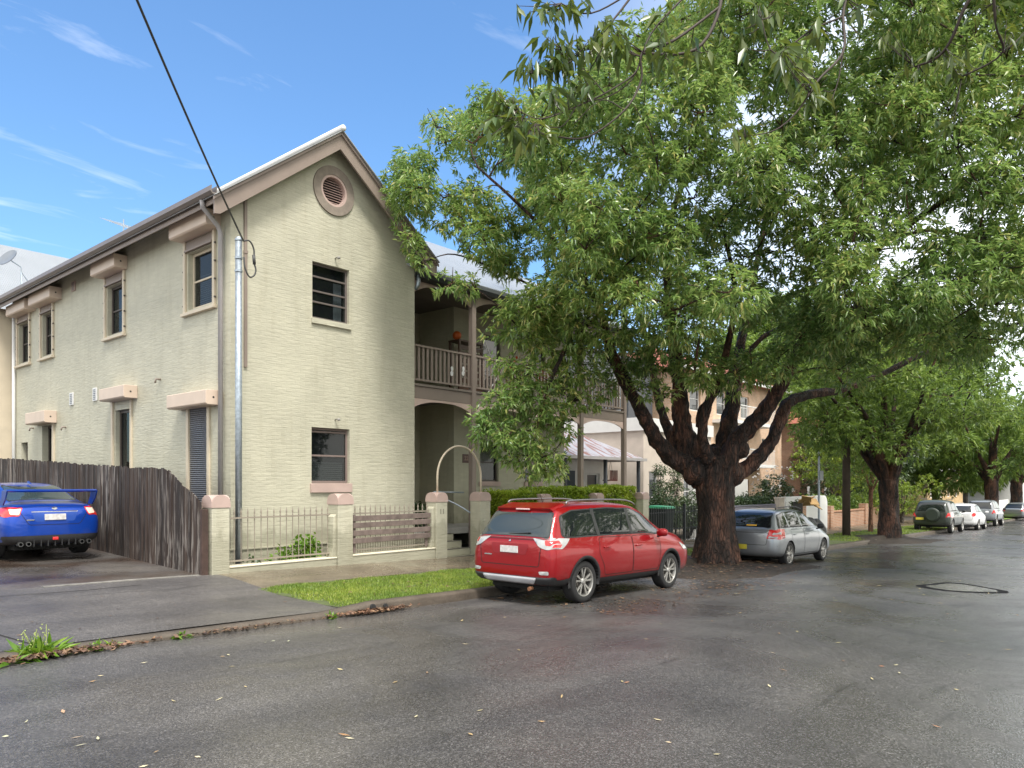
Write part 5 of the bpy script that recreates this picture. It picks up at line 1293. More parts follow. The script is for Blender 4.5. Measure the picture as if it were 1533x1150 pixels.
blue.panel('window_seal', blue.grow(rgb, .015), 'B', m_blackpl, .003); blue.panel('rear_window', rgb, 'B', m_bg, .006, step=.04)
sg_ = [(-1.35,1.02,.05),(-1.0,1.26,.08),(-.6,1.365),(.0,1.38,.1),(.45,1.32,.05),(.95,1.04,.03)]
blue.panel('side_window', sg_, 'R', m_cglass, .005, both=True)
m_bluelamp = M('blue_car_lamp', (.62,.02,.015), .15, coat=1, world=False)
blue.pivot = (-1.70, .38)
m_plens = M('pale_lens', (.75,.62,.50), .15, world=False)
for ax in ('CR', 'CL'):
    l = blue.panel('tail_lamp', [(.16,.985,.02),(.50,1.0,.03),(.80,.985,.02),(.72,.86,.03),(.42,.81,.02),(.20,.83,.03)], ax, m_bluelamp, .008, step=.04)
    blue.panel('lens', [(.18,.965,.01),(.40,.96,.02),(.34,.86,.02),(.21,.85,.02)], ax, m_plens, .012, parent=l, step=.03)
blue.seam([(-.62,1.0),(.62,1.0),(.56,.86),(.44,.66),(-.44,.66),(-.56,.86)], 'B', .010)
blue.panel('number_recess', [(-.40,.90,.04),(.40,.90,.04),(.34,.72,.04),(-.34,.72,.04)], 'B', M('blue_recess', (.012,.06,.32), .45, world=False), .003)
blue.place_panel('number_plate', .0, .805, .37, .115, m_plate_w)
blue.panel('badge', [(-.065,.965,.05),(.0,.995,.03),(.065,.965,.05),(.0,.935,.03)], 'B', m_chrome, .008, step=.02)
blue.place_panel('badge', .42, .755, .13, .022, m_chrome, t=.004); blue.panel('boot_chrome', [(-.40,.915,.005),(.40,.915,.005),(.40,.90,.005),(-.40,.90,.005)], 'B', m_chrome, .007, step=.03)
blue.panel('diffuser', [(-.84,.46),(.84,.46),(.80,.28),(-.80,.28)], 'B', m_cladding, .010, step=.04)
mb = MB()
for k in range(7): mb.box(-2.30, -2.18, -.36 + k*.12 - .008, -.36 + k*.12 + .008, .25, .40)
mb.build('diffuser_fin', m_cladding, blue.root, local=True)
for sg in (1, -1):
    for dy in (0, .13):
        MB().lathe([(.030,-.01),(.044,-.01),(.044,.14),(.030,.14)], (-2.33, sg*(.46 + dy), .305), 'x', 18, cap=False).build('exhaust', M('dull_steel', (.14,.14,.14), .35, metal=.8, world=False), blue.root, local=True)
MB().box(-2.33, -2.29, -.05, .05, .36, .42).build('fog_lamp', m_redlens, blue.root, local=True, bevel=.01)
# tall boot wing on two uprights
mb = MB(); 
prof = [(-.17,.01),(-.11,.035),(.06,.022),(.13,-.005),(.04,-.02),(-.14,-.018)]
for sg in (-1, 1): mb.poly(lambda u, v, d: (-2.06 + u, d, 1.30 + v), prof, [], sg*0, sg*.78)
wg = mb.build('rear_wing', m_bluepaint, blue.root, local=True, bevel=.004)
for sg in (-1, 1):
    mb = MB(); mb.poly(lambda u, v, d: (u, d, v), [(-2.24,1.31),(-1.93,1.315),(-1.90,1.20),(-1.76,1.03),(-1.98,1.03),(-2.12,1.14)], [], sg*.765, sg*.79); mb.build('wing_upright', m_bluepaint, wg, local=True, bevel=.004)
blue.mirror_pair(.72, .99, 1.02, m_bluepaint, .9); blue.handles([(-.72,.86),(.28,.85)])
MB().poly(lambda u, v, d: (u, d, v), [(-.95,1.43),(-.75,1.50),(-.70,1.46)], [], -.012, .012).build('shark_fin_aerial', m_bluepaint, blue.root, local=True)
blue.box('underbody', -2.0, 2.0, -.6, .6, .17, .28, m_under, .02)

# ---- silver hatch wagon beyond the tree --------------------------------------
def wagon(name, label, x, y, paint, kind='wagon', lamp=None, plate=None, head=0, group=None, sub=2, L=1.0, spokes=5):
    z = (zroad(x - 1.2, y - .8) + zroad(x + 1.2, y - .8))/2
    if kind == 'wagon':
        ST = [S(-2.12,.60,.36,.72,.84,.5,.56), S(-2.08,.75,.28,.80,.95,.56,.68), S(-1.96,.83,.25,.88,1.02,.60,.75), S(-1.84,.845,.23,.91,1.18,.60,.775), S(-1.66,.85,.22,.93,1.36,.585,.785), S(-1.45,.85,.21,.935,1.435,.585,.79),
              S(-.9,.85,.20,.93,1.46,.585,.79), S(-.2,.85,.19,.925,1.465,.585,.79), S(.35,.85,.19,.915,1.42,.575,.79), S(.75,.85,.19,.905,1.22,.57,.785), S(1.1,.85,.19,.895,1.02,.58,.775), S(1.5,.845,.20,.84,.94,.56,.74), S(1.95,.80,.22,.72,.83,.5,.66), S(2.14,.62,.30,.58,.66,.4,.5)]
        wb, wr, tr = 2.525, .315, 1.66; rg = [(-.60,.985,.04),(-.52,1.33,.05),(.52,1.33,.05),(.60,.985,.04)]
        sgl = [(-1.80,.985,.05),(-1.62,1.28,.06),(-1.2,1.355),(-.3,1.385),(.25,1.355,.08),(.80,.97,.02)]; pill = ((-1.22,-1.14),(-.32,-.24)); tlz = (.98,.70); mir = (.62,.96,.99)
        sw = [[(-1.15,.93),(-1.13,.62),(-1.0,.30),(-.27,.30),(-.27,.93)],[(-.25,.93),(-.25,.30),(.72,.30),(.84,.6),(.84,.93)]]; hd = [(-.95,.80),(-.06,.79)]
    elif kind == '4wd':
        ST = [S(-2.0,.66,.52,.92,1.02,.55,.62), S(-1.97,.80,.42,1.0,1.13,.60,.74), S(-1.88,.86,.38,1.03,1.36,.62,.79), S(-1.78,.875,.36,1.05,1.58,.625,.80), S(-1.6,.88,.35,1.05,1.655,.63,.81), S(-1.0,.88,.34,1.045,1.69,.64,.815), S(-.2,.88,.33,1.035,1.69,.64,.815),
              S(.3,.88,.33,1.03,1.62,.63,.81), S(.68,.88,.33,1.02,1.38,.62,.81), S(.95,.88,.33,1.01,1.14,.61,.80), S(1.4,.875,.34,.96,1.07,.6,.77), S(1.8,.84,.36,.86,.96,.52,.68), S(2.0,.68,.44,.72,.78,.4,.52)]
        wb, wr, tr = 2.55, .36, 1.70; rg = [(-.64,1.10,.05),(-.58,1.54,.06),(.58,1.54,.06),(.64,1.10,.05)]
        sgl = [(-1.78,1.12,.05),(-1.7,1.50,.06),(-1.2,1.57),(.0,1.58,.08),(.3,1.52,.06),(.85,1.10,.02)]; pill = ((-1.1,-1.02),(-.22,-.14)); tlz = (1.08,.78); mir = (.66,1.0,1.1)
        sw = [[(-1.05,1.05),(-1.05,.75),(-.9,.48),(-.2,.48),(-.2,1.05)],[(-.18,1.05),(-.18,.48),(.78,.48),(.88,.75),(.88,1.05)]]; hd = [(-.85,.92),(.0,.91)]
    else:  # small round hatch
        ST = [S(-1.72,.52,.36,.72,.84,.42,.46), S(-1.68,.68,.28,.80,.97,.48,.60), S(-1.55,.77,.24,.88,1.14,.52,.68), S(-1.38,.80,.22,.92,1.33,.52,.71), S(-1.15,.81,.21,.93,1.44,.525,.72), S(-.6,.81,.20,.925,1.49,.53,.725), S(.0,.81,.20,.92,1.49,.53,.725),
              S(.45,.81,.20,.91,1.38,.53,.72), S(.8,.81,.20,.90,1.14,.53,.71), S(1.1,.80,.21,.88,1.0,.52,.68), S(1.45,.75,.24,.78,.88,.46,.6), S(1.68,.55,.32,.62,.70,.36,.44)]
        wb, wr, tr = 2.25, .30, 1.60; rg = [(-.50,1.0,.05),(-.43,1.34,.06),(.43,1.34,.06),(.50,1.0,.05)]
        sgl = [(-1.3,1.0,.05),(-1.1,1.30,.06),(-.5,1.40),(.2,1.38,.08),(.45,1.28,.06),(.8,.97,.02)]; pill = ((-.45,-.37),); tlz = (.95,.72); mir = (.62,.92,1.0)
        sw = [[(-.35,.93),(-.35,.30),(.66,.30),(.78,.6),(.78,.93)]]; hd = [(-.2,.80)]
    c = Car(name, label, (x, y, z), head, paint, ST, wb, wr, .2, tr, 1.10, pitch=math.atan(SL*.8) if not head else 0, group=group, subsurf=sub)
    c.panel('window_seal', c.grow(sgl, .016), 'R', m_blackpl, .003, both=True); c.panel('side_window', sgl, 'R', m_cglass, .006, both=True)
    for a, b_ in pill: c.panel('door_pillar', [(a, sgl[0][1]+.01), (a-.01, sgl[3][1]-.03), (b_-.01, sgl[3][1]-.03), (b_, sgl[0][1]+.01)], 'R', paint if kind == 'wagon' else m_blackpl, .0085, both=True)
    c.panel('window_seal', c.grow(rg, .016), 'B', m_blackpl, .003); c.panel('rear_window', rg, 'B', m_cglass, .006, step=.04)
    c.panel('windscreen', [(ST[-5]['x']-.05,-.5),(ST[-5]['x']-.05,.5),(ST[-6]['x']+.0,.45),(ST[-6]['x']+.0,-.45)], 'T', m_cglass, .006)
    W = max(t['w'] for t in ST)
    xb = ST[2]['x']
    c.pivot = (ST[5]['x'] - .02, W*.46)
    for sg in (1, -1):
        if kind == 'hatch': l = c.panel('tail_lamp', [(sg*(.62+.09*math.cos(a)), .86+.11*math.sin(a)) for a in [k*math.pi/8 for k in range(16)]], 'B', m_redlens, .008, step=.03)
        else:
            ax = 'CL' if sg > 0 else 'CR'
            l = c.panel('tail_lamp', [(.20,tlz[0]-.05,.02),(.50,tlz[0]-.02,.02),(.80,tlz[0]-.03,.02),(.70,tlz[1]+.04,.03),(.44,tlz[1],.03),(.14,tlz[1]+.02,.03)], ax, m_redlens, .008, step=.04)
            zm = (tlz[0]+tlz[1])/2
            if l:
                c.panel('lens', [(.28,zm+.02,.01),(.50,zm+.05,.02),(.52,zm-.02,.01),(.26,zm-.03,.01)], ax, m_clearlens, .012, parent=l, step=.03)
                c.panel('lens', [(.20,tlz[1]+.08,.01),(.38,tlz[1]+.06,.02),(.36,tlz[1]+.02,.01),(.18,tlz[1]+.03,.01)], ax, m_clearlens, .012, parent=l, step=.03)
    zl_ = ST[1]['belt']
    c.seam([(-.60,zl_+.06),(.60,zl_+.06),(.55,ST[0]['zb']+.2),(-.55,ST[0]['zb']+.2)], 'B', .010)
    c.panel('bumper_line', [(-W*.93,ST[0]['zb']+.19,.005),(W*.93,ST[0]['zb']+.19,.005),(W*.93,ST[0]['zb']+.178,.005),(-W*.93,ST[0]['zb']+.178,.005)], 'B', m_seam, .003)
    if plate:
        py_, pz_, pm = plate; c.place_panel('number_plate', py_, pz_, .37, .12, pm)
    for s_ in sw: c.seam(s_)
    c.handles(hd); c.mirror_pair(*mir, m_blackpl if kind != 'hatch' else paint, .85)
    c.box('underbody', -1.7, 1.7, -.55, .55, ST[4]['zb'] - .05, ST[4]['zb'] + .08, m_under, .02)
    return c
m_silver = carpaint('silver_metallic_paint', (.30,.32,.345), .55, .30)
sil = wagon('silver_car', 'silver hatchback with red and white tail lamps parked just past the big tree trunk', 20.12, 6.98 + .83, m_silver, 'wagon', plate=(.12,.50,m_plate_y))
for sd_ in (-1, 1): MB().tube(catmull([(-1.5, sd_*.54, 1.43), (-1.4, sd_*.54, 1.475), (-.3, sd_*.55, 1.50), (.2, sd_*.55, 1.45)], 4), .014, 6).build('roof_rail', m_blackpl, sil.root, smooth=True, local=True)
sil.place_panel('window_sticker', -.12, 1.03, .26, .05, M('yellow_sticker', (.85,.45,.03), .5, world=False), t=.003, off=.009)
m_green = carpaint('dark_green_paint', (.055,.065,.055), .35, .35)
rav = wagon('dark_four_wheel_drive', 'dark grey green four wheel drive with a covered spare wheel on its back door', 44.4, 8.6, m_green, '4wd', plate=(.50,.72,m_plate_y))
MB().lathe([(0,.0),(.27,.0),(.34,.03),(.35,.10),(.34,.20),(.0,.21)], (-2.19, -.08, .93), 'x', 36).build('spare_wheel_cover', M('spare_cover', (.03,.04,.03), .45, world=False), rav.root, smooth=False, local=True, bevel=.02)
for sd_ in (-1, 1): MB().tube([(-1.4, sd_*.58, 1.72), (.1, sd_*.58, 1.72)], .02, 6).build('roof_rail', m_blackpl, rav.root, local=True)
m_whitep = carpaint('white_car_paint', (.70,.70,.70), 0, .3)
wagon('white_hatchback', 'small rounded white hatchback with round red tail lamps ahead of the four wheel drive', 50.0, 8.3, m_whitep, 'hatch', sub=2)
wagon('estate_car', 'pale grey estate car showing its long roof above the small white hatchback', 57.5, 8.5, m_silver, '4wd', sub=1)
wagon('silver_sedan', 'silver car cut by the right edge of the photo beyond the far tree', 75.0, 8.4, m_silver, 'wagon', sub=1, head=R(-12))
# ------------------------------------------------------------------ trees
def inpoly(x, y, P):
    c = False; n = len(P)
    for i in range(n):
        (x1, y1), (x2, y2) = P[i], P[(i+1) % n]
        if (y1 > y) != (y2 > y) and x < (x2-x1)*(y-y1)/(y2-y1)+x1: c = not c
    return c
def limb(mb, pts, rad, n=10, wob=.06, sub=5):
    P = catmull(pts, sub); m = len(pts); rr = []
    for i in range(len(P)): t = i/(len(P)-1)*(m-1); k = min(int(t), m-2); rr.append(rad[k] + (rad[k+1]-rad[k])*(t-k))
    mb.tube(P, rr, n, wob=wob); return P
def twigs_to(mb, clumps, nodes, r0=.035, maxn=None):
    """each leaf clump hangs on a branch that leaves the nearest limb below it"""
    N = np.array([list(p) for p in nodes]); order = sorted(clumps, key=lambda q: float(np.min(np.linalg.norm(N - np.array(list(q[0])), axis=1))))
    new = []; last = None; use = {}
    for (c_, r_) in order:
        A_ = np.concatenate([N, np.array(new)]) if new else N
        c = np.array(list(c_)); d = A_ - c; pen = np.linalg.norm(d, axis=1) + np.maximum(0, d[:, 2]) * 1.5 + np.array([use.get(i, 0) for i in range(len(A_))]) * .45
        ia = int(np.argmin(pen)); use[ia] = use.get(ia, 0) + 1
        a = Vector(A_[ia]); e = Vector(c_); ln = (e-a).length
        if ln < .3: continue
        mid = a.lerp(e, .5) + Vector((random.gauss(0, .08*ln), random.gauss(0, .08*ln), .10*ln))
        rr = min(.045, .012 + r0 * ln * .22)
        P = catmull([a, mid, e], 4); mb.tube(P, [rr*(1 - .75*i/(len(P)-1)) for i in range(len(P))], 6); new += [list(p) for p in P[2:]]
        for _ in range(3):
            q = e + Vector((random.gauss(0, r_*.5), random.gauss(0, r_*.5), random.gauss(.1, r_*.4))); mb.tube([mid.lerp(e, .6), q], [.014, .005], 5)
def foliate(name, parent, clumps, per, m, L, W, mat, spread=.95, droop=.35, squash=.75, shell=.6):
    Vs = []; Fs = []; k = 0
    for (c_, r_) in clumps:
        P, A = blob_points(tuple(c_), r_, max(6, int(per * r_ * r_ / .49)), shell, squash); A[:, 2] += .45
        V, F = whorls(P, A, m, L, W, spread, droop, .03); Vs.append(V); Fs.append(F + k); k += len(V)
    return np_mesh(name, np.concatenate(Vs), np.concatenate(Fs), mat, parent)

# ---- the big street tree -----------------------------------------------------
TX, TY = 17.2, 8.3; TF = CT*TX + ST*TY
big = thing('street_tree', (TX, TY, -.4), 'huge spreading street tree with a thick dark forked trunk between red and silver cars', 'tree')
mb = MB()
def root_trunk(mb, px_list, F):
    P = [AT(x, y, F) for x, y, _ in px_list]; R_ = [r / FOC * F * .86 for _, _, r in px_list]; return P, R_
P, R_ = root_trunk(mb, [(1071,864,78),(1071,850,55),(1071,834,42),(1071,800,33),(1070,760,31),(1069,725,33),(1068,700,36),(1070,682,30)], TF)
Pc = catmull(P, 9); rr = []
for i in range(len(Pc)): t = i/(len(Pc)-1)*(len(P)-1); k = min(int(t), len(P)-2); rr.append(R_[k] + (R_[k+1]-R_[k])*(t-k))
base = len(mb.v); nseg = 72; U, W_ = Vector((ST, -CT, 0)), Vector((CT, ST, 0))
for i, (p, r_) in enumerate(zip(Pc, rr)):
    fl = max(0, 1 - i/20)
    for k in range(nseg):
        a = 2*math.pi*k/nseg; q = r_ * (1 + .05*math.sin(3*a + i*.055) + .04*math.sin(7*a - i*.09) + fl*(.16*math.sin(5*a + .6) + .08*math.sin(8*a)))
        mb.v.append(tuple(p + (U*math.cos(a) + W_*math.sin(a))*q))
for i in range(len(Pc)-1):
    for k in range(nseg): a = base+i*nseg+k; b_ = base+i*nseg+(k+1) % nseg; mb.f.append((a, b_, b_+nseg, a+nseg))
mb.f.append(tuple(base+(len(Pc)-1)*nseg+k for k in range(nseg)))
LIMBS = [  # (px, py, radius px, depth offset)
    [(1052,722,22,0),(1032,700,21,-.1),(1003,683,18,-.2),(978,650,15,-.5),(958,612,13,-.8),(936,572,12.5,-1.1),(914,525,11.5,-1.3),(900,470,9,-1.5),(868,410,7,-1.9),(820,350,5.5,-2.3),(770,300,4,-2.6),(715,250,3,-2.8)],
    [(1030,694,13,.3),(1006,655,11,.5),(990,615,9,.8),(978,560,7,1.2),(960,480,6,1.6),(930,400,5,1.8)],
    [(1045,710,24,.2),(1030,668,23,.3),(1020,625,18,.3),(1017,580,15,.2),(1010,520,13,.0),(1000,440,10,-.2),(1000,350,8,-.4),(1030,250,6,-.6),(1060,150,5,-.8)],
    [(1062,690,14,-.5),(1051,655,11,-.7),(1058,612,9,-.9),(1073,572,8,-1.1),(1090,515,7,-1.5),(1100,440,6,-2.),(1085,350,5,-2.4)],
    [(1046,640,8,-.5),(1052,612,7,-.6),(1075,585,6,-.5),(1092,560,5,-.2),(1110,520,4,.2)],
    [(1085,705,22,.3),(1088,655,20,.4),(1096,605,15,.6),(1104,545,12,1.0),(1120,460,9,1.6),(1140,360,7,2.2),(1160,250,5,2.6)],
    [(1084,700,22,-.2),(1108,655,19,-.3),(1140,622,17,-.5),(1168,580,13,-.8),(1192,530,11,-1.0),(1235,455,10,-1.3),(1290,392,9,-1.7),(1370,330,8,-2.2),(1450,270,7,-2.8),(1545,160,5.5,-3.4),(1640,60,4,-3.8)],
    [(1082,722,20,.2),(1118,700,16,.2),(1150,668,13.5,.3),(1168,630,12.5,.4),(1180,603,11,.5),(1215,590,9,.9),(1262,583,7,1.4),(1320,560,6,2.0),(1400,520,5,2.6)],
    [(1290,392,7,-1.7),(1330,360,5,-1.2),(1400,345,4,-.6),(1480,360,3,-.2)],
    [(900,470,6,-1.5),(860,505,5,-2.0),(835,545,4,-2.4),(815,600,3.2,-2.6),(800,650,2.5,-2.7)],
    [(900,470,5,-1.5),(840,450,4,-1.4),(780,420,3,-1.4),(700,385,2.4,-1.6)],
    [(1104,545,7,1.0),(1150,500,6,1.2),(1230,470,5,1.2),(1330,450,4,1.0)],
]
nodes = []
for Lb in LIMBS:
    pts = [AT(x, y, TF + d) for x, y, r, d in Lb]; rad = [r / FOC * (TF + d) * (.74 if y > 500 else .55) for x, y, r, d in Lb]
    nodes += limb(mb, pts, rad, 24, .09, 8)[13 if Lb[0][1] > 640 else 3:]
# swellings at the fork
for (x, y, r, d) in ((1040,706,20,-.2),(1092,708,22,0),(1068,690,24,.2),(1105,672,15,-.2)):
    c_ = AT(x, y, TF + d); q = r/FOC*TF; b_ = len(mb.v)
    for i in range(9):
        for k in range(14): a, b2 = math.pi*i/8, 2*math.pi*k/14; mb.v.append(tuple(c_ + Vector((math.sin(a)*math.cos(b2), math.sin(a)*math.sin(b2), math.cos(a)))*q*(1+.08*math.sin(3*b2+i))))
    for i in range(8):
        for k in range(14): mb.f.append((b_+i*14+k, b_+i*14+(k+1) % 14, b_+(i+1)*14+(k+1) % 14, b_+(i+1)*14+k))
OUT = [(598,262),(640,210),(655,172),(700,150),(738,135),(790,140),(850,110),(905,70),(985,40),(1040,-20),(1060,-160),(1640,-200),(1660,380),(1560,500),(1480,530),(1400,545),(1330,565),(1250,560),(1190,545),(1140,555),(1100,560),(1050,560),(1000,575),(965,560),(930,530),(885,500),(845,505),(800,520),(770,500),(755,470),(800,440),(760,415),(725,405),(690,395),(720,370),(700,345),(660,320),(640,285),(610,300)]
rt = random.Random(11)
clumps = []
tries = 0
while len(clumps) < 440 and tries < 60000:
    tries += 1; x = rt.uniform(590, 1660); y = rt.uniform(-190, 580)
    if not inpoly(x, y, OUT): continue
    # thickness of the crown shrinks to its rim
    edge = min(1, max(.15, (x - 600)/260)) * min(1, max(.2, (590 - y)/150))
    hd_ = 4.3 * edge; F = TF - .6 + (rt.uniform(-1, 1) if len(clumps) % 2 else rt.uniform(-1, -.35)) * hd_
    if x < 780: F = TF - 1.7 + rt.uniform(-.9, .9)
    r_ = rt.uniform(.42, .82) * (1 if x > 760 else .72)
    c_ = AT(x, y, F)
    if any((c_ - q).length < .53*(r_ + s_) for q, s_ in clumps): continue
    # leave a few openings where the sky shows through
    if any((x-gx)**2/(gr*gr) + (y-gy)**2/(gr*gr*.5) < 1 for gx, gy, gr in ((1345,375,48),(1240,372,24),(1490,470,34),(1450,130,20),(915,345,20),(1420,300,26),(905,285,14),(1170,400,14),(1385,420,22),(640,330,22))): continue
    clumps.append((c_, r_))
extra = [(612,278,.4,-1.9),(604,300,.28,-1.9),(625,250,.45,-1.8),(622,372,.26,-2.2),(628,395,.26,-2.2),(618,355,.2,-2.2),(700,428,.32,-2.6),(672,425,.30,-2.6),(600,340,.16,-2),
         (790,560,.42,-2.6),(755,545,.3,-2.6),(765,600,.45,-2.8),(735,622,.32,-2.8),(725,650,.3,-2.9),(715,635,.22,-2.9),(770,650,.45,-2.8),(800,690,.40,-2.8),(830,680,.36,-2.7),(845,640,.34,-2.5),(812,625,.4,-2.6),(835,585,.42,-2.3),(870,560,.42,-2.0),(880,600,.3,-1.9),(905,580,.3,-1.6),(860,530,.42,-2.1),(790,712,.2,-2.8),(750,665,.25,-2.8),
         (760,330,.5,-1.6),(735,300,.42,-2.0),(795,365,.5,-1.2),(722,335,.36,-2.0),(765,392,.42,-1.8),(805,300,.5,-1.0),(700,300,.38,-2.2),(820,520,.5,-2.2),(790,505,.42,-2.4),(850,560,.45,-2.2),(775,575,.42,-2.6),(745,600,.32,-2.8),(800,600,.45,-2.6),(830,620,.42,-2.5),(860,600,.36,-2.1),(795,660,.42,-2.7),(825,705,.3,-2.7),(770,685,.3,-2.8),(840,480,.5,-2.0),(880,520,.42,-1.9),(810,455,.45,-2.2),(770,470,.36,-2.4),(880,450,.5,-1.9),(840,420,.5,-2.1),(745,635,.34,-2.8),
         (960,585,.34,-1.6),(1000,592,.30,-1.8),(925,560,.34,-1.4),(1130,545,.4,-1.6),(1060,570,.3,-2),(1040,555,.34,-2.2)]
clumps += [(AT(x, y, TF + d), r_) for x, y, r_, d in extra]
for _ in range(70):   # airy outer sprays
    c_, r_ = rt.choice(clumps); q = c_ + Vector((rt.gauss(0,1), rt.gauss(0,1), rt.gauss(0,.6))).normalized() * r_ * 1.1; clumps.append((q, .22))
twigs_to(mb, clumps, nodes)
tk = mb.build('trunk', m_bark, big, smooth=True, recalc=False)
from mathutils import noise as mn
me = tk.data
for v_, nrm in zip(me.vertices, [n_.vector.copy() for n_ in me.vertex_normals]):
    p = v_.co
    if p.z < 6:
        q = Vector((p.x*3.2, p.y*3.2, p.z*1.1)); d = .030 * mn.noise(q) + .018 * abs(mn.noise(q*2.7)) * -1.5 + .010 * mn.noise(q*6)
        v_.co = p + nrm * d * (1 if p.z < 4 else .5)
foliate('crown', big, clumps, 105, 9, .145, .042, m_leaf, droop=.5)

# ---- branches of the tree across the street, hanging into the top of the view
near = thing('overhanging_tree', (9.5, -1.2, -.1), 'dark large-leaved branches hanging into the top of the view from a nearer tree', 'tree')
mb = MB(); nn = []
fk = AT(1300, -420, 7.2)
limb(mb, [(9.5,-1.2,-.25),(9.45,-1.15,1.5),(9.3,-1.0,3.0),(9.0,-.6,4.3)], [.42,.30,.27,.24], 14)
limb(mb, [(9.0,-.6,4.3),(8.6,.3,6.0),tuple(fk)], [.22,.16,.11], 10)
for e in ((11.5,-2.5,7.5),(8.2,-3,7.8),(11.8,.5,8)): limb(mb, [(9.2,-.9,3.9),((9.2+e[0])/2, (-.9+e[1])/2, 6.2), e], [.2,.13,.06], 8)
NB = [
    [(1300,-420,12,7.2),(1160,-230,9,6.9),(1085,-90,7,6.7),(1078,10,5.5,6.5),(1040,75,4.5,6.4),(962,80,4,6.3)],
    [(1078,10,4,6.5),(1010,60,4,6.4),(962,78,4,6.3),(960,120,3.5,6.3),(935,165,3,6.2),(880,205,2.6,6.2),(835,205,2,6.2)],
    [(962,78,3,6.3),(950,110,2.6,6.3),(905,140,2.4,6.2),(862,160,2,6.2),(810,178,1.8,6.1),(775,165,1.4,6.1)],
    [(985,-60,4,6.7),(930,15,3.2,6.6),(890,60,2.6,6.5),(850,95,2,6.4),(800,110,1.6,6.3)],
    [(1085,-90,4,6.7),(960,-20,3,6.8),(885,20,2.2,6.8),(840,5,1.6,6.8)],
    [(1030,-10,3,6.5),(975,50,2.6,6.4),(945,120,2.2,6.3),(890,150,1.8,6.3),(850,120,1.4,6.3)],
    [(1160,-230,6,6.9),(1260,-60,5,6.7),(1262,25,4.5,6.5),(1262,78,4,6.4),(1225,120,3.4,6.3),(1195,165,2.8,6.2),(1160,195,2,6.2),(1110,205,1.4,6.2)],
    [(1262,25,3,6.5),(1215,45,2.6,6.5),(1160,80,2,6.5),(1140,30,1.6,6.5)],
    [(1262,78,2.4,6.4),(1255,120,1.8,6.4),(1245,150,1.3,6.4)],
    [(1300,-420,8,7.2),(1480,-120,6,7.4),(1440,20,5,7.6),(1410,80,4,7.8),(1370,100,3,8)],
    [(1480,-120,5,7.4),(1490,30,4,7.6),(1500,80,3,7.8),(1440,115,2.5,8)],
    [(862,160,2,6.2),(840,190,1.6,6.2),(800,185,1.3,6.1)],[(905,140,1.8,6.2),(880,110,1.4,6.2),(845,75,1.2,6.2)],[(935,165,1.8,6.2),(900,150,1.4,6.2),(860,185,1.2,6.2)],
]
for Lb in NB: nn += limb(mb, [AT(x, y, F) for x, y, r, F in Lb], [r*.5/FOC*F for x, y, r, F in Lb], 7, .05)
LC = []
for (x, y, F, k, sd_) in ((815,20,6.8,7,12),(850,20,6.8,7,14),(822,62,6.3,5,10),(835,98,6.3,9,14),(790,100,6.3,6,12),(760,165,6.1,10,16),(750,190,6.1,8,14),(785,195,6.1,9,14),(805,205,6.1,7,12),(860,78,6.3,9,16),(890,75,6.3,8,14),(900,40,6.5,4,12),(930,75,6.3,7,14),(870,120,6.2,6,14),(915,60,6.3,6,12),(1000,85,6.3,6,18),(1050,85,6.4,4,16),(985,35,6.4,3,12),
               (830,150,6.2,5,14),(1195,110,6.3,7,14),(1170,85,6.4,6,14),(1215,140,6.3,4,10),(1145,25,6.5,5,14),(1105,60,6.4,3,14),(1110,200,6.2,4,12),(1225,50,6.5,4,16),(1430,85,7.8,6,18),(1380,100,8,6,18),(1440,110,8,6,14),(1520,60,8,6,16),(1345,60,8,4,14),(1470,30,7.8,5,18),(1280,20,6.6,4,14),(1420,190,8,3,10)):
    for _ in range(int(k*1.5)): LC.append(AT(x + rt.gauss(0, sd_), y - 8 + rt.gauss(0, sd_*.7), F + rt.gauss(0, .12)))
for c_ in LC:
    j = min(nn, key=lambda q: (q - c_).length_squared); mb.tube([j, j.lerp(c_, .5) + Vector((0,0,-.02)), c_], [.005, .004, .0025], 5)
mb.build('trunk', m_twig, near, smooth=True, recalc=False)
A = RNG.normal(size=(len(LC), 3)) * .7; A[:, 2] = -.9
V, F = whorls(np.array([list(q) for q in LC]), A, 3, .165, .050, .75, .35, .02, .3)
# leaves outside the view that the same tree carries
oc = []
for _ in range(60): oc.append((Vector((rt.uniform(6.8,13), rt.uniform(-5,1.0), rt.uniform(6.6,10))), rt.uniform(.5,.9)))
oc = [q for q in oc if pr_view(q[0])] if 'pr_view' in globals() else [q for q in oc if (CT*q[0].x + ST*q[0].y) > 0 and (abs((ST*q[0].x - CT*q[0].y)/(CT*q[0].x + ST*q[0].y)) > .86 or (q[0].z - 1 - CAMH)/(CT*q[0].x + ST*q[0].y) > .72)]
np_mesh('crown', V, F, m_leaf_near, near)
if oc: foliate('upper_crown', near, oc, 22, 6, .19, .06, m_leaf_near)

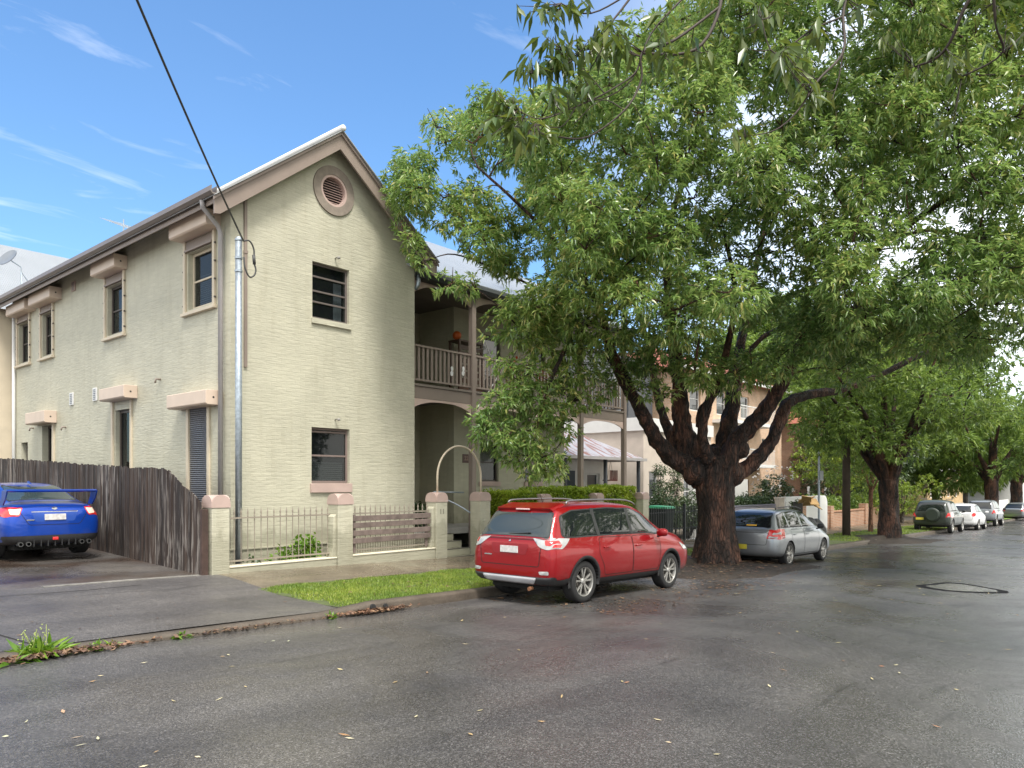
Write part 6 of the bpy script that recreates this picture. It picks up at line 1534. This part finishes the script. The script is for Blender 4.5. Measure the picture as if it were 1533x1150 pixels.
# ---- other trees ---------------------------------------------------------------
def tree(name, label, x, y, h0, rt_, cz, cr, nclump, mat, bk, limbs=7, L=.2, W=.06, per=40, m=6, sq=.6, group=None, seed=1, lean=0, cx=0, cy=0, hole=None, keep=None, crr=(.55,1.0), zlow=None):
    r = random.Random(seed); g0 = gz(x) - .05; t = thing(name, (x, y, g0), label, 'tree', group); mb = MB()
    top = Vector((x + lean, y, g0 + h0)); limb(mb, [(x, y, g0 - .3), (x, y, g0 + .12), (x + lean*.3, y, g0 + h0*.5), top], [rt_*2.0, rt_*1.35, rt_, rt_*1.05], 16, .08)
    cen = Vector((x + cx, y + cy, g0 + cz)); nd_ = []
    for i in range(limbs):
        a = 2*math.pi*i/limbs + r.uniform(-.3, .3); k = r.uniform(.55, .85); e = cen + Vector((math.cos(a)*cr*k, math.sin(a)*cr*k, r.uniform(-.1, .35)*cr*sq)); mid = top.lerp(e, .45) + Vector((0, 0, r.uniform(-.05, .15)*cr))
        nd_ += limb(mb, [top - Vector((0,0,h0*.12)), top.lerp(mid, .5), mid, e], [rt_*.62, rt_*.45, rt_*.28, rt_*.09], 8, .08)[4:]
    nd_ += limb(mb, [top, top.lerp(cen, .6), cen + Vector((0,0,cr*sq*.5))], [rt_*.6, rt_*.4, rt_*.12], 8)[3:]
    cl = []; k = 0
    while len(cl) < nclump and k < 9000:
        k += 1; d = Vector((r.gauss(0,1), r.gauss(0,1), r.gauss(0,1))).normalized() * (r.random() ** .4); c_ = cen + Vector((d.x*cr, d.y*cr, d.z*cr*sq)); rr_ = r.uniform(*crr)
        if zlow and c_.z < g0 + zlow: continue
        if keep and not keep(c_): continue
        if any((c_-q).length < .5*(rr_+s_) for q, s_ in cl): continue
        cl.append((c_, rr_))
    twigs_to(mb, cl, nd_, .03); mb.build('trunk', bk, t, smooth=True, recalc=False)
    foliate('crown', t, cl, per, m, L, W, mat, droop=.35); return t
T2 = tree('street_tree', 'second street tree with a dark trunk beside the brown timber utility pole', 34.0, 8.45, 2.6, .36, 6.6, 5.0, 95, m_leaf_far, m_bark, 8, .21, .065, 46, 7, .62, seed=5, zlow=3.7, cx=-.3, cy=.2)
tree('street_tree', 'third street tree with a dark forked trunk near the right edge of the photo', 63.0, 8.9, 3.2, .42, 6.6, 5.6, 60, m_leaf_far, m_bark, 7, .32, .10, 34, 6, .6, seed=9, zlow=3.8)
tree('street_tree', 'farthest dark trunked street tree at the right edge of the photo', 80.0, 9.4, 3.2, .45, 7.4, 6.0, 50, m_leaf_far, m_bark, 7, .36, .12, 30, 6, .6, seed=13, zlow=4)
tree('young_tree', 'young tree with a thin salmon trunk on the grass behind the four wheel drive', 38.2, 10.3, 2.3, .09, 3.7, 1.9, 26, m_leaf_far, m_bark_red, 5, .18, .06, 46, 6, .85, seed=4, crr=(.4,.7), lean=.1)
# canopy of the trees on the other side of the street
tree('street_tree', 'leafy canopy reaching in from a tree across the street at the top right', 30.0, -6.5, 4.0, .5, 9.5, 7.4, 100, m_leaf, m_bark, 9, .19, .058, 42, 7, .55, seed=21, zlow=5.0, crr=(.6,1.1))
tree('street_tree', 'distant leafy canopy beyond the road at the right edge of the photo', 50.0, -6.4, 4.0, .5, 8.6, 8.5, 80, m_leaf_far, m_bark, 8, .27, .08, 30, 6, .55, seed=23, zlow=4.6, crr=(.7,1.2))
# garden trees behind the fences
def gtree(label, px, py, X, r_, h0, cz, mat, seed, n=22, bk=None, L=.2, W=.07, rt_=.12, sq=.8, per=36, name='garden_tree'):
    d = _ray(px, py); Y = X * d[1] / d[0]
    return tree(name, label, X, Y, h0, rt_, cz, r_, n, mat, bk or m_bark_grey, 5, L, W, per, 6, sq, seed=seed, crr=(r_*.22, r_*.42))
gtree('lime green garden tree behind the grey signpost', 1255, 700, 47, 2.6, 1.8, 4.2, m_leaf_yel, 31)
gtree('bright lime bush seen just left of the second tree trunk', 1305, 735, 50, 1.3, .6, 1.6, m_leaf_yel, 32, 16, name='garden_bush')
gtree('bright lime bush seen just right of the second tree trunk', 1350, 725, 52, 1.8, .6, 2.2, m_leaf_yel, 33, 18, name='garden_bush')
gtree('dark rounded garden tree behind the low brick wall', 1290, 700, 58, 4.2, 2.0, 4.2, m_leaf_dark, 34, 40, L=.26, W=.09, rt_=.2)
gtree('tall green garden tree behind the young salmon trunked tree', 1400, 690, 66, 4.6, 2.5, 5.8, m_leaf_far, 35, 44, L=.32, W=.11, rt_=.22)
gtree('big background tree rising behind the orange apartments', 1180, 560, 70, 7.5, 5, 13, m_leaf_far, 36, 60, L=.42, W=.14, rt_=.3, per=30)
gtree('tall background tree at the far end of the gardens', 1330, 560, 84, 8, 5, 14, m_leaf_far, 37, 60, L=.45, W=.15, rt_=.3, per=30)
gtree('green tree behind the tan building', 1445, 640, 118, 7, 4, 9, m_leaf_far, 38, 40, L=.5, W=.2, rt_=.3, per=26)
# ------------------------------------------------------------------ the neighbours
m_render_w = M('white_render', (.72,.71,.69), .7, var=.05, bs=20, bstr=.05)
m_render_c = M('cream_render', (.60,.52,.45), .7, var=.07)
m_darkclad = M('charcoal_cladding', (.055,.06,.07), .5, var=.1)
m_orange = raw_brick('orange_brick', (.46,.24,.14), (.38,.18,.10), (.45,.40,.33))
m_apricot = raw_brick('apricot_brick', (.62,.40,.26), (.56,.34,.21), (.55,.5,.42))
m_redtile = M('terracotta_tiles', (.30,.10,.06), .6, bs=12, bstr=.6, bdist=.05)
m_tin_rust = corrugated('rusty_tin_roof', (.42,.42,.46), 0, .45, .3, (.24,.10,.07))
m_door = M('navy_door', (.012,.03,.055), .35)
def facade(parent, Y, x0, x1, z0, z1, wins, mat, depth=6, frame=None, rec=.12, sill=True, gm=None, rows=None):
    fn = lambda u, v, d: (u, Y - d, v); mb = MB()
    mb.poly(fn, rect(x0, x1, z0, z1), [rect(*w) for w in wins], 0, -.25); mb.build('wall', mat, parent)
    mb = MB(); mb.box(x0, x0 + .25, Y + .251, Y + depth, z0, z1); mb.build('wall', mat, parent); mb = MB(); mb.box(x1 - .25, x1, Y + .251, Y + depth, z0, z1); mb.build('wall', mat, parent)
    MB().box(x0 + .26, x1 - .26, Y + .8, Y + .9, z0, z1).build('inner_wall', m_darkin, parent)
    for (a, b_, c_, d_) in wins: win(fn, a, b_, c_, d_, parent=parent, rec=rec, bars=((c_+d_)/2,) if d_-c_ > .9 else (), fm=frame or m_white, gm=gm or m_wg2, fw=.07)
m_wg2 = glass('neighbour_glass', (.05,.06,.07), .05)
# cottage with a tin verandah roof
g = gz(25)
ct = thing('cottage', (25.5, 18, g), 'small white cottage with a rusty hipped tin verandah roof seen through the balcony posts', 'cottage')
facade(ct, 19.3, 22.9, 29.2, g, 3.0, [(24.0, 25.4, .2, 2.1), (27.6, 28.6, .6, 2.1)], m_render_w)
fnc = lambda u, v, d: (u, 19.3 - d, v)
mb = MB(); fbox(mb, fnc, 25.75, 26.6, g + .2, 2.2, .002, .06); dr = mb.build('door', m_door, ct); MB().tube([fnc(26.5, .8, .06), fnc(26.5, .8, .12), fnc(26.4, .8, .12)], .015, 6).build('handle', m_chrome, dr)
ze = 2.72; zt = 3.9; mb = MB()
mb.add([(22.4,17.1,ze),(28.9,17.1,ze),(27.2,19.6,zt),(24.4,19.6,zt),(22.4,22,ze),(28.9,22,ze)], [(0,1,2,3),(1,5,2),(0,3,4),(3,2,5,4)])
mb.add([(22.4,17.1,ze-.06),(28.9,17.1,ze-.06),(28.9,22,ze-.06),(22.4,22,ze-.06)], [(0,1,2,3)]); mb.build('verandah_roof', m_tin_rust, ct)
mb = MB(); mb.box(22.35, 28.95, 17.02, 17.098, ze - .10, ze + .02); mb.box(28.902, 28.97, 17.1, 22, ze - .10, ze + .02); mb.build('gutter', m_downpipe, ct)
for x in (23.2, 26.0, 28.6): MB().box(x - .06, x + .06, 17.2, 17.32, g, ze - .06).build('verandah_post', m_darkclad, ct)
MB().box(22.6, 28.8, 17.2, 19.29, g, g + .25).build('verandah_floor', m_concrete, ct)
hb = thing('hanging_planter', (26.9, 17.6, 2.0), 'dark red slatted planter hanging under the cottage verandah', 'planter')
mb = MB(); mb.box(26.6, 27.2, 17.45, 17.8, 1.75, 1.80)
for k in range(6): mb.box(26.6 + k*.105, 26.66 + k*.105, 17.43, 17.449, 1.75, 2.2)
mb.build('slats', M('oxblood', (.10,.02,.015), .5), hb); MB().tube([(26.65,17.6,1.8),(26.9,17.6,2.6),(27.15,17.6,1.8)], .01, 5).build('hanger', m_iron, hb)
# white modern house
mh = thing('white_modern_house', (33, 18, gz(33)), 'flat roofed white and cream modern house left of the big tree trunk', 'house')
facade(mh, 17.6, 29.6, 36.4, gz(33), 4.05, [(30.1, 31.0, -.2, 2.2), (33.4, 34.2, -.4, 2.9), (35.0, 35.9, -.4, 2.9)], m_render_c, depth=9)
MB().box(29.5, 36.5, 17.5, 26.5, 4.051, 4.65).build('parapet', m_render_w, mh); MB().tube([(32.7,17.4,2.2),(32.7,17.2,3.6),(33.0,17.1,3.95),(33.4,17.1,3.9)], .04, 8).build('lamp_arm', m_downpipe, mh)
uh = thing('charcoal_house', (34, 22, gz(34)), 'charcoal clad upper storey behind the white modern house', 'house')
facade(uh, 22.0, 29.5, 38, 4.66, 8.4, [(30.8, 31.8, 5.2, 7.4), (34.0, 35.4, 5.2, 7.4)], m_darkclad, depth=6); MB().box(29.4, 38.1, 21.9, 28.1, 8.401, 8.6).build('roof', m_darkclad, uh)
MB().box(29.6, 37.9, 22.3, 27.9, gz(34), 4.64).build('lower_storey', m_darkclad, uh)
# orange apartments
ap = thing('apricot_apartments', (46, 21, gz(46)), 'apricot brick apartment block seen between the limbs of the big tree', 'apartment block')
W_ = [(x, x + 1.4, z, z + 1.5) for x in (40.6, 44.2, 47.8, 51.4) for z in (.4, 3.3, 6.0)]
facade(ap, 21.0, 39, 55, gz(46), 8.3, W_, m_apricot, depth=9)
mb = MB(); mb.hexa([(38.4,20.3,8.301),(55.6,20.3,8.301),(55.6,30.6,8.301),(38.4,30.6,8.301),(42,24,10.2),(52,24,10.2),(52,27,10.2),(42,27,10.2)]); mb.build('roof', m_redtile, ap)
mb = MB(); mb.box(38.3, 55.7, 20.2, 20.299, 8.2, 8.42); mb.build('gutter', m_white, ap)
for z in (2.9, 5.65): MB().box(43.6, 51.0, 19.9, 20.995, z - .2, z).build('balcony_slab', m_white, ap); 
for z in (2.9, 5.65):
    mb = MB(); mb.box(43.6, 51.0, 19.9, 19.96, z + .95, z + 1.0)
    for k in range(38): mb.box(43.62 + k*.198, 43.65 + k*.198, 19.92, 19.94, z + .001, z + .949)
    mb.build('balcony_rail', m_white, ap)
ob = thing('orange_brick_house', (62, 22, gz(62)), 'orange brick house with a tiled roof behind the flowering shrub', 'house')
facade(ob, 20.5, 57.5, 72, gz(62), 6.2, [(x, x + 1.5, z, z + 1.5) for x in (59, 63, 67) for z in (.0, 3.2)], m_orange, depth=9)
mb = MB(); mb.hexa([(57,20,6.201),(72.6,20,6.201),(72.6,30,6.201),(57,30,6.201),(61,24.5,8.2),(69,24.5,8.2),(69,25.5,8.2),(61,25.5,8.2)]); mb.build('roof', m_redtile, ob)
tb = thing('tan_apartments', (105, 22, gz(100)), 'tan apartment block with white balconies seen at the far right', 'apartment block')
m_tan = raw_brick('tan_brick', (.62,.42,.20), (.56,.37,.17), (.55,.45,.3))
facade(tb, 19, 92, 112, gz(100) - .4, 9.5, [(x, x + 1.8, z, z + 1.5) for x in (93.5, 98, 102.5, 107) for z in (.0, 3.2, 6.3)], m_tan, depth=10)
for z in (2.6, 5.8): MB().box(91.8, 104, 18, 18.99, z, z + .9).build('balcony', m_white, tb)
MB().box(91.7, 112.3, 18.7, 29.3, 9.501, 9.8).build('roof', m_redtile, tb)
eh = thing('white_end_house', (135, 17, gz(130)), 'white house at the far end of the street by the right edge', 'house')
facade(eh, 14.5, 124, 142, gz(130) - .4, 4.5, [(x, x + 1.6, 0, 1.6) for x in (126, 131, 136)], m_render_w, depth=8)
mb = MB(); mb.hexa([(123,14,4.501),(143,14,4.501),(143,23,4.501),(123,23,4.501),(127,17,7),(139,17,7),(139,20,7),(127,20,7)]); mb.build('roof', m_redtile, eh)
# neighbour at the very left with the pale metal roof
nl = thing('pale_roofed_house', (8, 40, 0), 'house with a pale metal roof seen beyond the gutter at the far left', 'house')
pA, pB = PX(0, 388, 9.0), PX(75, 398, 14.0)
MB().box(4.5, 24, 38, 48, 0, 9.2).build('wall', m_render_w, nl)
mb = MB(); zr1 = AT(0, 388, 36.5).z; mb.hexa([(3.5,36.5,8.6),(26,36.5,8.6),(26,41.5,zr1+.3),(3.5,41.5,zr1+.3),(3.5,36.5,8.68),(26,36.5,8.68),(26,41.5,zr1+.38),(3.5,41.5,zr1+.38)])
mb.hexa([(3.5,41.5,zr1+.3),(26,41.5,zr1+.3),(26,49,8.6),(3.5,49,8.6),(3.5,41.5,zr1+.38),(26,41.5,zr1+.38),(26,49,8.68),(3.5,49,8.68)]); mb.build('roof', m_roofw, nl)
# ------------------------------------------------------------------ front fences further along
bf = thing('black_picket_fence', (25, 13.0, -.5), 'black metal picket fence between the hedge and the big tree trunk', 'fence')
m_blackm = M('black_metal', (.02,.024,.028), .4)
mb = MB(); 
for z in (.02, .62): mb.box(22.1, 27.6, 13.02, 13.06, z - .02, z + .02)
for k in range(46): x = 22.15 + k*.118; mb.box(x - .014, x + .014, 13.0, 13.019, -.45, .82)
mb.build('pickets', m_blackm, bf); MB().box(22.05, 27.7, 12.95, 13.15, -.8, -.42).build('plinth', m_render_w, bf)
for x in (22.06, 24.8, 27.6): MB().box(x - .05, x + .05, 12.985, 13.085, -.419, .9).build('fence_post', m_blackm, bf)
wb_ = thing('wheelie_bin', (24.6, 13.8, gz(24.6)), 'dark wheelie bin with a green lid behind the black picket fence', 'bin')
mb = MB(); z0 = gz(24.6) + .1; mb.hexa([(24.35,13.55,z0+.1),(24.85,13.55,z0+.1),(24.85,14.1,z0+.1),(24.35,14.1,z0+.1),(24.28,13.48,z0+1.18),(24.92,13.48,z0+1.18),(24.92,14.2,z0+1.18),(24.28,14.2,z0+1.18)]); mb.build('bin_body', M('bin_dark', (.02,.03,.028), .5), wb_, bevel=.02)
mb = MB(); mb.hexa([(24.25,13.44,z0+1.185),(24.95,13.44,z0+1.185),(24.95,14.25,z0+1.185),(24.25,14.25,z0+1.185),(24.3,13.52,z0+1.27),(24.9,13.52,z0+1.27),(24.9,14.2,z0+1.30),(24.3,14.2,z0+1.30)]); mb.build('lid', M('bin_green', (.05,.28,.14), .4), wb_, bevel=.02)
for x in (24.32, 24.88): MB().lathe([(0,-.03),(.11,-.03),(.11,.03),(0,.03)], (x, 14.12, z0 + .11), 'x', 16).build('wheel', m_black, wb_)
def wall_thing(name, label, x0, x1, y, zb, zt, mat, t=.22, cap=None, corner=0, cat='wall'):
    w = thing(name, ((x0+x1)/2, y, zb), label, cat)
    P = [(x0, zb), (x1, zb)] + ([(x1, zt - corner)] + [(x1 - corner + corner*math.cos(a*math.pi/16), zt - corner + corner*math.sin(a*math.pi/16)) for a in range(1, 8)] + [(x1 - corner, zt)] if corner else [(x1, zt)]) + [(x0, zt)]
    MB().poly(lambda u, v, d: (u, d, v), P, [], y, y + t).build('wall', mat, w, bevel=.01)
    if cap: MB().box(x0 - .03, x1 + .03, y - .04, y + t + .04, zt + .001, zt + .06).build('coping', cap, w)
    return w
wall_thing('garden_wall', 'grey rendered garden wall topped with a dark hedge behind the silver car', 29.0, 33.4, 13.0, -1, .72, M('lilac_grey_render', (.17,.16,.20), .7, var=.1))
ww = wall_thing('white_garden_wall', 'white garden wall with a rounded corner and a dark gateway behind the silver car', 34.6, 40.4, 13.0, -1.2, 1.02, M('bright_white_render', (.88,.88,.87), .7, var=.03), corner=.45)
MB().box(35.3, 36.6, 12.93, 12.998, -.6, .78).build('gateway', m_darkin, ww); MB().box(36.62, 37.1, 12.94, 12.998, -.6, .80).build('gate_jamb', m_orange, ww)
wall_thing('white_back_wall', 'plain white wall set back behind the grey garden wall', 30.5, 36.4, 15.6, -1, 1.85, m_render_w)
wall_thing('gate_post_block', 'cream square gate post left of the white garden wall', 33.7, 34.3, 12.95, -1, .95, m_render_c, cap=m_render_c, cat='gate post')
bw = wall_thing('low_brick_wall', 'long low orange brick wall right of the white garden wall', 40.7, 56.5, 13.1, -1.6, .10, m_orange, cap=m_orange)
for x in (41.2, 47.5, 53.5): MB().box(x - .25, x + .25, 13.0, 13.4, -1.6, .45).build('brick_pier', m_orange, bw)
wall_thing('low_brick_wall', 'short distant brick wall beyond the four wheel drive', 64, 78, 13.2, -2, -.15, m_orange, cap=m_render_c)
wall_thing('white_far_fence', 'low white wall at the end of the street beside the third tree', 88, 108, 13.5, -2.4, -.3, m_render_w)
# poles
up = thing('utility_pole', (33.9, 10.1, gz(34)), 'brown timber utility pole standing on the verge left of the second tree', 'pole')
q0 = PX(1267, 806, 33.6); MB().tube([(33.6, q0.y, gz(33.6) - .3), (33.6, q0.y, 4), (33.62, q0.y, 8.5)], [.17,.155,.13], 14).build('pole_shaft', M('pole_timber', (.075,.055,.042), .8, var=.25, bs=12, bstr=.4), up, smooth=True)
MB().box(33.5, 33.7, q0.y - 1.1, q0.y + 1.1, 7.9, 8.02).build('cross_arm', m_wood_old, up)
sp_ = thing('sign_pole', (38, 11.8, gz(38)), 'slim grey signpost with a small blank sign seen above the white wall', 'signpost')
q1 = PY(1226, 745, 11.8); zq = PY(1226, 672, 11.8).z; MB().tube([(q1.x, 11.8, gz(q1.x)), (q1.x, 11.8, zq)], .05, 10).build('pole_shaft', m_galv, sp_)
zs = PY(1226, 712, 11.8).z; MB().box(q1.x - .05, q1.x + .38, 11.72, 11.745, zs - .22, zs + .22).build('sign_plate', M('sign_back', (.38,.40,.46), .4), sp_)
# cardboard left on the kerb
cb_ = thing('cardboard_pile', (27.6, 9.6, gz(27.6)), 'heap of opened cardboard and dark bags on the verge behind the silver car', 'rubbish')
m_card = M('cardboard', (.42,.27,.12), .8, var=.15); q2 = PY(1215, 742, 10.2); zt = q2.z
rr_ = random.Random(5)
for k in range(6):
    mb = MB(); c_ = Vector((q2.x + rr_.uniform(-.5,.5), 10.2 + rr_.uniform(-.2,.3), zt - .2 + rr_.uniform(-.2,.1))); e = Euler((rr_.uniform(-.6,.6), rr_.uniform(-.5,.5), rr_.uniform(0,3))).to_matrix()
    P = [c_ + e @ Vector((a, b_, h_)) for h_ in (-.012, .012) for a, b_ in ((-.25,-.18),(.25,-.18),(.25,.18),(-.25,.18))]
    mb.hexa(P); mb.build('cardboard_sheet', m_card, cb_)
mb = MB(); 
for k in range(3):
    P, _ = blob_points((q2.x - .3 + .4*k, 10.25, gz(q2.x) + .45), .45, 1); 
mb2 = bmesh.new()
for k in range(3):
    r0 = bmesh.ops.create_icosphere(mb2, subdivisions=3, radius=.42, matrix=Matrix.Translation((q2.x - .45 + .45*k, 10.2 + .1*(k % 2), gz(q2.x) + .38)) @ Matrix.Diagonal((1,.9,1.45 if k == 1 else 1.2,1)))
    for v in r0['verts']: v.co += Vector((math.sin(v.co.x*17+v.co.z*11), math.sin(v.co.y*19), math.sin(v.co.z*13+v.co.x*7)))*.03
me = bpy.data.meshes.new('bag'); mb2.to_mesh(me); mb2.free(); me.transform(Matrix.Translation(-cb_.location)); me.materials.append(m_blackpl); o = bpy.data.objects.new('rubbish_bag', me); col.objects.link(o); o.parent = cb_
# shrubs along the gardens
def sh(label, px, py, Y, r_, n, mat, L=.12, W=.05, name='garden_shrub', blobs=None):
    p = PY(px, py, Y); g_ = gz(p.x) - .05; hh = p.z - g_
    bl = blobs or [(0,0,hh*.55,r_),(r_*.8,.1,hh*.45,r_*.75),(-r_*.8,-.1,hh*.5,r_*.8),(.1,0,hh*.85,r_*.6)]
    return bush(name, (p.x, Y, g_), r_, n, L, W, mat, label, blobs=bl, bk=m_bark_grey)
sh('dark leafy shrub above the black picket fence beside the hedge', 992, 735, 14.6, .75, 520, m_leaf_dark, .14, .05)
sh('dark leafy shrub above the black picket fence beside the trunk', 1030, 740, 14.8, .75, 480, m_leaf_dark, .14, .05)
sh('tall slim conifer by the white modern house', 988, 700, 16.4, .5, 420, m_leaf_dark, .12, .04, blobs=[(0,0,.8,.45),(0,0,1.5,.42),(0,0,2.2,.38),(0,0,2.9,.3)])
sh('second slim conifer by the white modern house', 1012, 700, 16.4, .5, 420, m_leaf_dark, .12, .04, blobs=[(0,0,.8,.45),(0,0,1.5,.42),(0,0,2.2,.38),(0,0,2.8,.3)])
sh('grey green shrub in front of the plain white wall', 1118, 738, 13.8, .6, 300, leafmat('grey_leaf', [(.08,.10,.06),(.16,.18,.12)], .2), .12, .05)
fs = sh('flowering shrub with white blossoms behind the silver car', 1158, 715, 14.0, 1.1, 800, m_leaf_dark, .16, .06, name='flowering_shrub')
pf_ = PY(1158, 712, 14.0); P, A = blob_points((pf_.x, 14.0, pf_.z - .3), 1.1, 60); V, F = whorls(P, A, 6, .10, .07, .8, .0, .03); np_mesh('blossom', V, F, M('white_blossom', (.75,.72,.70), .7), fs)
hg = thing('garden_hedge', (31, 14, gz(31)), 'dark low hedge on top of the grey garden wall', 'hedge')
P = np.stack([RNG.uniform(29, 33.5, 1500), RNG.uniform(13.3, 14.0, 1500), RNG.uniform(.5, 1.0, 1500)], 1); V, F = whorls(P, RNG.normal(size=P.shape) + [0,-.5,.5], 5, .12, .05); np_mesh('foliage', V, F, m_leaf_dark, hg)
hg2 = thing('garden_hedge', (48, 14.5, gz(48)), 'rounded green planting above the low orange brick wall', 'hedge')
n = 3800; Xh = RNG.uniform(41, 57, n); P = np.stack([Xh, RNG.uniform(13.7, 16.0, n), RNG.uniform(0, 1, n)*(.8 + .5*np.sin(Xh*1.3)) - .3], 1); V, F = whorls(P, RNG.normal(size=P.shape) + [0,-.5,.5], 5, .2, .08); np_mesh('foliage', V, F, m_leaf_far, hg2)
# lawns and the far verge, far away down the street
sheet('far_verge', lambda x, y: verge_z(x, y) + .03, 0, 0, lambda x: 8.6 + max(0,(x-60))*.02, lambda x: 10.86, 0, 4, M('far_grass', (.13,.20,.03), .9, var=.3, vs=3, fine=.5), xs=[60 + 4*i for i in range(40)])
# ------------------------------------------------------------------ light and sky
SUN_EL, SUN_AZ = R(60), None
sdir = Vector((-.36, -.78, 0)).normalized() * math.cos(SUN_EL) + Vector((0, 0, math.sin(SUN_EL)))
w = bpy.data.worlds.new('World'); scene.world = w; w.use_nodes = True; nt = w.node_tree
bg = nt.nodes['Background']; sky = nt.nodes.new('ShaderNodeTexSky'); sky.sky_type = 'NISHITA'; sky.sun_disc = False
sky.sun_elevation = SUN_EL; sky.sun_rotation = math.atan2(sdir.x, sdir.y); sky.air_density = 1.25; sky.dust_density = .6; sky.ozone_density = 2.2
# thin cirrus: noise over a horizontal layer far above
tc = nt.nodes.new('ShaderNodeTexCoord'); sp = nt.nodes.new('ShaderNodeSeparateXYZ'); nt.links.new(tc.outputs['Generated'], sp.inputs[0])
mx_ = nt.nodes.new('ShaderNodeMath'); mx_.operation = 'MAXIMUM'; mx_.inputs[1].default_value = .06; nt.links.new(sp.outputs[2], mx_.inputs[0])
dv = nt.nodes.new('ShaderNodeVectorMath'); dv.operation = 'DIVIDE'; cb = nt.nodes.new('ShaderNodeCombineXYZ')
for i in range(3): nt.links.new(mx_.outputs[0], cb.inputs[i])
nt.links.new(tc.outputs['Generated'], dv.inputs[0]); nt.links.new(cb.outputs[0], dv.inputs[1])
mp = nt.nodes.new('ShaderNodeMapping'); mp.inputs['Scale'].default_value = (1.0, 2.2, 1); mp.inputs['Rotation'].default_value = (0, 0, R(-35)); mp.inputs['Location'].default_value = (.3, .9, 0); nt.links.new(dv.outputs[0], mp.inputs[0])
n1 = noi(nt, mp.outputs[0], 1.9, 6, .55, .5); cf = ramp(nt, n1, [(.58, (0,0,0)), (.86, (.32,.32,.32))])
# bright cloud bank added down the street and brightened for sheen on the road
lo = nt.nodes.new('ShaderNodeMapRange'); lo.inputs[1].default_value = .10; lo.inputs[2].default_value = .95; lo.inputs[3].default_value = .85; lo.inputs[4].default_value = 0; nt.links.new(sp.outputs[2], lo.inputs[0])
n2 = noi(nt, tc.outputs['Generated'], 2.2, 6, .55, .2)
dx = nt.nodes.new('ShaderNodeVectorMath'); dx.operation = 'DOT_PRODUCT'; dx.inputs[1].default_value = Vector((.91, .0, .41)).normalized(); nt.links.new(tc.outputs['Generated'], dx.inputs[0])
dr = nt.nodes.new('ShaderNodeMapRange'); dr.inputs[1].default_value = .82; dr.inputs[2].default_value = .97; dr.inputs[3].default_value = .03; dr.inputs[4].default_value = 1.0; nt.links.new(dx.outputs['Value'], dr.inputs[0])
mu = nt.nodes.new('ShaderNodeMath'); mu.operation = 'MULTIPLY'; nt.links.new(lo.outputs[0], mu.inputs[0]); nt.links.new(dr.outputs[0], mu.inputs[1])
mu2 = nt.nodes.new('ShaderNodeMath'); mu2.operation = 'MULTIPLY'; nt.links.new(mu.outputs[0], mu2.inputs[0]); nt.links.new(ramp(nt, n2, [(.2, (.45,)*3), (.6, (.9,)*3)]), mu2.inputs[1])
mxx = nt.nodes.new('ShaderNodeMath'); mxx.operation = 'MAXIMUM'; mxx.use_clamp = True; nt.links.new(mu2.outputs[0], mxx.inputs[0]); nt.links.new(cf, mxx.inputs[1])
# unseen broken cloud added behind and beside for white fill light; clear over house
d2 = nt.nodes.new('ShaderNodeVectorMath'); d2.operation = 'DOT_PRODUCT'; d2.inputs[1].default_value = Vector((.50, .82, .28)).normalized(); nt.links.new(tc.outputs['Generated'], d2.inputs[0])
r2 = nt.nodes.new('ShaderNodeMapRange'); r2.interpolation_type = 'SMOOTHSTEP'; r2.inputs[1].default_value = .25; r2.inputs[2].default_value = .68; r2.inputs[3].default_value = 1; r2.inputs[4].default_value = 0; nt.links.new(d2.outputs['Value'], r2.inputs[0])
n3 = noi(nt, tc.outputs['Generated'], 1.6, 7, .6, .3)
m3 = nt.nodes.new('ShaderNodeMath'); m3.operation = 'MULTIPLY'; nt.links.new(r2.outputs[0], m3.inputs[0]); nt.links.new(ramp(nt, n3, [(.30, (.25,)*3), (.52, (1,1,1))]), m3.inputs[1])
mx3 = nt.nodes.new('ShaderNodeMath'); mx3.operation = 'MAXIMUM'; mx3.use_clamp = True; nt.links.new(mxx.outputs[0], mx3.inputs[0]); nt.links.new(m3.outputs[0], mx3.inputs[1])
SKY_STR = .12
skc = mixc(nt, mx3.outputs[0], mixc(nt, 1.0, sky.outputs[0], (.54, .78, .98), 'MULTIPLY'), (9.2, 8.9, 8.2))
brt = nt.nodes.new('ShaderNodeMapRange'); brt.inputs[1].default_value = .88; brt.inputs[2].default_value = .98; brt.inputs[3].default_value = 1; brt.inputs[4].default_value = 1.25; nt.links.new(dx.outputs['Value'], brt.inputs[0])
sv = nt.nodes.new('ShaderNodeVectorMath'); sv.operation = 'SCALE'; nt.links.new(skc, sv.inputs[0]); nt.links.new(brt.outputs[0], sv.inputs['Scale']); skc = sv.outputs[0]
nt.links.new(skc, bg.inputs[0]); bg.inputs[1].default_value = SKY_STR
sl = bpy.data.lights.new('sun', 'SUN'); so = bpy.data.objects.new('sun', sl); col.objects.link(so)
sl.energy = 2.5; sl.angle = R(16); sl.color = (1, .955, .88); so.rotation_euler = sdir.to_track_quat('Z', 'Y').to_euler(); so.location = (0, 0, 30)
scene.view_settings.view_transform = 'Standard'; scene.view_settings.look = 'None'; scene.view_settings.exposure = 1.02; scene.view_settings.gamma = 1
scene.render.engine = 'CYCLES'
try:
    scene.cycles.max_bounces = 6; scene.cycles.diffuse_bounces = 3; scene.cycles.glossy_bounces = 3; scene.cycles.transmission_bounces = 4; scene.cycles.transparent_max_bounces = 8
    scene.cycles.use_denoising = True
except Exception: pass
